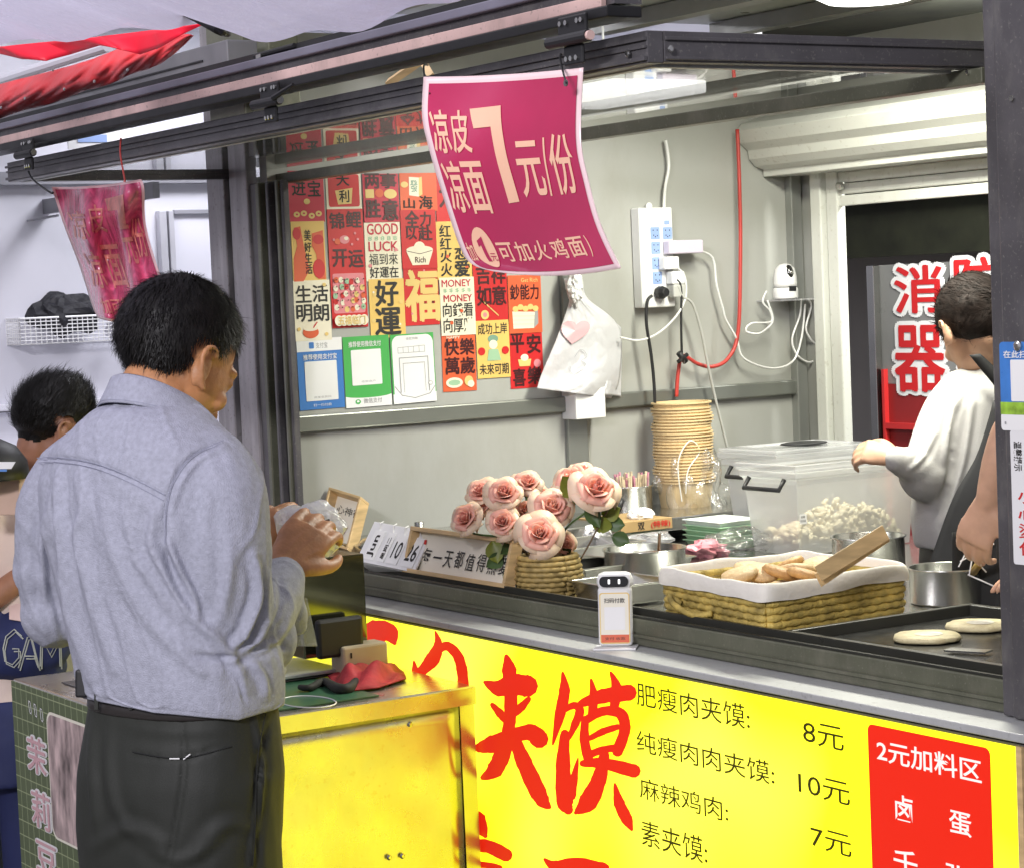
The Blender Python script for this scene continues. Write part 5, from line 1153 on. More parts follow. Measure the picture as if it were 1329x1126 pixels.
m_ = MB(); F_.text(m_, '400 888', (.3, .07, .9, .1), .002, 0) if False else F_.rect(m_, .1, .07, .14, .1, .002); obj('small_mark', m_, cm('grey'), t)
obj('clip', MB().lathe(F_.pt(.5, .955, .001), [(.008, 0), (.008, .004), (.004, .006)], 12, (0, -1, 0)), M_steel, t)
t, F_ = postcard('warning_card', 'white warning card with red handwriting below the payment badge', (1311, 558), (1352, 735), M_white)
m_ = MB()
v_, f_ = glyphs('温馨提示', .02); m_.add([F_.pt(.12+y*.30, .92-x*.22, .001) for x, y in v_], [f[::-1] for f in f_]); obj('black_lettering', m_, M_ink, t)
m_ = MB()
for k, ch in enumerate('小心烫伤'): F_.text(m_, ch, (.22, .46-.13*k, .92, .57-.13*k), .001, .012)
obj('red_lettering', m_, cm('red'), t)

# ------------------------------------------------------------------ beyond the doorway
obj('outer_passage_wall', MB().aabb(-6.5, 4.6, 0, 0.5, 4.7, 3.0), mat('passage_grey', (.62, .58, .52), .6, var=.1, scale=1.5), None, label='grey passage wall seen through the doorway', kind='structure')
obj('passage_roof', MB().aabb(-6.5, 1.9, 2.42, 0.5, 4.75, 2.5).aabb(-6.5, 3.05, 1.70, 0.3, 3.10, 2.415).aabb(-6.5, 3.101, 1.78, .3, 4.55, 1.82).aabb(-6.0, 2.9, 1.93, 0.3, 2.95, 2.41), mat('dark_roof', (.022, .024, .012), .7, var=.3), None, label='dark roof over the passage behind the doorway', kind='structure')
YF = 2.6
fc = thing('fire_cabinet', 'red and grey fire equipment cabinet with big red characters seen through the doorway', 'cabinet', at(1220, 560, 1, YF)*V(1, 1, 0))
a = at(1133, 345, 1, YF); b = at(1330, 560, 1, YF); zred = at(1150, 498, 1, YF)[2]
obj('upper_panel', MB().box((a[0], YF, zred), (b[0]-a[0], 0, 0), (0, .3, 0), (0, 0, a[2]-zred)), mat('grey_cabinet', (.22, .22, .21), .3, var=.1, scale=4), fc)
obj('lower_panel', MB().box((a[0], YF, .3), (b[0]-a[0], 0, 0), (0, .3, 0), (0, 0, zred-.3-.001)), mat('dark_red_cabinet', (.26, .02, .02), .35, var=.1, scale=4), fc)
obj('steel_frame', MB().box((a[0]-.002, YF-.03, .3), (.035, 0, 0), (0, .029, 0), (0, 0, a[2]-.3)), M_steel, fc, bevel=.002)
x_ = at(1152, 560, 1, YF)[0]; zz = at(1160, 552, 1, YF)[2]
obj('red_rail', MB().box((x_, YF-.02, .3), (.012, 0, 0), (0, .019, 0), (0, 0, zred-.25)).box((x_+.013, YF-.02, zz-.01), (b[0]-x_-.013, 0, 0), (0, .019, 0), (0, 0, .02)), mat('red_enamel', (.55, .03, .03), .35), fc)
CFr = Frame((0, YF, 0), (1, 0, 0), (0, 0, 1), (0, -1, 0))
mw, mr_ = MB(), MB()
for s, tl, br in (('消', (1162, 347), (1224, 405)), ('防', (1240, 336), (1300, 396)), ('器', (1162, 424), (1228, 508)), ('材', (1246, 418), (1306, 500))):
    for k in range(12): CFr.textpx(mw, s, (tl[0]+5.5*math.cos(k*PI/6), tl[1]+5.5*math.sin(k*PI/6)), (br[0]+5.5*math.cos(k*PI/6), br[1]+5.5*math.sin(k*PI/6)), .002+.0001*k, .03)
    CFr.textpx(mr_, s, tl, br, .005, .03)
obj('letter_outline', mw, cm('white'), fc); obj('lettering', mr_, cm('red'), fc)

# ------------------------------------------------------------------ neighbour booth, left
XN = -4.0
nb_ = thing('neighbour_booth', 'white panelled booth next door seen left of the grey posts', 'booth', (XN, .3, 0))
obj('side_wall', MB().aabb(XN-.05, -1.3, 0, XN, 1.6, 2.5), M_lilac, nb_)
obj('rear_wall', MB().aabb(XN, 1.55, 0, -2.52, 1.6, 2.5), M_lilac, nb_)
obj('roof', MB().aabb(XN-.05, -.2, 2.5, -2.52, 1.6, 2.54), M_lilac, nb_)
y_ = at(212, 330, 0, XN)[1]
obj('wall_stud', MB().aabb(XN, y_-.02, .9, XN+.03, y_+.005, 1.93).aabb(XN, y_+.012, .9, XN+.03, y_+.03, 1.93), mat('white_channel', (.6, .6, .64), .35, metal=.3), nb_, bevel=.002)
z_ = at(240, 276, 0, XN)[2]
obj('wall_trim', MB().aabb(XN, y_+.035, z_-.006, XN+.02, 1.5, z_+.008).aabb(XN, -1.2, z_+.09, XN+.05, 1.5, z_+.13), mat('grey_trim', (.33, .33, .36), .4, metal=.2), nb_, bevel=.002)
zs_ = at(40, 522, 0, XN)[2]
obj('wall_shelf', MB().aabb(XN, -.9, zs_-.02, XN+.05, .6, zs_), M_lilac, nb_, bevel=.002)
obj('shelf_line', MB().aabb(XN+.051, -.9, zs_-.024, XN+.053, .6, zs_-.021), M_dark, nb_)
obj('counter', MB().aabb(XN, -.5, 0, -3.0, .5, .93), M_lilac, nb_)
obj('rolled_cloth', MB().aabb(XN+.01, .28, at(280, 555, 0, XN)[2]-.2, XN+.25, .9, at(280, 553, 0, XN)[2]), M_lilac, nb_)
obj('cross_bar', MB().tube([at(-5, 294, 1, -.1), at(75, 280, 1, -.1)], .004, 6).box(at(-10, 288, 1, -.05), (1.3, 0, 0), (0, .02, 0), (0, 0, .045)), mat('grey_bar', (.25, .25, .27), .4), nb_)
bs_ = thing('notice_plate', 'small white plate with a blue label seen between the two rails at left', 'sign', at(105, 186, 1, 0.3))
a = at(88, 194, 0, -3.6); obj('plate', MB().box(a, (.004, 0, 0), (0, .2, 0), (0, 0, .07)), M_white, bs_); obj('blue_label', MB().box(a+V(.005, .03, .02), (.002, 0, 0), (0, .09, 0), (0, 0, .022)), M_sock, bs_)
# wire basket
A = at(25, 414, 0, XN+.12); B = at(152, 409, 0, XN+.12); hb_ = A[2]-at(25, 448, 0, XN+.12)[2]
L_ = B[1]-A[1]+.12
wbk = thing('wire_basket', 'white wire basket hanging on the neighbouring white wall', 'basket', (XN+.06, A[1]+L_/2, A[2]-hb_))
def wire(mb, p, q, r_=.0016): mb.tube([p, q], r_, 4)
m_ = MB(); m2_ = MB()
y0, z0 = A[1], A[2]-hb_
for k in range(27):
    y = y0+L_*k/26; wire(m_, V(XN+.12, y, z0), V(XN+.12, y, z0+hb_)); wire(m2_, V(XN+.005, y, z0), V(XN+.12, y, z0))
for k in range(8):
    z = z0+hb_*k/7; wire(m_, V(XN+.12, y0, z), V(XN+.12, y0+L_, z)); wire(m2_, V(XN+.005, y0, z), V(XN+.12, y0, z)); wire(m2_, V(XN+.005, y0+L_, z), V(XN+.12, y0+L_, z))
for k in range(8):
    x = XN+.005+.115*k/7; wire(m2_, V(x, y0, z0), V(x, y0, z0+hb_)); wire(m2_, V(x, y0+L_, z0), V(x, y0+L_, z0+hb_)); wire(m2_, V(x, y0, z0), V(x, y0+L_, z0))
obj('front_mesh', m_, M_white, wbk); obj('side_mesh', m2_, M_white, wbk)
obj('rim', MB().tube([V(XN+.12, y0, z0+hb_), V(XN+.12, y0+L_, z0+hb_), V(XN+.005, y0+L_, z0+hb_), V(XN+.005, y0, z0+hb_), V(XN+.12, y0, z0+hb_)], .0035, 6), M_white, wbk)
crumple(V(XN+.07, y0+.17, z0+hb_+.01), .075, mat('black_fabric', (.012, .012, .016), .6, bump=.3), 'black_cloth', 'black cloth bundle lying in the white wire basket', 'cloth', 21, (.7, 1.5, .8), 24, .4)
crumple(V(XN+.09, y0+.32, z0+.035), .035, M_lilac, 'tape_roll', 'white roll in the right part of the wire basket', 'roll', 23, (.8, 1, .9), 20, .2)
# things on neighbour's counter
mc = thing('black_machine', 'dark curved appliance with stickers at the left edge behind the boy', 'machine', cp(5, 640, 5.3))
obj('dome', MB().lathe(cp(-28, 622, 5.3), [(.12, 0), (.115, .04), (.09, .075), (.05, .095), (.001, .10)], 28), M_black, mc, smooth=True)
p0 = cp(-14, 608, 5.17); obj('sticker', MB().box(p0, RT*.05, UP*.016+RT*.01, FW*.002), M_white, mc); obj('blue_sticker', MB().box(p0-UP*.006-RT*.02, RT*.06, UP*.005, FW*.002), cm('blue'), mc)
obj('peach_carton', MB().box(cp(-30, 668, 5.3), RT*.10, FW*.12, UP*.10), mat('peach_card', (.66, .46, .36), .7), None, label='peach coloured carton at the left edge behind the boy', cat='carton', bevel=.002)

# ------------------------------------------------------------------ steel cart beside the light box
ccn = at(619, 889, 1, YP-.01); XCt = ccn[0]; ZC = ccn[2]
cart = thing('steel_cart', 'stainless steel cart with a green banner standing against the light box', 'cart', (XCt-.5, -.5, 0))
YC0 = at(16, 880, 2, ZC)[1]; XC0 = at(16, 880, 2, ZC)[0]
M_sheet = mat('dented_stainless', (.66, .63, .56), .27, metal=.92, var=.10, scale=5, bump=.45, bscale=4, wear=.3, wscale=7, wcol=(.55, .35, .2))
obj('cabinet', MB().aabb(XC0+.02, YC0+.02, .02, XCt-.028, YP-.012, ZC-.038), M_dark, cart)
def sidef(u, v):
    return V(XCt-.014+.003*math.sin(u*5+v*3), YC0+.022+u*(YP-.052-YC0-.022), .02+v*(ZC-.0385-.02))
obj('side_sheet', MB().grid(sidef, 20, 20), M_sheet, cart, smooth=True, solid=.0015)
obj('top', MB().aabb(XC0, YC0, ZC-.036, XCt, YP-.012, ZC), M_sheet, cart, bevel=.005)
obj('lip', MB().aabb(XCt+.0005, YC0+.002, ZC-.038, XCt+.003, YP-.016, ZC-.003), M_sheet, cart)
obj('edge_strip', MB().aabb(XCt-.024, YP-.049, .02, XCt-.010, YP-.014, ZC-.0385), M_sheet, cart)
m_ = MB()
for x, y in ((532, 939), (522, 1110), (505, 1112)): m_.lathe(at(x, y, 0, XCt-.011), [(.006, 0), (.006, .002), (.003, .004)], 12, (1, 0, 0))
obj('screw', m_, M_steel, cart)
# green banner on the cart front
bn_ = MB().box((XC0+.002, YC0-.001, .03), (XCt-XC0-.035, 0, 0), (0, -.003, 0), (0, 0, ZC-.004-.03))
M_ban = bpy.data.materials.new('green_check_banner'); M_ban.use_nodes = True
N = M_ban.node_tree.nodes; L = M_ban.node_tree.links; b = N['Principled BSDF']; b.inputs['Roughness'].default_value = .6
tc = N.new('ShaderNodeTexCoord'); br_ = N.new('ShaderNodeTexBrick'); br_.offset = 0; br_.inputs['Scale'].default_value = 1; br_.inputs['Brick Width'].default_value = .034; br_.inputs['Row Height'].default_value = .034; br_.inputs['Mortar Size'].default_value = .0012
br_.inputs['Color1'].default_value = (.105, .135, .065, 1); br_.inputs['Color2'].default_value = (.115, .145, .07, 1); br_.inputs['Mortar'].default_value = (.35, .40, .22, 1)
mp = N.new('ShaderNodeMapping'); mp.inputs['Rotation'].default_value = (PI/2, 0, 0); L.new(tc.outputs['Object'], mp.inputs[0]); L.new(mp.outputs[0], br_.inputs['Vector']); L.new(br_.outputs['Color'], b.inputs['Base Color'])
MATS['green_check_banner'] = M_ban
ban = thing('green_banner', 'green checked banner with vertical characters on the front of the cart', 'banner', (XC0+.3, YC0, .03))
obj('cloth', bn_, M_ban, ban)
obj('cart_side_cloth', MB().aabb(XC0-.004, YC0+.003, .03, XC0-.001, YP-.02, ZC-.004), M_ban, ban)
BF = Frame((0, YC0-.0042, 0), (1, 0, 0), (0, 0, 1), (0, -1, 0))
mw = MB(); mk = MB(); mp_ = MB()
for s, tl, br in (('茉', (36, 952), (62, 1008)), ('莉', (42, 1022), (68, 1080)), ('豆', (48, 1088), (76, 1140))):
    for k in range(8): BF.textpx(mw, s, (tl[0]+2*math.cos(k*PI/4), tl[1]+2*math.sin(k*PI/4)), (br[0]+2*math.cos(k*PI/4), br[1]+2*math.sin(k*PI/4)), .001+.0001*k, .02)
    BF.textpx(mk, s, tl, br, .0036, .02)
obj('letter_outline', mw, cm('white'), ban); obj('lettering', mk, cm('palepink'), ban)
a = BF.px(60, 921); b = BF.px(128, 1115); m_ = MB(); BF.rect(m_, a[0], b[1], b[0], a[1], .001, .03); obj('photo_border', m_, M_paper, ban)
m_ = MB(); BF.rect(m_, a[0]+.006, b[1]+.006, b[0]-.006, a[1]-.006, .0018, .028); obj('photo_print', m_, mat('drink_photo', (.50, .38, .36), .5, var=.5, scale=12, aniso=(3, 3, 1)), ban)
m_ = MB()
for (x, y) in ((39, 917), (46, 921), (54, 927)): u, v = BF.px(x, y); BF.line(m_, [(u-.006, v+.014), (u+.006, v+.012), (u+.010, v-.014), (u-.002, v-.012), (u-.006, v+.014)], .003, .001)
obj('outline_mark', m_, cm('white'), ban)
# small things on the left part of cart
obj('counter_mat', MB().box(V(XC0+.15, YC0+.06, ZC+.001), (.22, 0, 0), (0, .18, 0), (0, 0, .002)), M_dark, None, label='dark mat on the left part of the cart top', cat='mat')
g0 = at(480, 915, 2, ZC+.004); 
gm = MB().aabb(-2.05 if False else XCt-.50, YC0+.12, ZC+.001, XCt-.035, -.34, ZC+.004)
gmt = obj('green_mat', gm, mat('green_mat_plastic', (.055, .16, .085), .3, var=.2, scale=4, spec=.7), None, label='green counter mat with white curves on the cart top', cat='mat')
c = at(400, 910, 2, ZC+.005)
obj('mat_line', MB().tube([c+V(.08*math.cos(t), .05*math.sin(t), .0) for t in [2*PI*k/30 for k in range(31)]], .0016, 4), cm('white'), gmt)
# card reader / till
till = thing('till', 'glossy black till screen on a silver edged base at the back of the cart', 'till', at(420, 880, 2, ZC))
Xt = XCt-.32
b0 = at(360, 893, 0, Xt); b1 = at(446, 880, 0, Xt)
obj('base', MB().box((Xt-.22, b0[1]-.05, ZC+.0045), (.22, 0, 0), (0, b1[1]-b0[1]+.05, 0), (0, 0, b1[2]+.010-ZC)), M_black, till, bevel=.003)
obj('silver_edge', MB().box((Xt-.215, b0[1]-.05, b1[2]+.016), (.217, 0, 0), (0, b1[1]-b0[1]+.05, 0), (0, 0, .008)), M_alu, till, bevel=.002)
M_gblk = mat('dark_mirror_glass', (.17, .17, .10), .06, metal=.9, var=.1)
Xs = Xt-.02
s0 = at(396, 858, 0, Xs); s1 = at(478, 842, 0, Xs); zt = at(476, 720, 0, Xs)[2]
obj('back_screen', MB().box((Xs, s0[1], s0[2]+.005), (-.16, .0, 0), (0, s1[1]-s0[1], 0), (0, 0, zt-s0[2])), M_gblk, till, bevel=.003)
f0 = at(414, 852, 0, Xs+.05); f1 = at(474, 848, 0, Xs+.05); zt2 = at(474, 797, 0, Xs+.05)[2]
obj('front_screen', MB().box((Xs+.03, f0[1], f1[2]), (.02, 0, 0), (0, f1[1]-f0[1], 0), (0, 0, zt2-f1[2])), M_black, till, bevel=.008)
# beige block
w0 = at(446, 868, 0, Xt+.04); w1 = at(505, 862, 0, Xt+.04); zt3 = at(475, 838, 0, Xt+.04)[2]
dsp = thing('card_holder', 'small beige plastic block with a slot beside the till', 'holder', w0)
obj('block', MB().box((Xt-.02, w0[1], ZC+.0045), (.06, 0, 0), (0, w1[1]-w0[1], 0), (0, 0, zt3-ZC)), mat('beige_plastic', (.55, .47, .33), .45), dsp, bevel=.006)
obj('slot', MB().box((Xt+.0405, w0[1]+.018, zt3-.022), (.001, 0, 0), (0, .004, 0), (0, 0, .012)), M_black, dsp)
# red and black glove
def clothpile(name, pts, m, label, cat, parent=None, hgt=.02, base=ZC):
    def f(u, v):
        a_, b_ = pts; x = lerp(curve(a_, u)[0], curve(b_, u)[0], v); y = lerp(curve(a_, u)[1], curve(b_, u)[1], v)
        p = at(x, y, 2, base+.006); s = math.sin(PI*u)*math.sin(PI*v)
        p = p+V(0, 0, hgt*s*(1+.5*math.sin(u*17+v*5)+.3*math.sin(v*13)))
        return p
    return obj(name, MB().grid(f, 34, 18), m, parent, label=label, cat=cat, smooth=True, solid=.003)
gv = clothpile('work_glove', ([(0, 425, 876), (.4, 470, 870), (.8, 515, 866), (1, 524, 872)], [(0, 430, 884), (.4, 455, 896), (.7, 490, 892), (1, 527, 880)]), mat('red_fabric', (.50, .04, .05), .7, var=.2, scale=20, bump=.3), 'crumpled red and black glove lying on the green mat', 'glove', hgt=.028)
gp = [at(x, y, 2, ZC+.012) for x, y in ((389, 891), (402, 892), (420, 884), (438, 893), (452, 893), (462, 884), (476, 868))]
obj('black_trim', MB().tube(gp, [.006, .008, .009, .012, .012, .010, .007], 10, smooth=5), mat('black_knit', (.02, .02, .016), .7), gv, smooth=True)
# ------------------------------------------------------------------ people
def remeshed(mb, voxel, smooth_it=4, fac=.5):
    me = bpy.data.meshes.new('tmp'); me.from_pydata(np.concatenate(mb.v).tolist(), [], mb.f)
    o = bpy.data.objects.new('tmp', me); COL.objects.link(o)
    md = o.modifiers.new('r', 'REMESH'); md.mode = 'VOXEL'; md.voxel_size = voxel; md.adaptivity = 0
    if smooth_it: m2 = o.modifiers.new('s', 'SMOOTH'); m2.iterations = smooth_it; m2.factor = fac
    dg = bpy.context.evaluated_depsgraph_get(); ev = o.evaluated_get(dg); m = ev.to_mesh()
    n = len(m.vertices); co = np.empty(n*3); m.vertices.foreach_get('co', co); co = co.reshape(-1, 3)
    no = np.empty(n*3); m.vertices.foreach_get('normal', no) if False else None
    nl = np.empty(len(m.loops), int); m.loops.foreach_get('vertex_index', nl)
    ls = np.empty(len(m.polygons), int); m.polygons.foreach_get('loop_start', ls); lt_ = np.empty(len(m.polygons), int); m.polygons.foreach_get('loop_total', lt_)
    fs = [tuple(nl[a:a+b]) for a, b in zip(ls.tolist(), lt_.tolist())]
    vn = np.array([tuple(v.normal) for v in m.vertices])
    ev.to_mesh_clear(); bpy.data.objects.remove(o); bpy.data.meshes.remove(me)
    r = MB(); r.add(co, [tuple(int(i) for i in f) for f in fs]); return r, vn
def topx(Vs):
    q = Vs-CP; z = q@FW; return W/2+FPX*(q@RT)/z, H/2-FPX*(q@UP)/z, z
def folds(mb, vn, lines):
    """press seams and cloth folds into the surface facing the viewer side; lines: (points, width, depth, profile)"""
    v = mb.v[0]; x, y, z = topx(v); face = np.clip((vn@(-FW))*1.6, 0, 1)
    disp = np.zeros(len(v))
    for pts, w, amp in lines:
        P, R_ = spline([V(*p) for p in pts], [0]*len(pts), 6); P = np.array(P)
        best = np.full(len(v), 1e9); tt = np.zeros(len(v)); side = np.zeros(len(v))
        for i in range(len(P)-1):
            a, b = P[i], P[i+1]; d = b-a; L2 = d@d+1e-9
            t = np.clip(((x-a[0])*d[0]+(y-a[1])*d[1])/L2, 0, 1)
            dx = x-a[0]-t*d[0]; dy = y-a[1]-t*d[1]; r = np.hypot(dx, dy); m = r < best
            best = np.where(m, r, best); tt = np.where(m, (i+t)/(len(P)-1), tt); side = np.where(m, np.sign(d[0]*dy-d[1]*dx), side)
        env = np.sin(np.pi*np.clip(tt*1.0, 0.02, .98))**.5
        if amp < 0: disp += 1.2*amp*np.exp(-(best/w)**2)*env
        else: disp += 1.2*amp*(np.exp(-(best/w)**2)-.55*np.exp(-((best-1.7*w)/(w*1.1))**2))*env
    v += vn*(disp*face)[:, None]
def basis(deg, pitch=0):
    """facing: deg from looking straight away from the viewer, turning to the right"""
    a = math.radians(deg); rh = nrm(RT*V(1, 1, 0)); fh = nrm(FW*V(1, 1, 0))
    F = fh*math.cos(a)+rh*math.sin(a); S = rh*math.cos(a)-fh*math.sin(a); p = math.radians(pitch); Z = V(0, 0, 1)
    return F*math.cos(p)-Z*math.sin(p), S, F*math.sin(p)+Z*math.cos(p)
def head(mb, c, deg, pitch, k=1.0):
    F, S, U = basis(deg, pitch)
    P = lambda s, f, u: c+(S*s+F*f+U*u)*k
    E = lambda s, f, u, a, b, d: mb.ell(P(s, f, u), S*a*k, F*b*k, U*d*k, 24, 16)
    E(0, -.012, .03, .077, .094, .088); E(0, .02, -.02, .068, .072, .085); E(0, .04, -.075, .048, .048, .036)
    E(0, .072, .018, .050, .022, .014); E(0, .088, -.030, .011, .015, .026); E(0, .094, -.045, .014, .012, .011)
    E(0, .072, -.074, .024, .012, .007); E(0, .070, -.083, .020, .012, .007); E(0, .060, -.103, .022, .020, .014); E(0, .02, -.09, .050, .045, .025)
    for q in (-1, 1):
        E(q*.032, .076, .0, .015, .010, .010); E(q*.044, .062, -.035, .018, .018, .018)
        E(q*.079, -.008, -.020, .008, .017, .030)
        ear = [P(q*.084, .006, -.045), P(q*.090, -.010, -.030), P(q*.094, -.024, -.006), P(q*.092, -.018, .012), P(q*.086, .0, .016), P(q*.082, .008, .006)]
        mb.limb(ear, [.005*k, .0045*k, .005*k, .005*k, .005*k, .004*k], 4, 8)
    return F, S, U
def hand(mb, Wp, dirP, back, side, L_=.175, curl=(.5, .5, .5, .5), thumb=1, spread=.06, ang=None):
    """wrist point, pointing direction, back-of-hand direction, thumb side"""
    P = nrm(dirP); B = nrm(back-P*np.dot(back, P)); Q = np.cross(P, B)*side; k = L_/.175
    pts = [Wp-P*.01, Wp+P*.03*k, Wp+P*.065*k, Wp+P*.09*k]
    rg = []
    for p, w, t in zip(pts, (.024, .034, .040, .040), (.020, .018, .016, .012)):
        rg.append([p+Q*w*k*math.cos(2*PI*i/16)+B*t*k*math.sin(2*PI*i/16) for i in range(16)])
    mb.rings(rg)
    for i, (o_, ln) in enumerate(((.030, .92), (.010, 1.0), (-.011, .95), (-.031, .76))):
        p = Wp+P*(.082-.004*abs(i-1.3))*k+Q*o_*k; d = nrm(P+Q*(o_*spread*30)*.3); a = curl[i]; ch = [p-P*.02*k, p]
        for j, sl in enumerate((.042, .027, .021)):
            th = a*(.6+.55*j)
            d2 = nrm(d*math.cos(th)-B*math.sin(th)); p = p+d2*sl*ln*k; ch.append(p)
        mb.limb(ch, [.009*k, .0095*k, .0088*k, .0078*k, .0068*k], 4, 10)
    p = Wp+P*.02*k+Q*.026*k; d = nrm(P*.75+Q*.6-B*.3*thumb); q = p+d*.038*k; d3 = nrm(P*.9+Q*.15-B*.5*thumb); r = q+d3*.03*k; e = r+nrm(d3-Q*.3)*.022*k
    mb.limb([Wp+P*.008*k+Q*.008*k, p, q, r, e], [.014*k, .0135*k, .011*k, .0095*k, .008*k], 4, 10)
def lofts(mb, secs, F, S, n=28, lump=2.4):
    rg = []
    P = [c for c, a, b in secs]; A = [a for c, a, b in secs]; B_ = [b for c, a, b in secs]
    Pp, Aa = spline(P, A, 5); _, Bb = spline(P, B_, 5)
    for p, a, b in zip(Pp, Aa, Bb):
        r = []
        for i in range(n):
            t = 2*PI*i/n; c_, s_ = math.cos(t), math.sin(t)
            r.append(p+S*a*np.sign(c_)*abs(c_)**(2/lump)+F*b*np.sign(s_)*abs(s_)**(2/lump))
        rg.append(r)
    mb.rings(rg)
def hairdo(par, bodymb, vn, c, F, S, U, k, region, thick, m, nstr=3500, ln=.03, label=None, flow=None, seed=1):
    v = bodymb.v[0]; q = (v-c)/k; s, f, u = q@S, q@F, q@U
    w = region(s, f, u); sel = w > 0
    idx = -np.ones(len(v), int); ids = np.where(sel)[0]; idx[ids] = np.arange(len(ids))
    nn = nrm(v.mean(0)*0+1)*0
    jit = np.array([noise.noise(Vector((p*38).tolist())) for p in v[ids]])
    vv = v[ids]+vn[ids]*((thick*np.clip(w[ids]*3.5, 0.05, 1)*(1+.18*jit))[:, None]*k)
    fs = [tuple(int(idx[i]) for i in fa) for fa in bodymb.f if all(idx[i] >= 0 for i in fa)]
    mb = MB(); mb.add(vv, fs)
    cap = obj('hair', mb, m, par, smooth=True)
    r_ = np.random.default_rng(seed); st = MB(); vs = []; fs = []
    pick = r_.choice(ids, nstr)
    crown = c+(U*.11-F*.03)*k
    for i in pick:
        p0 = v[i]+vn[i]*thick*k*min(1, w[i]*3.5)*.9; n_ = vn[i]
        g = flow(v[i], n_) if flow else nrm((p0-crown)+V(0, 0, -.05))
        g = nrm(g-n_*np.dot(g, n_)); g = nrm(g+r_.normal(size=3)*.22); l_ = ln*k*r_.uniform(.6, 1.2)
        sd = nrm(np.cross(g, n_))*.0007
        p1 = p0+g*l_*.5+n_*l_*.16; p2 = p0+g*l_+n_*l_*.10*r_.uniform(-.5, 2)
        b = len(vs); vs += [p0-sd, p0+sd, p1+sd*.8, p1-sd*.8, p2]; fs += [(b, b+1, b+2, b+3), (b+3, b+2, b+4)]
    st.add(vs, fs); obj('hair_strands', st, m, cap, kind='stuff')
    return cap
M_skin = mat('tanned_skin', (.52, .245, .11), .48, var=.16, scale=30, bump=.12, bscale=180, sss=.08)
M_skin2 = mat('fair_skin', (.58, .34, .22), .5, var=.08, scale=30, sss=.08)
M_skind = mat('brown_skin', (.34, .16, .095), .5, var=.1, scale=30)
M_hair = mat('black_hair', (.008, .007, .006), .5, var=.3, scale=60, spec=.3)
M_shirt = mat('grey_blue_linen', (.38, .39, .465), .85, var=.09, scale=120, bump=.35, bscale=420)
M_trs = mat('charcoal_trousers', (.019, .021, .016), .7, var=.12, scale=5, bump=.08, bscale=400)

# ---- older man
D = 3.68
F, S, U = basis(40)
hc = cp(231, 468, 3.75)
man = thing('person', 'man in grey-blue shirt and charcoal trousers bent over a phone and a bag', 'person', cp(225, 905, D)*V(1, 1, 0))
body = MB()
hF, hS, hU = head(body, hc, 45, 32, 1.08)
neck0 = cp(194, 560, 3.70); body.limb([neck0, cp(205, 525, 3.71), hc-hU*.06-hF*.02], [.070, .058, .058], 5)
lofts(body, [(cp(232, 930, D), .14, .10), (cp(215, 800, D), .14, .10), (cp(190, 680, D), .15, .10), (cp(182, 600, D), .13, .08), (cp(190, 560, D), .06, .05)], F, S)
shR, elR, wrR = cp(285, 620, 3.60), cp(292, 815, 3.60), cp(366, 738, 3.80)
shL, elL, wrL = cp(80, 625, 3.82), cp(72, 800, 3.84), cp(318, 712, 4.10)
body.limb([shR, elR, wrR], [.035, .030, .026], 6); body.limb([shL, elL, wrL], [.028, .018, .020], 6)
hand(body, wrR, cp(412, 678, 3.88)-wrR, -FW*1.0+UP*.15-RT*.1, 1, .20, (.75, .65, .55, .42), 1)
hand(body, wrL, cp(352, 690, 4.12)-wrL, -UP*.2-RT*.5-FW*.6, -1, .175, (.7, .7, .7, .7), 1)
for q in (-1, 1):
    hp = cp(232, 960, D)+S*q*.085; body.limb([hp, hp*V(1, 1, 0)+V(0, 0, .50)+F*.02, hp*V(1, 1, 0)+V(0, 0, .09)], [.085, .055, .038], 6)
    an = hp*V(1, 1, 0); body.limb([an+V(0, 0, .07)-F*.03, an+V(0, 0, .035)+F*.06, an+V(0, 0, .03)+F*.16], [.035, .035, .028], 4)
bm_, bvn = remeshed(body, .0042, 4)
bx_, by_, _z = topx(bm_.v[0]); 
folds(bm_, bvn, [([(372, 735), (392, 712), (412, 695)], 2.2, .0018), ([(378, 742), (398, 722), (420, 712)], 2.2, .0015), ([(368, 722), (385, 700), (405, 684)], 2.2, .0015), ([(352, 500), (300, 515)], 2, .001)])
obj('body', bm_, M_skin, man, smooth=True)
def reg(s, f, u):
    top = u-(.012+.0*f)
    line = np.where(f > .03, .050-.2*(f-.03)*0, -.040+1.0*np.clip(f+.045, 0, .2))   # side hairline rises toward the front
    w = (u-line)*8
    w = np.minimum(w, (.078-f)*12)
    near_ear = (np.abs(s) > .070) & (f > -.035) & (f < .02) & (u < .022)
    return np.where(near_ear, -1, w)
hairdo(man, bm_, bvn, hc, hF, hS, hU, 1.08, reg, .013, M_hair, 9000, .022)
# shirt
sh = MB()
lofts(sh, [(cp(238, 948, D), .174, .134), (cp(237, 915, D), .178, .137), (cp(232, 870, D), .185, .140), (cp(216, 800, D), .190, .138), (cp(200, 730, D), .198, .135), (cp(188, 670, D), .205, .130), (cp(181, 620, D), .200, .118), (cp(184, 580, D), .182, .106), (cp(187, 550, D), .132, .092), (cp(191, 530, 3.69), .096, .084), (cp(197, 520, 3.70), .070, .066)], F, S, lump=2.3)
sh.limb([cp(262, 612, 3.62), cp(285, 650, 3.59), cp(292, 730, 3.58), cp(296, 805, 3.60)], [.078, .078, .074, .070], 7, 18)
sh.limb([cp(296, 802, 3.60), cp(326, 800, 3.66), cp(352, 772, 3.74), cp(366, 752, 3.79)], [.070, .064, .052, .040], 7, 18)
sh.limb([cp(100, 618, 3.80), cp(75, 660, 3.82), cp(66, 730, 3.84), cp(72, 800, 3.86)], [.070, .068, .062, .056], 7, 18)
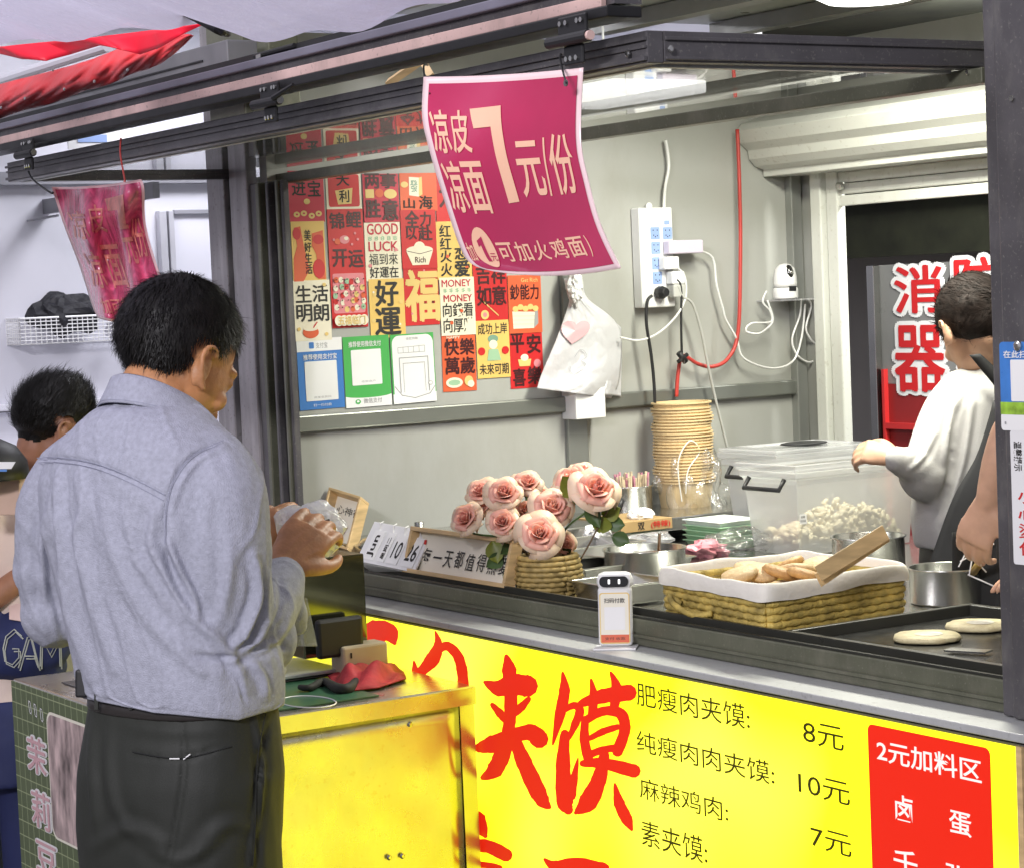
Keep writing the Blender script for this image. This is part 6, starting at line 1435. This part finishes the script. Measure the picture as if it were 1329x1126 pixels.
sh.limb([cp(72, 800, 3.86), cp(160, 775, 4.0), cp(300, 722, 4.09)], [.056, .05, .042], 7, 18); sh.sph(cp(70, 795, 3.85), .060, 18, 12); sh.sph(cp(64, 740, 3.84), .062, 18, 12)
# loose cloth: belly blouse and the drooping cuff
sh.ell(cp(318, 868, 3.76), RT*.068, FW*.09, UP*.052); sh.ell(cp(345, 830, 3.70), RT*.050, FW*.05, UP*.055)
sh.limb([cp(352, 775, 3.74), cp(378, 795, 3.76), cp(388, 812, 3.77)], [.040, .030, .016], 5, 14)
smb, svn = remeshed(sh, .0040, 8, .5)
# widen hem a little, cut off below the belt
FL = [
 ([(28, 594), (75, 593), (120, 600), (168, 618), (214, 642)], 2.0, -.0045),
 ([(288, 572), (252, 590), (228, 618), (215, 660), (213, 705)], 2.2, -.005), ([(294, 580), (258, 598), (236, 626), (224, 664)], 4, .003),
 ([(206, 655), (196, 700), (215, 745), (250, 800), (300, 850), (318, 895)], 7, .006),
 ([(218, 700), (232, 735), (252, 775), (258, 800)], 5, .008), ([(214, 715), (222, 745), (240, 782)], 3, -.009),
 ([(75, 605), (72, 650), (80, 720), (90, 800), (118, 880)], 7, .008), ([(98, 610), (108, 660), (100, 700), (122, 790), (150, 870)], 8, .006), ([(62, 640), (55, 700), (58, 780)], 5, .006),
 ([(130, 640), (150, 720), (190, 800), (260, 870)], 10, .005), ([(160, 660), (180, 730), (230, 800)], 8, .004),
 ([(32, 700), (55, 740), (75, 790), (82, 832)], 5, -.003), ([(28, 720), (40, 780), (62, 828)], 6, .003),
 ([(330, 720), (338, 765), (322, 815), (300, 850)], 6, .009), ([(352, 745), (352, 790), (335, 830), (300, 858)], 5, .009), ([(372, 762), (376, 800), (350, 838), (300, 852)], 4, .008),
 ([(340, 740), (345, 780), (330, 822)], 3, -.007), ([(362, 752), (364, 792), (342, 834)], 3, -.007),
 ([(248, 850), (300, 852), (352, 838), (372, 840)], 3.5, -.010),
 ([(300, 700), (296, 760), (280, 820)], 9, .004), ([(268, 640), (262, 700), (270, 780)], 10, .003),
 ([(300, 862), (310, 885), (318, 912)], 2, -.004), ([(330, 860), (342, 880), (346, 905)], 5, .006), ([(120, 700), (180, 712), (215, 722)], 2, .0015), ([(110, 760), (200, 772)], 2, .0012),
]
folds(smb, svn, FL)
v = smb.v[0]; x, y, z = topx(v)
n1 = np.array([noise.noise(Vector((p[0]*9, p[1]*9, p[2]*4))) for p in v]); n2 = np.array([1-abs(noise.noise(Vector((p[0]*14+p[2]*5, p[1]*14, p[2]*7+3))))*2 for p in v]); n3 = np.array([noise.noise(Vector((p[0]*40, p[1]*40, p[2]*26))) for p in v])
v += svn*(n1*.004+np.clip(n2-.72, 0, 1)*.009+n3*.0006)[:, None]
# wavy hem: squash everything lower than the hem line
hemy = np.interp(x, [95, 130, 200, 310, 370], [894, 900, 915, 928, 910]); hemz = CP[2]+z*(FW[2]+RT[2]*(x-W/2)/FPX-UP[2]*(hemy-H/2)/FPX)
v[:, 2] = np.where(v[:, 2] < hemz, hemz+(v[:, 2]-hemz)*.15, v[:, 2])
keep = None
obj('shirt', smb, M_shirt, man, smooth=True)
def on_surf(mesh, px_, py_, h=.0, rad=.006):
    d = ray(px_, py_); d = d/np.linalg.norm(d); w_ = mesh.v[0]-CP; t = w_@d; perp = np.linalg.norm(w_-t[:, None]*d, axis=1); ok = perp < rad
    return CP+d*((t[ok].min() if ok.any() else t[np.argmin(perp)])-h)
M_stitch = mat('stitch_thread', (.29, .30, .38), .9)
def seam(mesh, pts, m, par, r_=.0008, h=.0004, nm='seam'):
    P, _ = spline([V(*p) for p in pts], [0]*len(pts), 6); Q = [on_surf(mesh, p[0], p[1], h) for p in P]
    for _ in range(2): Q = [Q[0]]+[(Q[i-1]+2*Q[i]+Q[i+1])/4 for i in range(1, len(Q)-1)]+[Q[-1]]
    return obj(nm, MB().tube(Q, r_, 5), m, par)
seam(smb, [(48, 594), (75, 593), (120, 600), (168, 618), (214, 642)], M_stitch, man)
seam(smb, [(50, 600), (75, 599), (119, 606), (165, 624), (212, 649)], M_stitch, man, .0006)
seam(smb, [(290, 571), (252, 590), (228, 618), (216, 655), (214, 705)], M_stitch, man)
cl_ = MB()
# collar: a stand round the neck and a leaf folded down over it, lower at the throat
def colring(t, r1, r2, zz):
    c0 = cp(200, 533, 3.70); return c0+S*r1*math.cos(t)+F*(r2*math.sin(t)+.012)+V(0, 0, zz-.042*math.sin(t)-.004)
cprof = [(.080, .078, -.030), (.076, .074, .0), (.072, .070, .018), (.073, .071, .025), (.078, .076, .024), (.086, .084, .008), (.097, .095, -.012), (.101, .099, -.019)]
rgs = []
for (r1, r2, zz) in cprof:
    rgs.append([colring(PI/2+.22+(2*PI-.44)*i/56, r1, r2, zz) for i in range(57)])
vs_ = [p for r_ in rgs for p in r_]; cl_.add(vs_, [(j*57+i, j*57+i+1, (j+1)*57+i+1, (j+1)*57+i) for j in range(7) for i in range(56)])
obj('collar', cl_, M_shirt, man, smooth=True, solid=.0022)
st_ = [colring(PI/2+.24+(2*PI-.48)*i/56, .0985, .0965, -.0145) for i in range(57)]
obj('collar_stitch', MB().tube([p+nrm(V(*(p-cp(200, 533, 3.70))[:2], 0))*.0016 for p in st_], .0006, 4), M_stitch, man)
obj('clear_cuff_flap', MB().grid(lambda u, v_: cp(lerp(378, 412-14*(1-v_), u), lerp(775, 838, v_), 3.80+.02*math.sin(u*3)), 8, 8), film('clear_vinyl', (.7, .72, .6), .25, gloss=.5), None, label='clear plastic sleeve hanging below the man\'s right cuff', cat='plastic sleeve', solid=.001)
# trousers
tr_ = MB()
lofts(tr_, [(cp(237, 902, D), .164, .120), (cp(236, 940, D), .172, .128), (cp(234, 1000, D), .180, .140), (cp(232, 1070, D), .180, .138), (cp(232, 1130, D), .175, .13)], F, S, lump=2.4)
for q in (-1, 1):
    hp = cp(233, 1000, D)+S*q*.088; g = hp*V(1, 1, 0)
    tr_.limb([hp, g+V(0, 0, .66)+F*.01, g+V(0, 0, .45)+F*.01, g+V(0, 0, .09)], [.098, .092, .075, .062], 8, 20)
tmb, tvn = remeshed(tr_, .007, 6)
folds(tmb, tvn, [([(145, 935), (140, 990), (150, 1050), (178, 1090)], 7, .0035), ([(178, 1090), (225, 1116), (270, 1100), (300, 1066)], 7, .0025), ([(330, 925), (340, 990), (335, 1060), (325, 1126)], 4, .005), ([(352, 935), (336, 1000), (334, 1126)], 3, -.006), ([(236, 930), (238, 1000), (226, 1080), (216, 1126)], 4, -.005), ([(120, 1100), (170, 1075), (215, 1100)], 9, .004), ([(250, 1110), (290, 1070), (330, 1075)], 9, .004), ([(168, 978), (230, 984), (290, 968)], 2.2, -.004), ([(160, 940), (220, 948), (300, 945)], 9, .002), ([(120, 940), (118, 1000), (125, 1080)], 6, .004)])
obj('trousers', tmb, M_trs, man, smooth=True)
seam(tmb, [(345, 925), (334, 985), (332, 1060), (328, 1124)], mat('dark_thread', (.01, .011, .01), .9), man, .001)
seam(tmb, [(172, 975), (235, 984), (300, 968)], MATS['dark_thread'], man, .0012, nm='pocket_seam')
seam(tmb, [(220, 984), (233, 984)], M_prwhite, man, .0012, .001, 'pocket_mark'); seam(tmb, [(238, 985), (247, 978)], M_prwhite, man, .0012, .001, 'pocket_mark')
bl = MB(); rg = []
for z_, e in ((897, -.006), (900, -.002), (911, -.001), (915, -.005)):
    c_ = cp(237, z_, D); rg.append([c_+S*(.170+e)*np.sign(math.cos(t))*abs(math.cos(t))**(2/2.4)+F*(.127+e)*np.sign(math.sin(t))*abs(math.sin(t))**(2/2.4) for t in [2*PI*i/48 for i in range(48)]])
obj('belt', bl.rings(rg), mat('worn_black_leather', (.03, .026, .024), .4), man, smooth=True)
for x_, dd_ in ((122, 3.612), (166, 3.567)): obj('belt_loop', MB().box(cp(x_, 921, dd_), RT*.007, UP*.026, FW*.006), M_trs, man, bevel=.001)
obj('belt_pouch', MB().box(cp(97, 905, 3.64), RT*.02, UP*.045, FW*.03), M_black, man, bevel=.004)
# phone and bag
obj('mobile_phone', MB().box(cp(384, 690, 3.90), (cp(428, 676, 3.96)-cp(384, 690, 3.90)), UP*.006+FW*.002, nrm(FW*.6-UP*.8)*.05), M_black, None, label='black phone held in the man\'s right hand', cat='phone', bevel=.002)
crumple(cp(404, 688, 4.07), .078, film('milky_carrier', (.90, .90, .91), .74, rough=.3, gloss=.15, bump=.6, bscale=40), 'carrier_bag', 'thin white carrier bag held in front of the man', 'plastic bag', 31, (1.1, .7, .62), 44, .28)
obj('food_tub', MB().lathe(cp(404, 690, 4.05), [(.02, 0), (.034, .01), (.036, .03), (.030, .036), (.001, .037)], 24), M_white, None, label='small white food tub inside the thin carrier bag', cat='tub', smooth=True)

# ---- boy at the left edge
D2 = 5.60
F, S, U = basis(25)
boy = thing('person', 'boy with spiky black hair and peach T-shirt behind the man\'s shoulder at the left', 'person', cp(20, 900, D2)*V(1, 1, 0))
b2 = MB(); hc2 = cp(72, 556, D2); hF, hS, hU = head(b2, hc2, 60, 25, 1.02)
b2.limb([cp(20, 665, D2), cp(42, 615, D2), hc2-hU*.05-hF*.03], [.06, .05, .05], 5)
lofts(b2, [(cp(-10, 900, D2), .13, .09), (cp(0, 760, D2), .13, .09), (cp(10, 680, D2), .13, .08), (cp(25, 640, D2), .06, .05)], F, S)
shp = cp(-45, 690, 5.50); elp = cp(-30, 780, 5.45); wrp = cp(38, 740, 5.50)
b2.limb([shp, elp, wrp], [.042, .036, .026], 6); hand(b2, wrp, RT+FW*.4-UP*.1, UP-FW*.3, 1, .16)
b2.limb([cp(40, 690, 5.75), cp(60, 780, 5.75), cp(110, 760, 5.8)], [.04, .034, .026], 6); hand(b2, cp(110, 760, 5.8), RT+FW*.4, UP, -1, .16)
for q in (-1, 1):
    hp = cp(-5, 900, D2)+S*q*.075; g = hp*V(1, 1, 0); b2.limb([hp, g+V(0, 0, .42)+F*.02, g+V(0, 0, .08)], [.07, .05, .034], 6); b2.limb([g+V(0, 0, .06), g+V(0, 0, .03)+F*.14], [.033, .026], 3)
bmb, bvn = remeshed(b2, .0055, 4); obj('body', bmb, M_skind, boy, smooth=True)
def reg2(s, f, u):
    w = (u-np.where(f > .03, .045, -.055+1.1*np.clip(f+.045, 0, .2)))*8
    return np.where((np.abs(s) > .068) & (f > -.035) & (f < .02) & (u < .02), -1, np.minimum(w, (.07-f)*12))
hairdo(boy, bmb, bvn, hc2, hF, hS, hU, 1.02, reg2, .014, M_hair, 5000, .042, flow=lambda p, n: nrm(n+V(0, 0, .8)+RT*.5), seed=4)
ts = MB(); lofts(ts, [(cp(-12, 905, D2), .150, .115), (cp(-5, 800, D2), .150, .110), (cp(4, 720, D2), .155, .105), (cp(15, 675, D2), .135, .09), (cp(30, 645, D2), .065, .06)], F, S)
ts.limb([cp(-25, 680, 5.52), cp(-40, 700, 5.50), cp(-42, 735, 5.48)], [.062, .06, .056], 5); ts.limb([cp(35, 685, 5.70), cp(45, 710, 5.74), cp(52, 740, 5.75)], [.06, .058, .054], 5)
tm, tv = remeshed(ts, .007, 5); n1 = np.array([noise.noise(Vector((p*10).tolist())) for p in tm.v[0]]); tm.v[0] += tv*(n1*.006)[:, None]
obj('t_shirt', tm, mat('peach_cotton', (.74, .60, .52), .85, var=.05, bump=.1, bscale=300), boy, smooth=True)
sh2 = MB(); lofts(sh2, [(cp(-10, 900, D2), .155, .12), (cp(-8, 950, D2), .165, .13), (cp(-8, 1010, D2), .165, .13)], F, S)
for q in (-1, 1):
    hp = cp(-5, 960, D2)+S*q*.08; g = hp*V(1, 1, 0); sh2.limb([hp, g+V(0, 0, .45), g+V(0, 0, .10)], [.088, .07, .06], 6)
sm_, _ = remeshed(sh2, .009, 4); obj('trousers', sm_, mat('navy_trousers', (.015, .022, .09), .7, var=.1), boy, smooth=True)
# navy sports bag with outlined letters resting on the cart
bgm = MB(); gp0 = cp(38, 832, 5.50)
bgm.ell(gp0, RT*.108, FW*.06, UP*.088, 28, 18)
bgm.limb([cp(-20, 800, 5.52), cp(0, 845, 5.50), cp(60, 862, 5.52)], [.066, .066, .050], 5)
bgm, bgn = remeshed(bgm, .006, 4)
n1 = np.array([noise.noise(Vector((p*14).tolist())) for p in bgm.v[0]]); bgm.v[0] += bgn*(n1*.008)[:, None]
bag = obj('navy_bag', bgm, mat('navy_fabric', (.018, .026, .10), .75, var=.12, bump=.1, bscale=300), None, label='navy sports bag with outlined letters lying at the left of the cart', cat='bag', smooth=True)
def on_bag(px_, py_, h=.0):
    d = ray(px_, py_); d = d/np.linalg.norm(d); best = None
    w_ = bgm.v[0]-CP; t = w_@d; perp = np.linalg.norm(w_-t[:, None]*d, axis=1); ok = perp < .012
    if not ok.any(): i = np.argmin(perp); return CP+d*(t[i]-.004-h)
    return CP+d*(t[ok].min()-.002-h)
for k, (ch, x0, y0, w_, h_) in enumerate((('G', 4, 862, 24, 46), ('A', 24, 866, 26, 40), ('M', 52, 864, 26, 38))):
    if ch == 'G': P_ = [(1, .2), (.6, 0), (.15, .2), (0, .55), (.1, .9), (.5, 1), (.85, .8), (.85, .55), (.5, .55)]
    elif ch == 'A': P_ = [(0, 1), (.45, 0), (.6, 0), (1, 1), (.78, .62), (.3, .62)]
    else: P_ = [(0, 1), (0.05, 0), (.5, .6), (.95, 0), (1, 1)]
    for dd in (0, 3.5):
        obj('letter_outline', MB().tube([on_bag(x0+a_*w_+dd*.6, y0-h_+b_*h_+dd) for a_, b_ in P_], .0018, 5), mat('grey_piping', (.42, .44, .40), .6), bag)
obj('patch', MB().add([on_bag(12, 782, .003), on_bag(30, 784, .003), on_bag(30, 806, .003), on_bag(12, 803, .003)], [(0, 1, 2, 3)]), mat('pale_patch', (.70, .52, .48), .6), bag, solid=.002)

# ---- woman at the back
D3 = 5.35
F, S, U = basis(-28)
wo = thing('person', 'woman with tied dark hair, white long-sleeved top and black apron working at the storage boxes', 'person', cp(1262, 700, D3)*V(1, 1, 0))
b3 = MB(); hc3 = cp(1264, 425, D3); kf = .98; hF, hS, hU = head(b3, hc3, -16, 34, kf)
b3.limb([cp(1292, 500, D3), cp(1280, 470, D3), hc3-hU*.05-hF*.03], [.055, .047, .047], 5)
lofts(b3, [(cp(1275, 740, D3), .12, .09), (cp(1270, 640, D3), .11, .08), (cp(1275, 540, D3), .13, .08), (cp(1285, 500, D3), .06, .05)], F, S)
wr3 = cp(1163, 594, 5.22)
b3.limb([cp(1240, 520, D3-.02), cp(1203, 606, 5.27), wr3], [.034, .026, .021], 6); hand(b3, wr3, cp(1128, 586, 5.24)-wr3, UP*.6-FW*.9, 1, .15, (1.2, 1.2, 1.2, 1.2))
b3.limb([cp(1330, 525, D3+.12), cp(1335, 640, D3+.1), cp(1290, 640, D3+.25)], [.038, .032, .022], 6); hand(b3, cp(1290, 640, D3+.25), -RT+FW*.3, UP, 1, .15)
for q in (-1, 1):
    hp = cp(1275, 760, D3)+S*q*.07; g = hp*V(1, 1, 0); b3.limb([hp, g+V(0, 0, .45), g+V(0, 0, .08)], [.075, .05, .034], 6); b3.limb([g+V(0, 0, .06), g+V(0, 0, .03)+F*.14], [.033, .026], 3)
bmb, bvn = remeshed(b3, .005, 4); obj('body', bmb, M_skin2, wo, smooth=True)
def reg3(s, f, u):
    w = (u-np.where(f > .03, .0, -.085+.9*np.clip(f+.02, 0, .2)))*8
    return np.where((np.abs(s) > .080) & (f > -.012) & (f < .02) & (u < .015), -1, np.minimum(w, (.075-f)*12))
M_hairb = mat('dark_brown_hair', (.016, .010, .008), .7, var=.3, scale=60, spec=.2)
hm3 = MB(); P3 = lambda s_, f_, u_: hc3+(hS*s_+hF*f_+hU*u_)*kf
hm3.ell(P3(0, -.018, .034), hS*.087, hF*.098, hU*.094, 28, 18); hm3.ell(P3(0, -.052, -.008), hS*.074, hF*.056, hU*.066, 24, 14); hm3.ell(P3(0, .05, .05), hS*.06, hF*.045, hU*.05, 20, 12)
hm3.limb([cp(1262, 400, D3-.06), cp(1280, 405, D3-.06), cp(1290, 402, D3-.05)], [.045, .035, .03], 4)
hm3, hn3 = remeshed(hm3, .005, 5)
cap3 = obj('hair', hm3, M_hairb, wo, smooth=True)
vs, fs = [], []; rr3 = np.random.default_rng(5); tgt = cp(1286, 400, D3-.05)
for i in rr3.choice(len(hm3.v[0]), 5000):
    p0 = hm3.v[0][i]-hn3[i]*.001; g = nrm(tgt-p0); g = nrm(g-hn3[i]*np.dot(g, hn3[i])+rr3.normal(size=3)*.08); l_ = rr3.uniform(.015, .035); sd = nrm(np.cross(g, hn3[i]))*.0006
    p1 = p0+g*l_*.5+hn3[i]*.0022; p2 = p0+g*l_+hn3[i]*.0004; b_ = len(vs); vs += [p0-sd, p0+sd, p1+sd, p1-sd, p2]; fs += [(b_, b_+1, b_+2, b_+3), (b_+3, b_+2, b_+4)]
obj('hair_strands', MB().add(vs, fs), M_hairb, cap3, kind='stuff')
obj('bun', MB().ell(cp(1290, 402, D3-.03), RT*.028, FW*.03, UP*.036), M_hairb, wo, smooth=True)
obj('hair_tie', MB().tube([cp(1283, 398, D3-.05)+RT*.012*math.cos(t)+UP*.020*math.sin(t) for t in [2*PI*k/12 for k in range(13)]], .005, 8), M_red, wo, smooth=True)
ts = MB(); lofts(ts, [(cp(1262, 705, D3), .135, .11), (cp(1262, 660, D3), .145, .12), (cp(1268, 580, D3), .150, .115), (cp(1276, 520, D3), .145, .10), (cp(1284, 492, D3), .10, .08), (cp(1288, 475, D3), .06, .055)], F, S)
ts.limb([cp(1255, 510, D3-.02), cp(1228, 540, 5.30), cp(1208, 590, 5.26), cp(1203, 608, 5.26)], [.062, .060, .058, .055], 6, 16); ts.limb([cp(1203, 608, 5.26), cp(1188, 604, 5.24), cp(1166, 596, 5.22)], [.062, .054, .036], 6, 16); ts.sph(cp(1200, 614, 5.26), .066, 16, 10)
ts.limb([cp(1320, 515, D3+.1), cp(1335, 640, D3+.1)], [.06, .05], 6)
tm, tv = remeshed(ts, .006, 5); n1 = np.array([noise.noise(Vector((p[0]*12, p[1]*12, p[2]*5))) for p in tm.v[0]]); tm.v[0] += tv*(n1*.009)[:, None]
folds(tm, tv, [([(1255, 500), (1235, 540), (1225, 600)], 3.5, .006), ([(1215, 560), (1200, 590), (1180, 610)], 3, .006), ([(1262, 520), (1250, 600), (1225, 680)], 4, .007), ([(1240, 560), (1232, 620), (1210, 680)], 4, -.006)])
obj('white_top', tm, mat('white_cotton', (.50, .49, .47), .85, var=.04, bump=.15, bscale=300), wo, smooth=True)
ap = MB()
def apf(u, v_):
    a = smooth_curve([(0, 1290, 520), (.35, 1268, 590), (.6, 1235, 650), (1, 1196, 760)]); b = [(0, 1320, 520), (1, 1330, 780)]
    l = curve(a, v_); r_ = curve(b, v_); return cp(lerp(l[0], r_[0], u), lerp(l[1], r_[1], u), 5.18-.02*math.sin(PI*u))
ap.grid(apf, 12, 16); ap.grid(lambda u, v_: cp(lerp(lerp(1258, 1290, v_), lerp(1272, 1306, v_), u), lerp(lerp(461, 500, v_), lerp(459, 490, v_), u), 5.22), 2, 8)
obj('apron', ap, mat('black_apron', (.012, .012, .013), .7), wo, smooth=True, solid=.003)
tr3 = MB(); lofts(tr3, [(cp(1270, 700, D3), .14, .115), (cp(1270, 800, D3), .15, .12)], F, S)
for q in (-1, 1):
    hp = cp(1272, 760, D3)+S*q*.07; g = hp*V(1, 1, 0); tr3.limb([hp, g+V(0, 0, .1)], [.085, .06], 6)
sm_, _ = remeshed(tr3, .01, 4); obj('trousers', sm_, M_black, wo, smooth=True)

# ---- cook at the right, mostly behind the post
D4 = 4.25
F, S, U = basis(-75)
ck = thing('person', 'cook mostly hidden behind the right post, reaching a bare forearm over the pans', 'person', cp(1385, 800, D4)*V(1, 1, 0))
b4 = MB(); hc4 = cp(1395, 420, D4); hF, hS, hU = head(b4, hc4, -80, 20, 1.0)
b4.limb([cp(1405, 520, D4), hc4-hU*.05-hF*.03], [.055, .052], 4)
lofts(b4, [(cp(1400, 900, D4), .14, .10), (cp(1400, 700, D4), .15, .10), (cp(1402, 560, D4), .15, .09), (cp(1402, 520, D4), .06, .05)], F, S)
wr4 = cp(1283, 650, D4-.03)
b4.limb([cp(1350, 560, D4-.1), cp(1318, 555, D4-.06), cp(1298, 600, D4-.05), wr4], [.044, .038, .034, .024], 6, 16)
hand(b4, wr4, cp(1262, 706, D4)-wr4, -FW*.7-RT*.5, -1, .17, (.9, .8, .75, .7))
b4.limb([cp(1450, 570, D4), cp(1450, 720, D4+.1), cp(1390, 740, D4+.25)], [.045, .038, .026], 6); hand(b4, cp(1390, 740, D4+.25), -RT, UP, 1, .17)
for q in (-1, 1):
    hp = cp(1400, 900, D4)+S*q*.08; g = hp*V(1, 1, 0); b4.limb([hp, g+V(0, 0, .45), g+V(0, 0, .08)], [.08, .055, .036], 6); b4.limb([g+V(0, 0, .06), g+V(0, 0, .03)+F*.14], [.033, .026], 3)
bmb, bvn = remeshed(b4, .0048, 4); obj('body', bmb, M_skin2, ck, smooth=True)
hairdo(ck, bmb, bvn, hc4, hF, hS, hU, 1.0, reg2, .014, M_hair, 600, .03, seed=12)
ts = MB(); lofts(ts, [(cp(1400, 920, D4), .16, .12), (cp(1400, 700, D4), .165, .125), (cp(1402, 560, D4), .165, .11), (cp(1402, 525, D4), .08, .07)], F, S); ts.limb([cp(1370, 565, D4-.06), cp(1335, 565, D4-.09)], [.065, .06], 4); ts.limb([cp(1445, 565, D4), cp(1450, 660, D4+.05)], [.065, .06], 4)
tm, tv = remeshed(ts, .008, 4); obj('white_top', tm, MATS['white_cotton'], ck, smooth=True)
ca = MB(); ca.grid(lambda u, v_: cp(lerp(1236, 1300, u), lerp(690, 800, v_), 4.62+.02*math.sin(u*4)), 8, 8)
lat = obj('lattice_cloth', ca, mat('black_cloth', (.012, .012, .011), .8), None, label='black cloth with white crossing lines hanging behind the low pan', cat='cloth', smooth=True, solid=.003)
wl = MB()
for a_, b_ in (((1246, 702), (1262, 722)), ((1262, 722), (1280, 742)), ((1246, 728), (1270, 715)), ((1244, 735), (1256, 712)), ((1262, 722), (1258, 745)), ((1270, 715), (1290, 705)), ((1256, 745), (1290, 760))): wl.tube([cp(*a_, 4.60), cp(*b_, 4.60)], .0016, 5)
obj('white_lines', wl, M_prwhite, lat)
